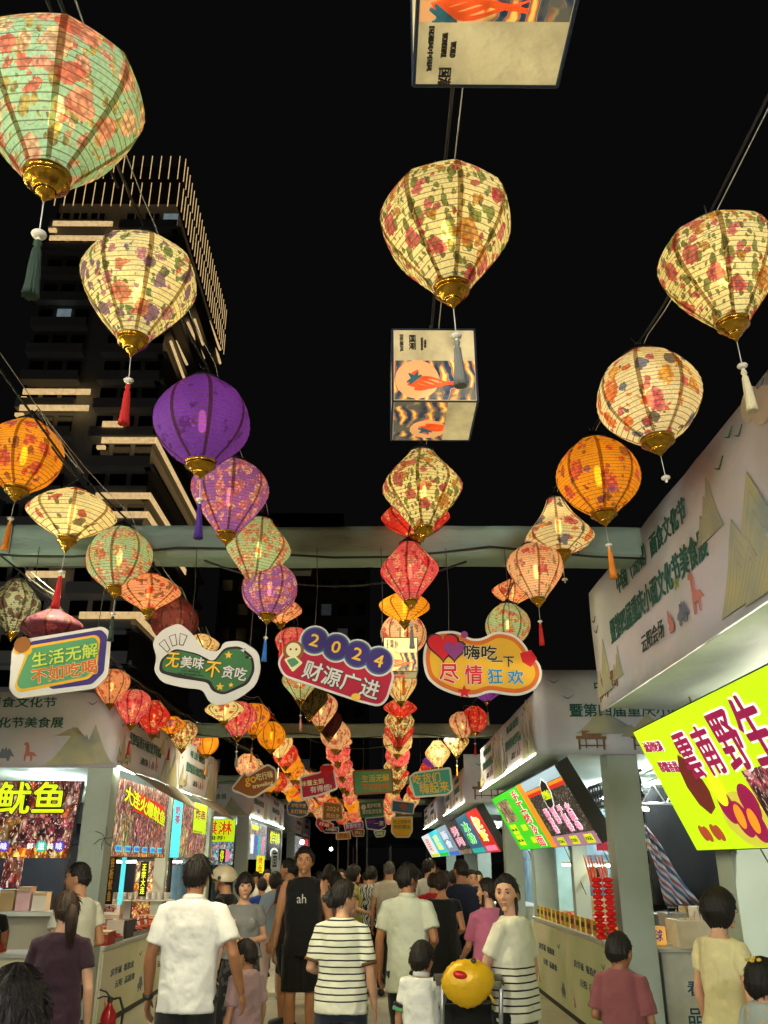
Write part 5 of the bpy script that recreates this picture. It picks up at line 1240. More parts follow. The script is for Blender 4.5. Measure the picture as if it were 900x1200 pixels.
SKW = M('grilled_squid', '#a8482c', .45, var=.4, nsc=30, bump=.8, bsc=50, bdist=.01); TRAY = METAL
def skewer_tray(x, y, z, w_, l_, label, n=26, along='x'):
    t = thing('food_tray', label, 'tray', (x, y, z)); b = MB(); b.box((0, 0, .012), (w_, l_, .024)); 
    for s_ in (-1, 1): b.box((s_*(w_/2), 0, .025), (.012, l_, .05)); b.box((0, s_*(l_/2), .025), (w_, .012, .05))
    b.build('tray', TRAY, t)
    me = None
    for k in range(n):
        if me is None:
            b = MB(); b.tube([(0, -.14, 0), (0, -.05, .004), (.004, 0, .006), (0, .06, .004), (0, .12, 0)], [.006, .018, .022, .018, .005], 7); me = b.mesh('skewer', True); me.materials.append(SKW)
        o = obj('grilled_skewer', me, t, loc=(R.uniform(-w_/2+.05, w_/2-.05), R.uniform(-l_/2+.14, l_/2-.14), .04+.02*(k % 3)), rot=(R.uniform(-.1, .1), 0, R.uniform(-.4, .4)+(pi/2 if along == 'x' else 0)))
    return t
skewer_tray(-3.25, 11.0, .8, .5, .7, 'tray of grilled squid skewers at the near end of the left counter', 30); skewer_tray(-3.25, 12.6, .8, .5, 1.5, 'long tray of golden skewers in the middle of the left counter', 60); skewer_tray(-3.25, 14.6, .8, .5, 1.4, 'tray of skewers toward the far end of the left counter', 50)
t = thing('till_box', 'black box with a white side standing on the left counter', 'box', (-3.12, 11.7, .8)); b = MB(); b.box((0, 0, .1), (.22, .42, .2)); b.build('body', LBLK, t); b = MB(); b.box((-.02, -.23, .1), (.2, .03, .22)); b.build('side_plate', WHT, t)
t = thing('menu_stand', 'tall menu stand with an orange picture on the left counter', 'menu', (-3.25, 13.5, .8)); b = MB(); b.box((0, 0, .45), (.5, .03, .9)); b.build('board', HOUS, t)
Fm = Frame((-.23, -.016, .03), (1, 0, 0), (0, 0, 1)); b = MB(); Fm.rect(b, 0, 0, .46, .55, 0, .004); b.build('printed_picture', FIREP, t); b = MB(); Fm.rect(b, 0, .56, .46, .84, 0, .004); b.build('printed_picture', SKEW, t)
# cartons and cups on an inner shelf of the squid stall
t = thing('shelf', 'white shelf with boxes inside the squid stall', 'shelf', (-4.6, 11.6, 0)); b = MB(); b.box((0, 0, 1.08), (2.2, .4, .05)); b.build('board', CTOP, t); b = MB(); b.box((0, .1, .53), (2.1, .05, 1.05)); b.build('panel', WHT, t)
for k in range(7): carton(-5.3+k*.2, 11.55, 1.11, .17, .2+.03*(k % 3), .16, ['pale carton', 'tan carton', 'printed white carton', 'cream carton', 'kraft carton', 'pink carton', 'white bag like carton'][k]+' on the inner shelf of the squid stall', [FOAM, M('kraft', '#a88a5c', .7), WHT, CRM, M('kraft', '#a88a5c'), M('pale_pink', '#c8a0a0', .6), WHT][k])
for k in range(4): carton(-3.95+.31*(k % 2), 13.0, .82+.17*(k//2), .29, .16, .2, 'white printed carton, %s %s of the pile of four on the left counter' % (['lower', 'upper'][k//2], ['left', 'right'][k % 2]), WHT, '香', M('print_brown', '#6a2a1c', .6))
CUP = M('paper_cup', '#d8d4cc', .5)
cup_me = mk(lambda b: b.lathe([(0, .025), (.08, .036), (.084, .038), (.084, .034), (.01, .024)], 12, caps=False), CUP)
for k in range(26): obj('paper_cup', cup_me, None, 'white paper cup in the rows above the cartons of the squid stall', 'cup', 'paper cups above the cartons', loc=(-4.0+.085*(k % 13), 13.35+.09*(k//13), 1.17), kind=None)
t = thing('cup_shelf', 'shelf board carrying rows of paper cups', 'shelf', (-3.5, 13.4, 0)); b = MB(); b.box((0, 0, 1.155), (1.2, .24, .02)); b.build('board', CTOP, t); b = MB(); b.box((0, .1, .98), (1.1, .02, .33)); b.build('back_panel', WHT, t)
# hanging posters
def poster(px, py, wpx, hpx, Y, mat, label, s_=None, tm=LYL):
    p = onY(px, py, Y); k = (onY(px+1, py, Y).x-p.x); w_, h_ = wpx*k, hpx*k*1.05
    t = thing('poster', label, 'poster', p); F = Frame((-w_/2, 0, -h_/2), (1, 0, 0), (0, 0, 1)); b = MB(); F.rect(b, 0, 0, w_, h_, -.02, 0); b.build('board', mat, t)
    if s_: text(F, s_, w_/2, h_*.5, .002, w_*.55, h_*.85, tm, t, bold=.04)
    return t
poster(14, 1022, 22, 32, 10.2, SQUID, 'dark food poster hanging under the squid sign', None)
poster(168, 1030, 9, 36, 12.5, DKCL, 'narrow black poster with yellow lettering behind the left counter', '正\n宗\n大\n连', LYL)
poster(130, 1030, 8, 52, 11.0, DKCL, 'tall black strip with gold lettering beside the left post', '铁\n板\n鱿\n鱼', GOLDT)
poster(143, 1030, 5, 52, 11.2, LCYN, 'thin cyan strip hanging behind the left post', None)
poster(260, 1003, 8, 14, 20, LBLK, 'small black plate with yellow lettering on the second left post', '停', LYL)
poster(305, 1013, 9, 18, 22, LYL, 'small yellow poster below the cyan seafood sign', '烤\n鱼', LRED)
poster(322, 1008, 9, 18, 24, WHT, 'small white poster with black marks below the black sign', '面', LBLK)
t = thing('hanging_sausages', 'row of dried sausages hanging above the left counter', 'sausages', (0, 0, 0))
for k in range(6): b = MB(); x = -4.1+.09*k; b.tube([(x, 12.9, 1.95), (x+.01, 12.9, 1.85), (x, 12.9, 1.55-.02*(k % 3))], [.006, .02, .018], 8); b.build('sausage', M('sausage', '#6a3024', .5), t, True)
DARKW = M('stall_dark_backdrop', '#1a1e28', .8)
t = thing('dark_backdrop', 'dark cloth backdrop inside the squid stall', 'backdrop', (0, 0, 0)); sheet(Frame((-5.8, 12.3, 0), (1, 0, 0), (0, 0, 1)), 0, .9, 1.7, 2.4, DARKW, 'cloth', t, .03)
t = thing('dark_backdrop', 'dark cloth backdrop behind the cups of the squid stall', 'backdrop', (0, 0, 0)); sheet(Frame((-4.05, 13.9, 0), (1, 0, 0), (0, 0, 1)), 0, .8, 1.0, 2.4, DARKW, 'cloth', t, .03)
tube_light((-3.42, 10.7, 1.66), (-3.42, 13.2, 1.66), '#ffc070', 70, 'warm heat lamp over the near half of the left aisle counter', .01)
tube_light((-3.42, 13.7, 1.66), (-3.42, 16.3, 1.66), '#ffc070', 70, 'warm heat lamp over the far half of the left aisle counter', .01)
tube_light((2.62, 9.3, 1.62), (2.62, 12.9, 1.62), '#ffe6b0', 40, 'warm lamp added over the long right counter', .01)  # unseen lamp added to brighten the counter goods
skewer_tray(-4.4, 9.72, .815, .25, .3, 'small tray of skewers between the two red cartons of the front counter', 12)
for k in range(6):
    skewer_tray(2.62, 9.45+.62*k, .95, .42, .5, ['golden', 'brown', 'pale', 'dark', 'mixed', 'orange'][k]+' skewer tray on the right counter, %s along it' % ['nearest the post', 'second', 'third', 'fourth', 'fifth', 'farthest'][k], 18)
# fire extinguisher
t = thing('fire_extinguisher', 'red fire extinguisher standing in front of the printed left counter', 'fire extinguisher', (-2.33, 8.6, 0), .3)
b = MB(); b.lathe([(0, .05), (.01, .062), (.03, .065), (.40, .065), (.44, .058), (.475, .035), (.5, .022), (.52, .02)], 28); b.build('cylinder', M('extinguisher_red', '#a8161c', .3, var=.06), t, True)
b = MB(); b.box((0, -.064, .27), (.06, .008, .09)); b.build('label_plate', WHT, t)
b = MB(); b.lathe([(.52, .024), (.55, .024), (.56, .015)], 14); b.tube([(0, 0, .55), (-.04, 0, .6), (-.1, 0, .62)], .008, 6); b.tube([(0, 0, .56), (-.06, 0, .565), (-.11, 0, .55)], .007, 6); b.build('valve', HOUS, t)
b = MB(); b.tube([(.02, 0, .54), (.08, 0, .55), (.12, 0, .45), (.11, 0, .25), (.085, 0, .1)], .011, 8); b.build('hose', HOUS, t, True)
# wire scraps on the left post
t = thing('cable_tuft', 'tuft of loose black wire tied round the left post', 'wire', (-2.98, 10.1, 1.9)); b = MB()
for a in (0, 1.2, 2.2, 3.4, 4.3, 5.2): b.tube([(0, -.02, 0), (.06*cos(a), -.03, .06*sin(a)), (.13*cos(a+.3), -.04, .12*sin(a+.3))], .003, 4)
b.build('wire', CABLE, t, kind='stuff')

# ================================================================= TOWERS
CONC = M('tower_concrete', '#a4a29a', .8, var=.1, nsc=.05); GLS = M('tower_glass', '#0c1014', .15, spec=.8); STRIP = lit('tower_strip', '#eec488', .85, .25, 3); WLIT = lit('window_lit', '#9ab0b8', .35, .2, 2); WLIT2 = lit('window_warm', '#c8a468', .35, .2, 2)
t = thing('high_rise_tower', 'dark high rise with glowing balcony strips and a crown of vertical light bars', 'building', (-29, 89, 0))
def TB(name, x0, x1, y0, y1, z0, z1, mat): b = MB(); b.box(((x0+x1)/2+29, (y0+y1)/2-89, (z0+z1)/2), (x1-x0, y1-y0, z1-z0)); return b.build(name, mat, t)
TB('core', -35.6, -22.6, 75.8, 104, 0, 70, CONC)
FL = 3.2
wb = {k: MB() for k in ('bay_slab', 'glass', 'lit')}
for f in range(21):
    z = 2+f*FL
    for (x0, x1) in ((-36, -30.2), (-28.3, -22)):
        b = wb['bay_slab']; b.box(((x0+x1)/2+29, 75.3-89, z), (x1-x0, 1.2, .35)); b.box(((x0+x1)/2+29, 74.75-89, z+.55), (x1-x0, .08, .75))
    wb['bay_slab'].box((-22.1+29, 89-89, z), (1.0, 28, .35))
    for (x0, x1) in ((-36, -30.2), (-28.3, -22)):
        for k in range(3):
            w_ = (x1-x0)/3; kk = R.random(); key = 'lit' if kk < .06 else 'glass'
            o = TB('window', x0+k*w_+.25, x0+(k+1)*w_-.25, 75.7, 75.78, z+.9, z+2.6, WLIT if kk < .06 else GLS) if f % 1 == 0 else None
wb['bay_slab'].build('balcony_slabs', CONC, t, kind='stuff')
def strip_px(pts, Y=74.65, h=.62):
    q = [onY(px, py, Y) for px, py in pts]; b = MB()
    for a, c_ in zip(q, q[1:]): b.box(((a.x+c_.x)/2+29, Y-89, (a.z+c_.z)/2), (abs(c_.x-a.x), .12, h))
    b.build('light_strip', STRIP, t)
for (x0, x1, y) in ((62, 132, 262), (58, 130, 279), (27, 106, 459), (23, 104, 478), (120, 145, 497), (119, 182, 516), (112, 176, 581), (117, 172, 603), (30, 76, 673), (93, 172, 721)):
    strip_px([(x0, y), (x1, y)])
    p = onY(x0, y, 74.65); q = onY(x1, y, 74.65)
    TB('light_strip', p.x-.5, p.x+.3, 74.9, 75.3, p.z-.7, p.z-.4, STRIP)
    if x1 > 165:  # strips that turn the corner and run back along the flank
        TB('light_strip', -21.62, -21.5, 74.6, 75+(29 if y < 560 else 17), q.z-.3, q.z+.32, STRIP)
for (x0, y0, x1, y1) in ((200, 400, 216, 444), (206, 400, 219, 427), (220, 378, 239, 420), (228, 374, 238, 404), (245, 377, 258, 426), (245, 376, 258, 410)):
    a = onX(x0, y0, -21.8); c_ = onX(x1, y1, -21.8); b = MB(); u = Vector((29, -89, 0)); b.tube([a+u, c_+u], .16, 4); b.build('light_strip', STRIP, t)
# crown of light bars: two staggered rows round the top
zc = 76.4
for k in range(14):
    x = -36+k*1.04
    for r in (0, 1): b = MB(); b.box((x+29+(.3 if r else 0), 74.6-89, 74.2-3.9*r), (.075, .075, 3.3)); b.build('crown_bar', STRIP, t)
for k in range(24):
    y = 75+k*1.25
    for r in (0, 1): b = MB(); b.box((-21.9+29, y-89+(.5 if r else 0), 74.2-3.9*r), (.075, .075, 3.3)); b.build('crown_bar', STRIP, t)
TB('crown_wall', -35.4, -22.4, 76, 103.5, 70.1, 75.6, M('crown_dark', '#0b0b0a', .9))
tf = thing('added_flood', 'unseen flood lamps added at the foot of the high rise for its facade', 'lamp', (-36, 50, 0))  # added out of view so the facade is not lost in black
b = MB(); b.box((0, 0, .6), (6, .3, .8)); b.build('housing', HOUS, tf); b = MB(); b.box((0, .17, .9), (5.6, .02, .9), mat=None); b.build('lens', lit('added_tower_glow', '#d8dce4', 55, 0), tf)
WDIM = lit('window_dim', '#8a9aa0', .05, .3, 3)
t2 = thing('dark_apartment_block', 'dark apartment block with a few lit windows behind the big hanging signs', 'building', (-11, 116, 0))
b = MB(); b.box((0, 0, 22), (20, 14, 44)); b.build('wall', M('block_dark', '#3a3c3e', .9), t2)
for i in range(9):
    for j in range(11):
        b = MB(); kk = R.random(); b.box((-8.8+i*2.2, -7.03, 6+j*3.3), (1.3, .06, 1.5)); b.build('window', WDIM if kk < .07 else GLS, t2)
t3 = thing('dark_apartment_block', 'faint dark slab building rising above the beam in the centre', 'building', (-14, 150, 0)); b = MB(); b.box((0, 0, 30), (16, 14, 60)); b.build('wall', M('block_darker', '#141516', .9), t3)
for i in range(6):
    for j in range(14): b = MB(); b.box((-6.3+i*2.5, -7.03, 14+j*3.2), (1.3, .06, 1.6)); b.build('window', GLS, t3)
# dim things at the end of the aisle
t = thing('market_tent', 'dim tent roof at the far end of the aisle', 'tent', (.8, 50, 0)); b = MB(); b.lathe([(2.4, 2.2), (2.5, 2.2), (3.3, .05)], 4); b.build('canopy', M('tent_cloth', '#5a6270', .8), t)
for a in (0, 1, 2, 3): b = MB(); b.tube([(2.0*cos(a*pi/2), 2.0*sin(a*pi/2), 0), (2.0*cos(a*pi/2), 2.0*sin(a*pi/2), 2.42)], .05, 6); b.build('pole', METAL, t)
t = thing('pole_row', 'group of slender pale poles at the dark end of the aisle', 'poles', (0, 0, 0))
for k, px in enumerate((396, 408, 418, 430)): p = onY(px, 1010, 48); b = MB(); b.tube([(p.x, 48, 0), (p.x, 48, 4.2)], .06, 6); b.build('pole', METAL, t)

# ================================================================= PEOPLE
def skin_mat(name, col):
    t = NT(name); v = t.coord(); c = C(col); n = t.noise(v, 14, 4)
    t.L(t.ramp(n.outputs[0], [(.3, (c[0]*.86, c[1]*.8, c[2]*.78, 1)), (.7, c)]), t.p.inputs['Base Color']); t.p.inputs['Roughness'].default_value = .5
    t.p.inputs['Subsurface Weight'].default_value = .12; t.p.inputs['Subsurface Radius'].default_value = (.012, .005, .003); t.p.inputs['Subsurface Scale'].default_value = 1
    t.bump(t.noise(v, 160, 2).outputs[0], .15, .003); return t.m
SKIN = {'light': skin_mat('skin_light', '#d2a282'), 'mid': skin_mat('skin_mid', '#b98763'), 'tan': skin_mat('skin_tan', '#9d6c4a')}
def hair_mat(name, col):
    t = NT(name); v = t.coord((70, 70, 5)); n = t.noise(v, 1.6, 3); c = C(col)
    t.L(t.ramp(n.outputs[0], [(.35, tuple(x*.5 for x in c[:3])+(1,)), (.7, tuple(x*1.6 for x in c[:3])+(1,))]), t.p.inputs['Base Color'])
    t.p.inputs['Roughness'].default_value = .55; t.p.inputs['Specular IOR Level'].default_value = .3; t.bump(n.outputs[0], .8, .006); return t.m
HAIR = {'black': hair_mat('hair_black', '#191412'), 'brown': hair_mat('hair_brown', '#2e1f17'), 'grey': hair_mat('hair_grey', '#4a4440')}
EYEW = M('eye_white', '#c8c0b4', .2, bump=0); EYEB = M('eye_dark', '#0c0806', .15, bump=0); LIPM = M('lip', '#96503f', .45, bump=0); BROW = M('brow', '#17110e', .8); SHOE = M('shoe_dark', '#1a1a1c', .5); SHOEW = M('shoe_white', '#b8b4aa', .5); GLASSM = M('glasses_rim', '#3a3630', .3, .7)
def headR(d):
    """radius of the bare head in direction d (front +Y), centre of the skull"""
    x, y, z = d; rx, ry, rz = .076, .096, .118
    if z < 0:
        rx *= 1-.30*(-z)**1.6; 
        if y > 0: ry *= 1-.05*(-z)
        else: ry *= 1-.30*(-z)
    r = 1/sqrt((x/rx)**2+(y/ry)**2+(z/rz)**2)
    if y > 0:  # flatter face, eye hollows, cheeks
        r *= 1-.05*y**6
        for sx in (-1, 1): r -= .010*exp(-(((x-.36*sx)/.17)**2+((z-.06)/.13)**2))*(y > .3); r += .005*exp(-(((x-.48*sx)/.2)**2+((z+.25)/.2)**2))
    return r
def sph(fn, seg, rings):
    vs, fs = [], []
    for i in range(rings+1):
        ph = pi*min(max(i/rings, .004), .996)
        for k in range(seg):
            th = 2*pi*k/seg; d = Vector((sin(ph)*sin(th), sin(ph)*cos(th), cos(ph))); vs.append(d*fn(d))
    for i in range(rings):
        for k in range(seg): k2 = (k+1) % seg; fs.append((i*seg+k, (i+1)*seg+k, (i+1)*seg+k2, i*seg+k2))
    fs.append(tuple(range(seg))); fs.append(tuple(rings*seg+k for k in reversed(range(seg))))
    return vs, fs
def interp(tb, a):
    for (x0, v0), (x1, v1) in zip(tb, tb[1:]):
        if a <= x1: t = (a-x0)/(x1-x0); t = t*t*(3-2*t); return v0+(v1-v0)*t
    return tb[-1][1]
HST = {  # azimuth from the front in degrees -> lowest hair height on the skull (m); then thickness at top and sides
 'short': ([(0, .066), (35, .062), (52, .03), (68, -.012), (84, -.002), (100, .0), (112, -.05), (180, -.07)], .017, .009),
 'crew': ([(0, .074), (35, .07), (52, .04), (68, .01), (84, .012), (100, .01), (112, -.035), (180, -.055)], .009, .004),
 'mop': ([(0, .05), (35, .048), (52, .02), (68, -.02), (84, -.005), (100, -.005), (112, -.06), (180, -.08)], .026, .018),
 'tied': ([(0, .068), (35, .06), (52, .035), (68, .0), (84, .008), (100, -.01), (112, -.05), (180, -.075)], .012, .008),
 'bangs': ([(0, .022), (30, .024), (46, .0), (60, -.05), (80, -.06), (100, -.06), (130, -.08), (180, -.09)], .018, .014),
 'bob': ([(0, .026), (30, .03), (48, .0), (62, -.075), (80, -.09), (100, -.095), (130, -.10), (180, -.10)], .026, .026),
 'long': ([(0, .06), (25, .055), (48, .02), (62, -.08), (80, -.11), (100, -.115), (130, -.12), (180, -.12)], .017, .016),
}
def clouds(name, size):
    if name in bpy.data.textures: return bpy.data.textures[name]
    x = bpy.data.textures.new(name, 'CLOUDS'); x.noise_scale = size; x.noise_depth = 2; return x
def soften(o, vox, smooth=4, disp=None):
    m = o.modifiers.new('merge', 'REMESH'); m.mode = 'VOXEL'; m.voxel_size = vox; m.use_smooth_shade = True
    m = o.modifiers.new('smooth', 'SMOOTH'); m.factor = .5; m.iterations = smooth
    for (sz, st) in (disp or []):
        d = o.modifiers.new('folds', 'DISPLACE'); d.texture = clouds('folds_%g' % sz, sz); d.strength = st; d.mid_level = .5; d.texture_coords = 'LOCAL'
def person(label, px, py, dist, face, top, bottom, hair='short', hairc='black', skin='mid', sex='m', H=None, arms=('down', 'down'), head=0, tilt=0, nod=0, vox=.008, extra='', faceon=False, glasses=False, kid=False, stance='walk', group=None, wide=1., shoes=SHOE, at=None, shortsleeve=.55):
    if at: loc = Vector(at); loc.z = 0
    else:
        if dist < 3: pass
        elif kid: dist *= 1.06
        elif dist < 12.5: dist *= 1.14
        p = onY(px, py, dist); H = H or (p.z-.01); loc = Vector((p.x, dist, 0))
    s = H/1.70
    t = thing('person', label, 'person', loc, -radians(face), group)
    t.scale = (s, s, s)
    hs = 1.22 if kid else 1.0           # a child's head is larger for its height
    hz = 1.70-.118*hs-.010               # skull centre height
    hy = .025
    f = sex == 'f'
    SW = (.150 if f else .172)*wide*(.9 if kid else 1); HW = (.158 if f else .150)*wide; WW = (.128 if f else .148)*wide; D_ = 1.0*wide
    # ---- body: one continuous surface
    b = MB()
    b.loft([(.80, HW*.9, .10*D_, 0, 0), (.90, HW, .115*D_, 0, -.012), (.98, HW*.95, .105*D_, 0, -.005), (1.07, WW, .092*D_, 0, 0), (1.18, WW*1.06, .10*D_, 0, .004), (1.28, SW*.9, .11*D_, 0, .004), (1.36, SW*.92, .095*D_, 0, -.004), (1.405, SW*.58, .066*D_, 0, -.008), (1.435, .054, .052, 0, -.008)], 20)
    b.tube([(0, -.012, 1.40), (0, 0, 1.47), (0, .008, hz-.03)], [.066 if not f else .056, .056 if not f else .046, .052 if not f else .045], 14)
    if f: 
        for sx in (-1, 1): b.ell((.065*sx, .085*D_, 1.245), (.062, .05, .06))
    RH = Matrix.Rotation(-radians(head), 3, 'Z') @ Matrix.Rotation(radians(-tilt), 3, 'Y') @ Matrix.Rotation(radians(nod), 3, 'X')
    hc = Vector((0, hy, hz))
    vs, fs = sph(lambda d: headR(d)*hs, 36, 26); b.add([hc+RH @ v for v in vs], fs)
    def hp(x, y, z): return hc+RH @ (Vector((x, y, z))*hs)
    def he(x, y, z, r, mat=None): b.ell(hp(x, y, z), [q*hs for q in r], 12, 8, RH @ mat if mat is not None else RH)
    fy = lambda x, z: headR(Vector((x, sqrt(max(.0001, 1-(x*x+z*z)/.0121)), 0)).normalized()) if 0 else .0
    nose = [hp(0, .086, .024), hp(0, .092, .002), hp(0, .1015, -.018), hp(0, .099, -.028)]
    b.tube(nose, [.006*hs, .0075*hs, .0105*hs, .009*hs], 8)
    for sx in (-1, 1):
        he(.010*sx, .091, -.027, (.008, .009, .007)); he(sx*.076, -.004, -.006, (.009, .020, .031), Matrix.Rotation(sx*.3, 3, 'Z'))
        he(sx*.030, .086, .030, (.022, .010, .006))
    he(0, .079, -.057, (.021, .009, .006)); he(0, .077, -.066, (.017, .009, .006)); he(0, .072, -.093, (.022, .016, .015))
    # arms
    A = {'down': [(.245, -.03, 1.10), (.262, .045, .86)], 'out': [(.29, -.05, 1.12), (.33, .04, .90)], 'bent': [(.245, -.05, 1.12), (.19, .17, 1.06)], 'phone': [(.23, .02, 1.12), (.12, .22, 1.24)],
         'cross': [(.25, -.03, 1.12), (.03, .17, 1.10)], 'fwd': [(.22, .06, 1.12), (.20, .26, 1.0)], 'swingf': [(.25, .03, 1.11), (.26, .17, .90)], 'swingb': [(.25, -.12, 1.12), (.28, -.14, .88)], 'hip': [(.33, -.08, 1.15), (.22, .02, 1.0)],
         'reach': [(.20, .16, 1.18), (.12, .40, 1.12)], 'hold': [(.21, .10, 1.12), (-.02, .30, 1.02)], 'low': [(.21, .10, 1.14), (.10, .28, .92)]}
    sh = {}
    for side, key in ((1, arms[0]), (-1, arms[1])):   # +X is the person's right hand side
        pe, pw = A[key]; k_ = SW/.180
        S_ = Vector((SW*side*.96, -.006, 1.365)); E_ = Vector((pe[0]*side*k_, pe[1], pe[2])); W_ = Vector((pw[0]*side*k_, pw[1], pw[2])); sh[side] = (S_, E_, W_)
        g = .86 if f else 1.; 
        if kid: g = .85
        b.ell(S_+Vector((-.01*side, 0, -.005)), (.056*g, .055*g, .056*g), 12, 8)
        b.tube([S_, S_.lerp(E_, .35), S_.lerp(E_, .75), E_, E_.lerp(W_, .25), E_.lerp(W_, .65), W_], [.050*g, .051*g, .042*g, .037*g, .040*g, .031*g, .024*g], 12)
        b.ell(E_, (.038*g, .038*g, .038*g), 10, 7)
        # hand: palm, four fingers of different lengths, thumb from the side
        dr = (W_-E_).normalized(); fw = Vector((0, 1, 0)); fw = (fw-dr*fw.dot(dr)).normalized(); sd = dr.cross(fw)
        if key in ('bent', 'cross', 'fwd', 'phone', 'reach', 'hold', 'low'): fw, sd = Vector((side*-.6, 0, .8)), None; fw = (fw-dr*fw.dot(dr)).normalized(); sd = dr.cross(fw)
        inw = Vector((-side, 0, 0)); inw = (inw-dr*inw.dot(dr)); inw = inw.normalized() if inw.length > .2 else -sd
        across = dr.cross(inw).normalized()
        if across.dot(fw) < 0: across = -across
        pc = W_+dr*.045
        m3 = Matrix((across, inw, dr)).transposed(); b.ell(pc, (.038*g, .017*g, .05*g), 12, 8, m3)
        for q, (off, ln) in enumerate(((-.030, .058), (-.011, .070), (.009, .074), (.028, .066))):
            r0 = pc+across*off*g+dr*.035; k1 = r0+dr*ln*.5*g+inw*.012; k2 = k1+dr*ln*.32*g+inw*.026
            b.tube([r0, k1, k2], [.0095*g, .0088*g, .0070*g], 7)
        th0 = W_+dr*.025+across*.028*g; b.tube([th0, th0+dr*.030+across*.026+inw*.008, th0+dr*.056+across*.026+inw*.018], [.012*g, .0105*g, .008*g], 7)
    # legs
    fy_ = {'walk': (.14, -.14), 'stand': (.02, -.02), 'step': (-.10, .12)}[stance]
    legs = {}
    for side, dy in ((1, fy_[0]), (-1, fy_[1])):
        Hp = Vector((.085*side*wide, 0, .88)); Kn = Vector((.09*side, dy*.75+.03, .48)); An = Vector((.095*side, dy-.02, .085)); legs[side] = (Hp, Kn, An)
        b.tube([Hp, Hp.lerp(Kn, .3), Kn, Kn.lerp(An, .3), An], [.088*D_, .080*D_, .052, .054, .034], 14)
        b.ell(Kn, (.053, .055, .055), 10, 7); b.tube([An+Vector((0, -.035, -.045)), An+Vector((0, .05, -.05)), An+Vector((.005*side, .13, -.062))], [.034, .036, .024], 10)
    o = b.build('body', SKIN[skin], t, True); soften(o, vox, 2)
    # ---- shoes
    for side in (1, -1):
        An = legs[side][2]; b = MB(); b.tube([An+Vector((0, -.065, -.042)), An+Vector((0, -.03, -.035)), An+Vector((0, .06, -.045)), An+Vector((.005*side, .14, -.058)), An+Vector((.005*side, .165, -.065))], [(.02, .02), (.042, .045), (.046, .040), (.040, .028), (.02, .012)], 12); b.build('shoe', shoes, t, True)
    # ---- top
    kind, tm = top[0], top[1]; hem = top[2] if len(top) > 2 else .84; neck = top[3] if len(top) > 3 else 1.425
    g = .022 if kind not in ('dress', 'tight', 'vest') else .014
    b = MB(); fl = .02 if kind in ('blouse',) else 0
    R0 = [(hem, (HW+.018+fl), .13*D_+fl, 0, -.004), (hem+.01, HW+.022+fl, .135*D_+fl, 0, -.004), (.98, max(HW, WW)+g*.9, .122*D_, 0, 0), (1.08, WW+g+.006, .112*D_, 0, 0), (1.18, WW*1.06+g, .115*D_, 0, .004), (1.28, SW*.93+g*.6, .122*D_, 0, .004), (1.35, SW*.97+g*.2, .108*D_, 0, -.004), (1.385, SW*.90, .098*D_, 0, -.008), (1.412, SW*.74, .088*D_, 0, -.010), (neck+.014, .078 if neck > 1.41 else .100, .072, 0, -.010)]
    R0 = [r for i, r in enumerate(R0) if i < 2 or r[0] > hem+.03]
    R1 = [R0[0]]
    for ra, rb in zip(R0, R0[1:]):
        n_ = max(1, int((rb[0]-ra[0])/.035))
        for q_ in range(1, n_+1): R1.append(tuple(ra[i]+(rb[i]-ra[i])*q_/n_ for i in range(5)))
    b.loft(R1, 48, rip=.035 if kind != 'vest' else .02, z0=hem, z1=1.36, ph=(px or 3)*.7)
    if f: 
        for sx in (-1, 1): b.ell((.065*sx, .085*D_, 1.24), (.068, .058, .066))
    cut = dict(tee=shortsleeve, shirt=shortsleeve, blouse=.55, polo=.6, vest=0, dress=.0, tight=.35, loose=.85)[kind]
    if cut:
        for side in (1, -1):
            S_, E_, W_ = sh[side]; q = S_.lerp(E_, cut); w_ = {'blouse': .078, 'loose': .078, 'tee': .068, 'shirt': .068}.get(kind, .062)*(.85 if kid or f else 1)
            b.ell(S_+Vector((-.022*side, 0, -.012)), (.060 if not f else .052,)*3, 12, 8)
            b.tube([S_+Vector((-.05*side, 0, .005)), S_, S_.lerp(E_, cut*.5), q], [.056, .059 if not f else .052, w_, w_*(.8 if kind == 'blouse' else 1.0)], 14)
    else:
        for side in (1, -1): S_ = sh[side][0]; b.ell(S_+Vector((-.035*side, 0, -.0)), (.05, .06, .058), 12, 8)
    o = b.build({'dress': 'dress_top', 'vest': 'sleeveless_top'}.get(kind, 'shirt' if kind in ('shirt', 'polo', 'tee', 'loose') else 'blouse'), tm, t, True); soften(o, max(vox, .009), 3, [(.15, .026), (.045, .007)] if kind != 'tight' else [(.12, .012)])
    if kind in ('shirt', 'polo'):
        b = MB(); rr = [(cos(a)*.066, sin(a)*.062-.006, 1.435+.012*cos(a-pi/2)*-1) for a in [2*pi*i/20 for i in range(21)]]
        b.tube(rr, [(.010, .022)]*21, 8); b.build('collar', tm, t, True)
    elif kind in ('tee', 'tight') and 'collar' in extra:
        b = MB(); b.tube([(cos(a)*.080, sin(a)*.074-.008, 1.425) for a in [2*pi*i/20 for i in range(21)]], .010, 8); b.build('neckband', M('knit_brown', '#5a3a18', .8), t, True)
        for side in (1, -1): S_, E_, W_ = sh[side]; q = S_.lerp(E_, cut); b = MB(); b.tube([S_.lerp(E_, cut-.03), S_.lerp(E_, cut+.05)], .060, 14); b.build('cuff', M('knit_brown', '#5a3a18', .8), t, True)
    # ---- trousers, shorts or skirt
    bk, bm_ = bottom; b = MB()
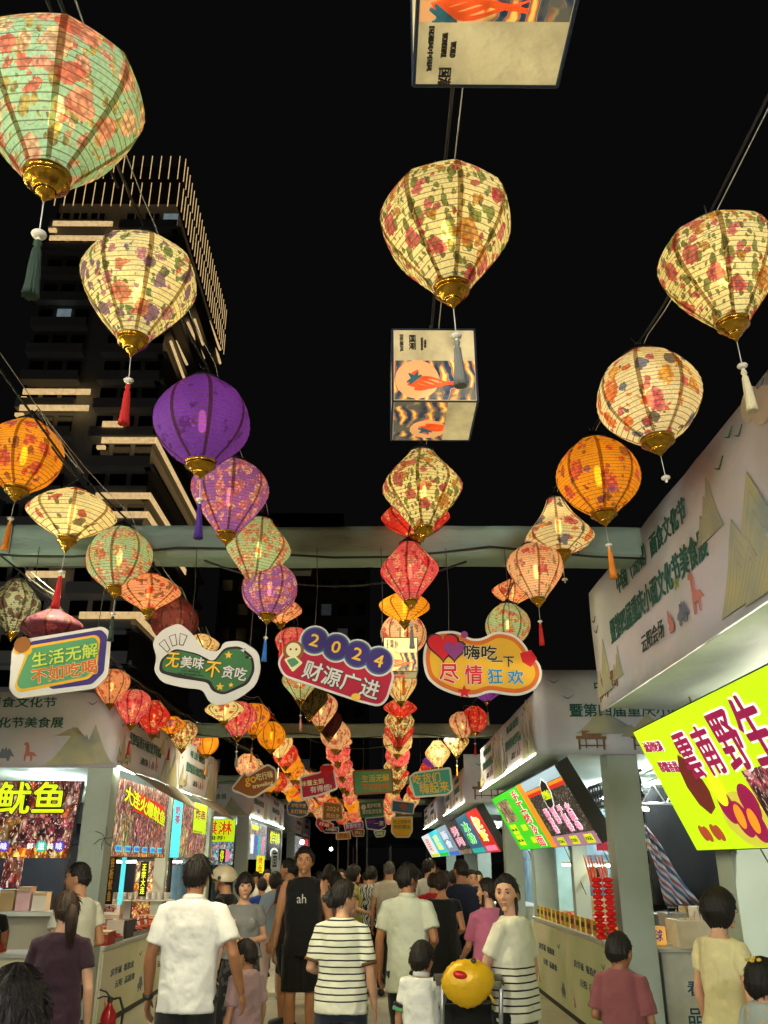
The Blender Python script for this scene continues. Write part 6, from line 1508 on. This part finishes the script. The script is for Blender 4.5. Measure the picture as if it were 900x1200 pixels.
    if bk in ('trousers', 'shorts', 'wide'):
        b.loft([(.80, HW*.96, .115*D_, 0, 0), (.88, HW+.004, .117*D_, 0, -.008), (.93, HW*.99, .112*D_, 0, -.004)], 20)
        for side in (1, -1):
            Hp, Kn, An = legs[side]; end = {'trousers': An+Vector((0, 0, .02)), 'wide': An+Vector((0, 0, .0)), 'shorts': Hp.lerp(Kn, .93)}[bk]
            if bk == 'shorts': b.tube([Hp, Hp.lerp(Kn, .4), end], [.098*D_, .098*D_, .088], 14)
            else: b.tube([Hp, Hp.lerp(Kn, .35), Kn, Kn.lerp(An, .5), end], [.098*D_, .092*D_, .07 if bk != 'wide' else .095, .062 if bk != 'wide' else .1, .056 if bk != 'wide' else .1], 14)
    else:
        ln = {'skirt': .42, 'long': .22, 'mini': .6}[bk]
        b.loft([(ln, HW+.085, .19, 0, 0), (ln+.01, HW+.09, .195, 0, 0), (.75, HW+.045, .16, 0, 0), (.92, HW+.014, .126, 0, -.004), (1.02, WW+.014, .108, 0, 0)], 28)
    o = b.build('skirt' if bk in ('skirt', 'long', 'mini') else ('shorts' if bk == 'shorts' else 'trousers'), bm_, t, True); soften(o, max(vox*1.3, .012), 2, [(.2, .03)])
    # ---- hair
    tb, tt_, ts_ = HST[hair]; rs = random.Random(int(px or 5)+int(dist*10 or 0)); pz = rs.uniform(0, 9)
    def hr(d):
        az = abs(math.degrees(atan2(d.x, d.y))); base = headR(d); lim = interp(tb, az)/.118
        zz = d.z*base/.118; k = (zz-lim)/.10+.15; k = min(1, max(0, k)); k = k*k*(3-2*k)
        th = ts_+(tt_-ts_)*max(0, d.z)**.7
        if d.z < .1 and d.y < 0: th += .004*min(1, -d.y*1.5)
        a2 = math.degrees(atan2(d.x, d.y)); strand = .0022*sin(a2*.9+2*sin(d.z*4+pz))+.0035*noise.noise(Vector((a2*.09, d.z*1.6, pz)))+(.004*noise.noise(Vector((d.x*9, d.y*9, d.z*9+pz))) if hair in ('short', 'mop') else 0)
        return ((base-.012)+(th+.012+strand)*k)*hs if k > 0 else (base-.012)*hs
    hv, hf = sph(hr, 72 if vox < .012 else 40, 44 if vox < .012 else 26); b = MB(); b.add([hc+RH @ v for v in hv], hf)
    if vox < .012:
        female = sex == 'f'
        for q_ in range(170 if female else 380):
            d = Vector((rs.gauss(0, 1), rs.gauss(0, 1), rs.uniform(-1, 1.3))).normalized(); r_ = hr(d); base_ = headR(d)*hs
            if r_ < base_+.004 or (female and d.y > .35 and d.z < .75): continue
            p0 = d*(r_-.004); down = Vector((0, -.25 if hair in ('tied',) else (.5 if d.y > .3 else 0), -1)) if d.z < .8 else Vector((rs.uniform(-1, 1), rs.uniform(-.3, 1), -.2))
            tg = (down-d*down.dot(d)).normalized()+d*(rs.uniform(.0, .07) if female else rs.uniform(.02, .20))+Vector((rs.uniform(-.3, .3), rs.uniform(-.3, .3), 0))*(.3 if female else 1); L_ = rs.uniform(.018, .042)*(1. if hair in ('short', 'mop', 'crew') else 1.5)*(.6 if hair == 'crew' else 1)
            a_ = hc+RH @ p0; c2 = hc+RH @ (p0+tg.normalized()*L_*.55+d*.002); e2 = hc+RH @ (p0+tg.normalized()*L_-d*.002)
            b.tube([a_, c2, e2], [.0036, .0026, .0005], 4, False)
    if 'ponytail' in extra:
        P_ = [hp(0, -.09, .03), hp(0, -.135, .02), hp(.0, -.15, -.05), hp(.01, -.13, -.14), hp(.02, -.125, -.24)]
        b.tube(P_, [(.02, .02), (.034, .03), (.043, .034), (.038, .028), (.010, .008)], 16)
    if 'ponytail' in extra:
        for q_ in range(90):
            o_ = Vector((rs.uniform(-.034, .034), rs.uniform(-.03, .02), 0)); k_ = rs.uniform(.4, 1.); b.tube([hp(0, -.135, .02)+o_*.5, hp(0, -.15, -.05)+o_*1.1, hp(.01, -.135, -.14)+o_, hp(.02, -.125, -.14-.12*k_)+o_*.7], [.004, .004, .003, .0006], 4, False)
    if 'bun' in extra: b.ell(hp(0, -.105, -.02), (.036*hs, .036*hs, .05*hs), 14, 10, RH); b.ell(hp(0, -.12, .02), (.03, .028, .03), 12, 8, RH)
    if 'lowtail' in extra:
        b.tube([hp(.02, -.085, -.04), hp(.045, -.10, -.09), hp(.06, -.07, -.17), hp(.065, -.02, -.24)], [.03, .032, .026, .008], 14)
        b.tube([hp(-.07, .03, -.02), hp(-.075, .035, -.09), hp(-.07, .04, -.15)], [.012, .012, .005], 8)
    if 'longhair' in extra:
        b.tube([hp(0, -.06, .0), hp(0, -.085, -.1), hp(0, -.09, -.22), hp(0, -.08, -.33)], [(.075, .045), (.095, .045), (.10, .04), (.08, .02)], 20)
    b.build('hair', HAIR[hairc], t, True)
    if 'claw' in extra:
        b = MB(); b.ell(hp(.0, -.135, .0), (.034, .018, .03), 10, 7, RH)
        for q in range(5): b.tube([hp(-.03+.015*q, -.15, .02), hp(-.03+.015*q, -.16, 0), hp(-.03+.015*q, -.14, -.03)], .004, 5)
        b.build('hair_claw', HOUS, t, True)
    if 'scrunchie' in extra: b = MB(); b.ell(hp(0, -.11, -.01), (.03, .02, .026), 10, 7, RH); b.build('scrunchie', CRM, t, True)
    if 'flowers' in extra:
        for k, (x, y, z) in enumerate(((-.03, -.06, .1), (0, -.045, .112), (.02, -.07, .1), (.04, -.04, .105))):
            b = MB(); b.ell(hp(x, y, z+.012), (.018, .016, .012), 8, 6, RH); b.build('flower_clip', M('clip_yellow', '#d8b850', .5), t, True)
    # ---- face
    if faceon:
        e = .0862
        for sx in (-1, 1):
            b = MB(); b.ell(hp(.030*sx, .0822, .006), (.0140*hs, .0050*hs, .0060*hs), 12, 8, RH @ Matrix.Rotation(-sx*.28, 3, 'Z')); b.build('eye', EYEW, t, True)
            b = MB(); b.ell(hp(.0300*sx, .0862, .0058), (.0060*hs, .0024*hs, .0058*hs), 10, 7, RH); b.build('iris', EYEB, t, True)
            b = MB(); b.tube([hp(.015*sx, .0885, .0085), hp(.024*sx, .0890, .0125), hp(.035*sx, .0860, .0118), hp(.045*sx, .0800, .007)], [.0012*hs, .0021*hs, .0021*hs, .0010*hs], 6); b.build('upper_eyelid', BROW, t, True)
            b = MB(); b.tube([hp(.014*sx, .0945, .030), hp(.026*sx, .0940, .034), hp(.040*sx, .087, .0335), hp(.050*sx, .078, .028)], [(.0016, .003), (.0018, .0040), (.0018, .0036), (.001, .0015)], 6); b.build('eyebrow', BROW, t, True)
        for z, r in ((-.0555, .0040), (-.0640, .0050)):
            b = MB(); b.tube([hp(-.021, .0805, z-.001), hp(-.011, .0862, z+.0014 if r < .0045 else z-.001), hp(0, .0880, z), hp(.011, .0862, z+.0014 if r < .0045 else z-.001), hp(.021, .0805, z-.001)], [.001*hs, r*.6*hs, r*.75*hs, r*.6*hs, .001*hs], 8); b.build('lip', LIPM, t, True)
    if glasses:
        b = MB()
        for sx in (-1, 1):
            b.tube([hp(.031*sx+.021*cos(a), .100-.004*abs(cos(a)), .004+.017*sin(a)) for a in [2*pi*i/16 for i in range(17)]], .0017, 5)
            b.tube([hp(.052*sx, .095, .008), hp(.078*sx, .05, .010), hp(.080*sx, -.005, .012)], .0017, 5)
        b.tube([hp(-.010, .102, .006), hp(.010, .102, .006)], .0017, 5); b.build('glasses', GLASSM, t, True)
    return t, sh, hp, RH
fm = fabric_mat
TR_BLACK = fm('trousers_black', '#17171a'); TR_NAVY = fm('trousers_navy', '#1a2030'); 
WSH = fm('shirt_white', '#dcdcda'); WSH2 = fm('shirt_pale_green_grey', '#bcc2b2'); PLUM = fm('tee_plum', '#2c1626'); BLK = fm('cloth_black', '#101012')
# nearest dark head in the lower left corner
person('person whose dark hair fills the lower left corner, nearest to the viewer', 16, 1132, 2.15, 0, ('tee', BLK), ('trousers', TR_BLACK), 'mop', arms=('down', 'down'), vox=.009)
person('woman in a plum tee with a long ponytail seen from behind at the left', 80, 1041, 5.0, -14, ('tee', PLUM, .86), ('trousers', TR_BLACK), 'tied', 'brown', 'light', 'f', arms=('down', 'fwd'), head=-22, extra='ponytail', vox=.008, wide=1.03)
person('man in a cream tee looking left beside the left post', 97, 1008, 6.3, -62, ('tee', fm('tee_cream', '#c4c4b4'), .84), ('trousers', TR_NAVY), 'crew', 'black', 'mid', arms=('bent', 'down'), head=-28, vox=.008, faceon=True)
t, sh, hp, RH = person('man in a loose white short sleeved shirt walking away, wristwatch on his left arm', 232, 1000, 5.35, 6, ('shirt', WSH, .80, 1.42), ('trousers', TR_BLACK), 'short', 'black', 'tan', arms=('out', 'down'), head=10, vox=.008, wide=1.06, shortsleeve=.72)
S_, E_, W_ = sh[-1]; b = MB(); d_ = (W_-E_).normalized(); b.tube([W_-d_*.03, W_-d_*.005], .034, 14); b.build('wristwatch', HOUS, t, True)
b = MB(); b.tube([(0, -.145, 1.34), (0, -.145, 1.36)], .001, 4)
t, sh, hp, RH = person('rider in a white half helmet and black shirt looking left', 266, 1014, 8.0, -75, ('tee', BLK), ('trousers', TR_BLACK), 'crew', 'black', 'mid', arms=('bent', 'down'), head=-8, vox=.009)
hv, hf = sph(lambda d: (.134 if d.z > -.25+.35*max(0, d.y) else .07)*(1+.05*abs(d.y)), 40, 30); b = MB(); b.add([hp(0, 0, .01)+RH @ v for v in hv], hf); b.build('helmet_shell', M('helmet_cream', '#c8bca0', .25), t, True)
b = MB(); b.ell(hp(-.132, .01, .02), (.008, .02, .02), 12, 8, RH); b.build('vent_cap', HOUS, t, True); b = MB(); b.tube([hp(-.12, .01, -.03), hp(-.085, .04, -.09), hp(0, .075, -.125), hp(.085, .04, -.09)], .006, 6); b.build('chin_strap', HOUS, t, True)
person('woman in a grey puff sleeved blouse with bangs facing the viewer', 288, 1021, 7.4, 172, ('blouse', fm('blouse_grey', '#77797a'), .95, 1.40), ('skirt', fm('skirt_dotted', '#16171a', 'flower', '#55585c')), 'bangs', 'black', 'light', 'f', arms=('down', 'cross'), head=-6, faceon=True, vox=.007, stance='stand')
person('small boy in a dusty pink tee standing in front of the woman in grey', 291, 1098, 6.0, -50, ('tee', fm('tee_dusty_pink', '#94787a'), .84), ('shorts', fm('shorts_grey', '#4a5260')), 'crew', 'black', 'mid', arms=('down', 'down'), head=-25, kid=True, vox=.008, stance='stand', shortsleeve=.8, faceon=True)
t, sh, hp, RH = person('tall man in a black sleeveless top with white lettering facing the viewer', 358, 991, 8.0, 184, ('vest', BLK, .80, 1.425), ('shorts', BLK), 'short', 'black', 'mid', arms=('down', 'down'), head=-4, faceon=True, vox=.007, stance='stand')
Fv = Frame((.0, .128, 1.26), (-1, 0, 0), (0, 0, 1)); text(Fv, 'ah', 0, 0, .012, .085, .075, M('print_white', '#c8c8c0', .6), t, bold=.01)
t, sh, hp, RH = person('woman in a cream tee with thin dark stripes, back turned, hair clipped up', 402, 1028, 5.5, 12, ('tee', fm('knit_striped', '#d6d6c4', 'stripe', '#18241c'), .84), ('trousers', TR_NAVY), 'tied', 'black', 'light', 'f', arms=('down', 'bent'), head=52, extra='bun claw collar', faceon=True, glasses=True, vox=.007, wide=1.06, shortsleeve=.8)
b = MB(); S_, E_, W_ = sh[-1]; d_ = (W_-E_).normalized(); b.tube([W_-d_*.02, W_-d_*.008], .029, 14); b.build('bracelet', BRASS, t, True)
person('man in a dark brown tee standing behind the man in black, facing left', 341, 1004, 9.3, -60, ('tee', fm('tee_dark_brown', '#2a2226')), ('shorts', TR_BLACK), 'crew', 'black', 'mid', arms=('down', 'down'), head=-10, faceon=True, vox=.009)
t, sh, hp, RH = person('woman in a pale blue top with a pink bag strap walking away', 323, 1021, 11, 5, ('tee', fm('top_pale_blue', '#7d93a4'), .86), ('trousers', fm('trousers_pale_pink', '#b09a98')), 'bob', 'black', 'light', 'f', arms=('bent', 'down'), vox=.012, shoes=SHOEW)
b = MB(); b.tube([(.12, -.02, 1.43), (.02, -.13, 1.3), (-.14, -.14, 1.02)], .008, 6); b.build('bag_strap', M('strap_pink', '#a83a5a', .6), t)
person('child in a royal blue tee left of the woman in pale blue', 308, 1028, 11.5, -20, ('tee', fm('tee_royal_blue', '#1c3a8a')), ('trousers', TR_NAVY), 'short', arms=('down', 'down'), vox=.013, H=None)
person('woman with dark hair just behind the striped shoulder, in a dusty rose top', 394, 1020, 8.6, -10, ('tee', fm('top_dusty_rose', '#8a625a'), .86), ('trousers', TR_BLACK), 'tied', 'black', 'mid', 'f', arms=('down', 'down'), head=-20, vox=.010, extra='bun')
person('man with black hair behind the dusty rose woman, dark shirt', 386, 1012, 10.8, 10, ('tee', fm('tee_charcoal', '#26282c')), ('trousers', TR_BLACK), 'short', vox=.012)
person('woman in a yellowish green top further back near the striped woman', 413, 1013, 11.5, 60, ('tee', fm('top_olive_yellow', '#8a8a3e')), ('skirt', TR_BLACK), 'bob', 'black', 'light', 'f', arms=('bent', 'down'), head=20, vox=.012, faceon=True)
person('person in a white shirt with black scribble print walking away', 435, 1014, 11.8, 4, ('tee', fm('tee_scribble', '#b4b6b4', 'blotch', '#14161a'), .86), ('shorts', BLK), 'short', 'black', 'mid', 'm', arms=('down', 'down'), vox=.011, shoes=SHOEW)
person('person in a pale cream tee right of the scribble printed shirt', 456, 1008, 11.5, 8, ('tee', fm('tee_pale_cream', '#b9b09c')), ('trousers', TR_BLACK), 'crew', 'grey', 'mid', 'm', vox=.011)
person('man in a pale green grey short sleeved shirt, back turned, looking right', 477, 1010, 6.8, 16, ('shirt', WSH2, .72, 1.42), ('trousers', TR_BLACK), 'short', 'black', 'tan', arms=('bent', 'down'), head=38, vox=.008, faceon=True, wide=1.02, stance='stand', shortsleeve=.7)
t, sh, hp, RH = person('boy in a white polo with navy and green sleeve stripes seen from behind', 493, 1101, 5.7, 24, ('polo', fm('polo_white', '#d8dad4'), .80, 1.40), ('shorts', TR_NAVY), 'short', 'black', 'mid', arms=('fwd', 'down'), head=12, kid=True, vox=.008, stance='stand', shortsleeve=.85)
for side in (1, -1):
    S_, E_, W_ = sh[side]
    for k, (q0, q1, m_) in enumerate(((.62, .70, fm('band_navy', '#10182c')), (.74, .83, fm('band_green', '#4f9a6a')))): b = MB(); b.tube([S_.lerp(E_, q0), S_.lerp(E_, q1)], .066, 16); b.build('sleeve_band', m_, t, True)
person('woman in a black lace shouldered dress with a scrunchie, back turned', 517, 1019, 8.4, 8, ('tight', BLK, .86, 1.40), ('long', BLK), 'tied', 'brown', 'mid', 'f', arms=('bent', 'down'), head=14, extra='bun scrunchie', vox=.009, wide=1.1)
person('man in a dark navy tee with glasses, back turned beside the lace dress', 540, 1005, 9.0, 2, ('tee', fm('tee_dark_navy', '#151c30'), .80), ('trousers', TR_BLACK), 'crew', 'black', 'tan', arms=('down', 'bent'), head=-28, glasses=True, vox=.009, wide=1.12)
person('man in a white tee looking right, further back left of the navy tee', 502, 1005, 11.5, 30, ('tee', fm('tee_white', '#c4c4c0')), ('trousers', TR_NAVY), 'short', 'black', 'light', arms=('bent', 'down'), head=30, vox=.011, faceon=True)
person('person in a bright red tee partly behind the lace dress', 507, 1022, 10.4, 10, ('tee', fm('tee_red', '#a0141c')), ('trousers', TR_BLACK), 'short', vox=.012)
person('woman with short hair facing the viewer between the navy tee and the pink tee', 551, 1018, 10.5, 175, ('tee', fm('tee_dark_olive', '#2c2e24')), ('trousers', TR_BLACK), 'tied', 'black', 'light', 'f', faceon=True, head=-12, tilt=6, vox=.010)
person('woman in a pink tee with tied hair turned left behind the striped cream top', 572, 1027, 7.0, -18, ('tee', fm('tee_pink', '#b06080'), .80), ('trousers', TR_NAVY), 'tied', 'black', 'light', 'f', arms=('down', 'fwd'), head=-52, extra='lowtail', vox=.008, faceon=True, wide=1.08, shortsleeve=.8)
t, sh, hp, RH = person('woman in a cream puff sleeved top with black stripes looking over at the viewer', 596, 1022, 5.25, -50, ('tee', fm('knit_low_stripe', '#d8d6c0', 'stripe_low', '#121414'), .82, 1.42), ('trousers', TR_BLACK), 'tied', 'black', 'light', 'f', arms=('down', 'low'), head=-108, extra='lowtail', faceon=True, vox=.007, wide=1.06, stance='stand', shortsleeve=.7)
person('boy in a dusty red tee seen from behind in front of the right counter', 722, 1089, 5.3, 30, ('loose', fm('tee_dusty_red', '#7d474b'), .78), ('shorts', TR_NAVY), 'crew', 'black', 'tan', arms=('down', 'bent'), head=14, kid=True, vox=.008, stance='stand', faceon=True)
person('woman in a pale yellow puff sleeved blouse with short bobbed hair and glasses looking right', 836, 1039, 4.7, 62, ('blouse', fm('blouse_yellow', '#d6cc9c', 'flower', '#e0d49c'), .88, 1.40), ('skirt', fm('skirt_cream', '#b0a47a')), 'bob', 'black', 'light', 'f', arms=('down', 'down'), head=22, faceon=True, glasses=True, vox=.007, wide=1.0)
person('little girl with yellow flower hair clips at the right edge', 887, 1119, 4.35, 62, ('blouse', fm('dress_pale_print', '#9fa8a4', 'flower', '#c8a860')), ('skirt', fm('dress_pale_print', '#9fa8a4')), 'tied', 'black', 'light', 'f', arms=('down', 'down'), head=12, kid=True, extra='flowers', vox=.009, faceon=True)
person('seller in a black tee reaching over the front counter at the left edge', -8, 1040, 8.4, -10, ('tee', BLK), ('trousers', TR_BLACK), 'crew', 'black', 'tan', arms=('fwd', 'fwd'), vox=.010)
person('seller in a pale blue tee with back turned inside the squid stall', None, None, 13.2, 0, ('tee', fm('tee_pale_blue', '#7f9cc0')), ('trousers', TR_NAVY), 'crew', 'black', 'mid', H=1.66, at=(-5.0, 12.0, 0), vox=.012)
person('seller in a white tee behind the far end of the left counter', None, None, 16, 0, ('tee', WSH), ('trousers', BLK), 'short', 'black', 'mid', H=1.68, at=(-4.2, 15.8, 0), vox=.012)
person('cook in a grey blue tee bending over the worktop inside the second right stall', None, None, 12, 0, ('tee', fm('tee_grey_blue', '#4c5c70')), ('long', fm('apron_navy', '#141c30')), 'crew', 'black', 'mid', H=1.6, at=(3.1, 13.1, 0), arms=('reach', 'reach'), vox=.012)
# the crowd further down the aisle
CC = ['#c0c0bc', '#1c1e24', '#8a2a30', '#3a4a6a', '#a8a08c', '#15171a', '#6a7a8a', '#b89a8a', '#2a3a30', '#c8c4b0', '#40304a', '#7a8a94']
CN = ['white', 'black', 'maroon', 'denim blue', 'sand', 'jet black', 'slate', 'peach', 'dark green', 'ivory', 'violet grey', 'pale steel']
crowd = [(313, 1019, 15), (350, 1021, 19), (374, 1020, 18), (400, 1017, 15), (429, 1020, 20), (464, 1020, 19), (470, 1018, 14), (489, 1018, 15.5), (498, 1020, 21), (512, 1018, 14.5), (523, 1020, 18.5), (531, 1017, 13), (560, 1020, 14.5), (405, 1022, 24), (415, 1021, 27), (440, 1022, 26), (452, 1021, 30), (478, 1021, 25), (387, 1021, 22), (460, 1021, 34), (433, 1021, 32), (301, 1022, 18), (345, 1022, 24), (546, 1021, 20)]
for k, (px, py, d) in enumerate(crowd):
    fcing = (0 if k % 3 else 178)+R.uniform(-25, 25)
    person('distant walker in %s top %s, %s%s' % (CN[k % 12], 'facing the viewer' if k % 3 == 0 else 'seen from behind', 'far back ' if d > 20 else '', ['near left stalls', 'left of aisle middle', 'in aisle middle', 'right of aisle middle', 'near right stalls'][min(4, max(0, int((px-300)/54)))]),
           px, py+R.uniform(-2, 2), d, fcing, ('tee', fm('crowd_%d' % (k % 12), CC[k % 12])), (['trousers', 'skirt', 'shorts'][k % 3], TR_BLACK if k % 2 else TR_NAVY), ['short', 'bob', 'crew', 'tied'][k % 4], sex='f' if k % 4 in (1, 3) else 'm', vox=.018, group='walkers far down the aisle', faceon=(k % 3 == 0 and d < 16), skin=['light', 'mid'][k % 2])

# stroller with a yellow foil balloon
t = thing('foil_balloon', 'yellow foil balloon with a red patch tied beside the stroller', 'balloon', onY(548, 1151, 5.6))
b = MB(); vs, fs = sph(lambda d: 1., 64, 40)
q_ = []
for v in vs:
    th = atan2(v.z, v.x); e = max(0, 1-abs(v.y)*1.6); q_.append((v.x*.165*(1+.06*sin(th*2+.6)+.022*e*sin(th*23)), v.y*.085*(1-.0*e)+.004*e*sin(th*17), v.z*.140*(1+.05*sin(th*3)+.022*e*sin(th*23+1))))
b.add(q_, fs); o = b.build('balloon_skin', M('foil_yellow', '#d8a810', .36, .15, bump=.5, bsc=18, bdist=.015), t, True); t.scale = (.9, .9, .9)
b = MB(); b.tube([(.13, 0, -.06), (.16, 0, -.10), (.165, 0, -.115)], [.012, .006, .010], 8); b.build('knot', M('foil_yellow', '#d8a810'), t, True)
b = MB(); b.ell((-.045, -.068, .045), (.055, .018, .026), 18, 10, Matrix.Rotation(.25, 3, 'Y')); b.build('red_patch', M('foil_red', '#b81410', .25, .2), t, True)
b = MB(); b.ell((.04, -.03, .125), (.02, .03, .015), 10, 6); b.build('black_patch', HOUS, t, True)
t = thing('stroller', 'child stroller pushed by the woman in the striped cream top', 'stroller', onY(552, 1190, 5.7)); p = t.location.copy(); t.location.z = 0; z0 = p.z
RUB = M('grip_brown', '#4a2018', .5)
b = MB(); b.tube([(-.16, 0, .62), (-.12, 0, .645), (-.02, 0, .65), (.03, 0, .63)], .022, 10); b.build('grip_bar', RUB, t, True)
b = MB(); b.tube([(.06, -.02, .64), (.1, 0, .66), (.17, .0, .68)], .018, 8); b.build('side_joint', WHT, t, True)
b = MB()
for sx in (-.17, .17): b.tube([(sx, -.1, 1.0), (sx, .05, .65), (sx, .2, .12)], .013, 8); b.tube([(sx, .12, .6), (sx, -.18, .12)], .012, 8)
b.tube([(-.17, -.1, 1.0), (.17, -.1, 1.0)], .02, 8); b.build('frame', METAL, t, True)
b = MB(); b.box((0, .12, .48), (.3, .26, .05)); b.box((0, .25, .66), (.3, .05, .4)); b.build('seat', BLK, t)
b = MB(); n = 12
for i in range(n+1):
    for j in range(9): a = pi*.15+pi*.5*i/n; b.v.append((-.2+.05*j, .12+.3*cos(a), .72+.3*sin(a)))
for i in range(n):
    for j in range(8): q = i*9+j; b.f.append((q, q+1, q+10, q+9))
o = b.build('canopy', fm('stroller_canopy', '#3a3428'), t, True); md = o.modifiers.new('s', 'SOLIDIFY'); md.thickness = .015
for sx in (-.19, .19):
    for y in (-.18, .2): b = MB(); b.tube([(sx-.012, y, .085), (sx+.012, y, .085)], .085, 18); b.build('wheel', HOUS, t)

# ---------------------------------------------------------------- pots, bottles and boxes inside the stalls
def pot(x, y, z, r, h, label):
    t = thing('cooking_pot', label, 'pot', (x, y, z)); b = MB(); b.lathe([(0, r*.92), (h*.1, r), (h, r), (h+.008, r*1.05)], 24); b.build('pot_body', METAL, t, True)
    b = MB(); b.lathe([(h+.01, r*1.02), (h+.03, r*.8), (h+.05, r*.2)], 24); b.build('lid', METAL, t, True)
    for sx in (-1, 1): b = MB(); b.tube([(sx*r, -.04, h*.7), (sx*(r+.04), -.03, h*.7), (sx*(r+.04), .03, h*.7), (sx*r, .04, h*.7)], .008, 6); b.build('handle', METD, t)
bt = thing('work_table', 'steel work table in the back of the second right stall', 'table', (3.6, 11.9, 0)); b = MB(); b.box((0, 0, .86), (1.4, .6, .04)); b.build('top', METAL, bt)
for sx in (-.65, .65):
    for sy in (-.25, .25): b = MB(); b.box((sx, sy, .42), (.04, .04, .84)); b.build('leg', METAL, bt)
pot(3.2, 11.8, .88, .16, .24, 'tall steel pot on the left end of the back work table'); pot(3.65, 11.85, .88, .2, .16, 'wide steel pot in the middle of the back work table')
carton(4.05, 11.85, .88, .34, .28, .3, 'brown carton at the right end of the back work table', M('kraft', '#a88a5c'))
carton(3.0, 12.9, .95, .3, .26, .3, 'brown carton stacked near the far end of the right counter', M('kraft', '#a88a5c'))
for k in range(9):
    t = thing('sauce_bottle', '%s sauce bottle in the row on the right counter' % ['red', 'yellow', 'white'][k % 3], 'bottle', (2.78, 9.7+.16*k, .94), 0, 'sauce bottles on the right counter'); b = MB(); b.lathe([(0, .03), (.12, .032), (.15, .02), (.17, .01), (.2, .004)], 12); b.build('bottle_body', [REDB, YEL, WHT][k % 3], t, True)
    b = MB(); b.lathe([(.15, .022), (.165, .02)], 12); b.build('cap', HOUS, t)
for k in range(7):
    t = thing('sauce_bottle', '%s sauce bottle on the left counter beyond the till' % ['red', 'brown', 'white'][k % 3], 'bottle', (-3.08, 12.05+.12*k, .8), 0, 'sauce bottles on the left counter'); b = MB(); b.lathe([(0, .03), (.12, .032), (.15, .02), (.17, .01), (.2, .004)], 12); b.build('bottle_body', [REDB, BRN, WHT][k % 3], t, True)
    b = MB(); b.lathe([(.15, .022), (.165, .02)], 12); b.build('cap', HOUS, t)
carton(-3.1, 10.75, .8, .26, .13, .3, 'small red carton on the near corner of the left aisle counter', BOXM, '香辣')
carton(-3.12, 13.15, .8, .3, .17, .34, 'red and gold carton halfway along the left aisle counter', BOXM, '美味')
for k in range(5):
    t = thing('menu_card', ['red', 'yellow', 'white', 'green', 'orange'][k]+' menu card hanging inside the second right stall', 'menu', (2.9+.32*k, 11.5, 1.95)); b = MB(); b.box((0, 0, 0), (.24, .02, .32)); b.build('board', [RED, YEL, WHT, GRN2, ORN][k], t)
    b = MB(); b.tube([(-.08, 0, .16), (-.08, 0, .45)], .003, 4); b.tube([(.08, 0, .16), (.08, 0, .45)], .003, 4); b.build('string', STRING, t, kind='stuff')
    Fm = Frame((0, -.0102, 0), (1, 0, 0), (0, 0, 1)); text(Fm, ['虾球', '蟹黄', '小面', '凉面', '豆花'][k], 0, 0, .001, .18, .1, WHT if k != 2 else DRK, t)
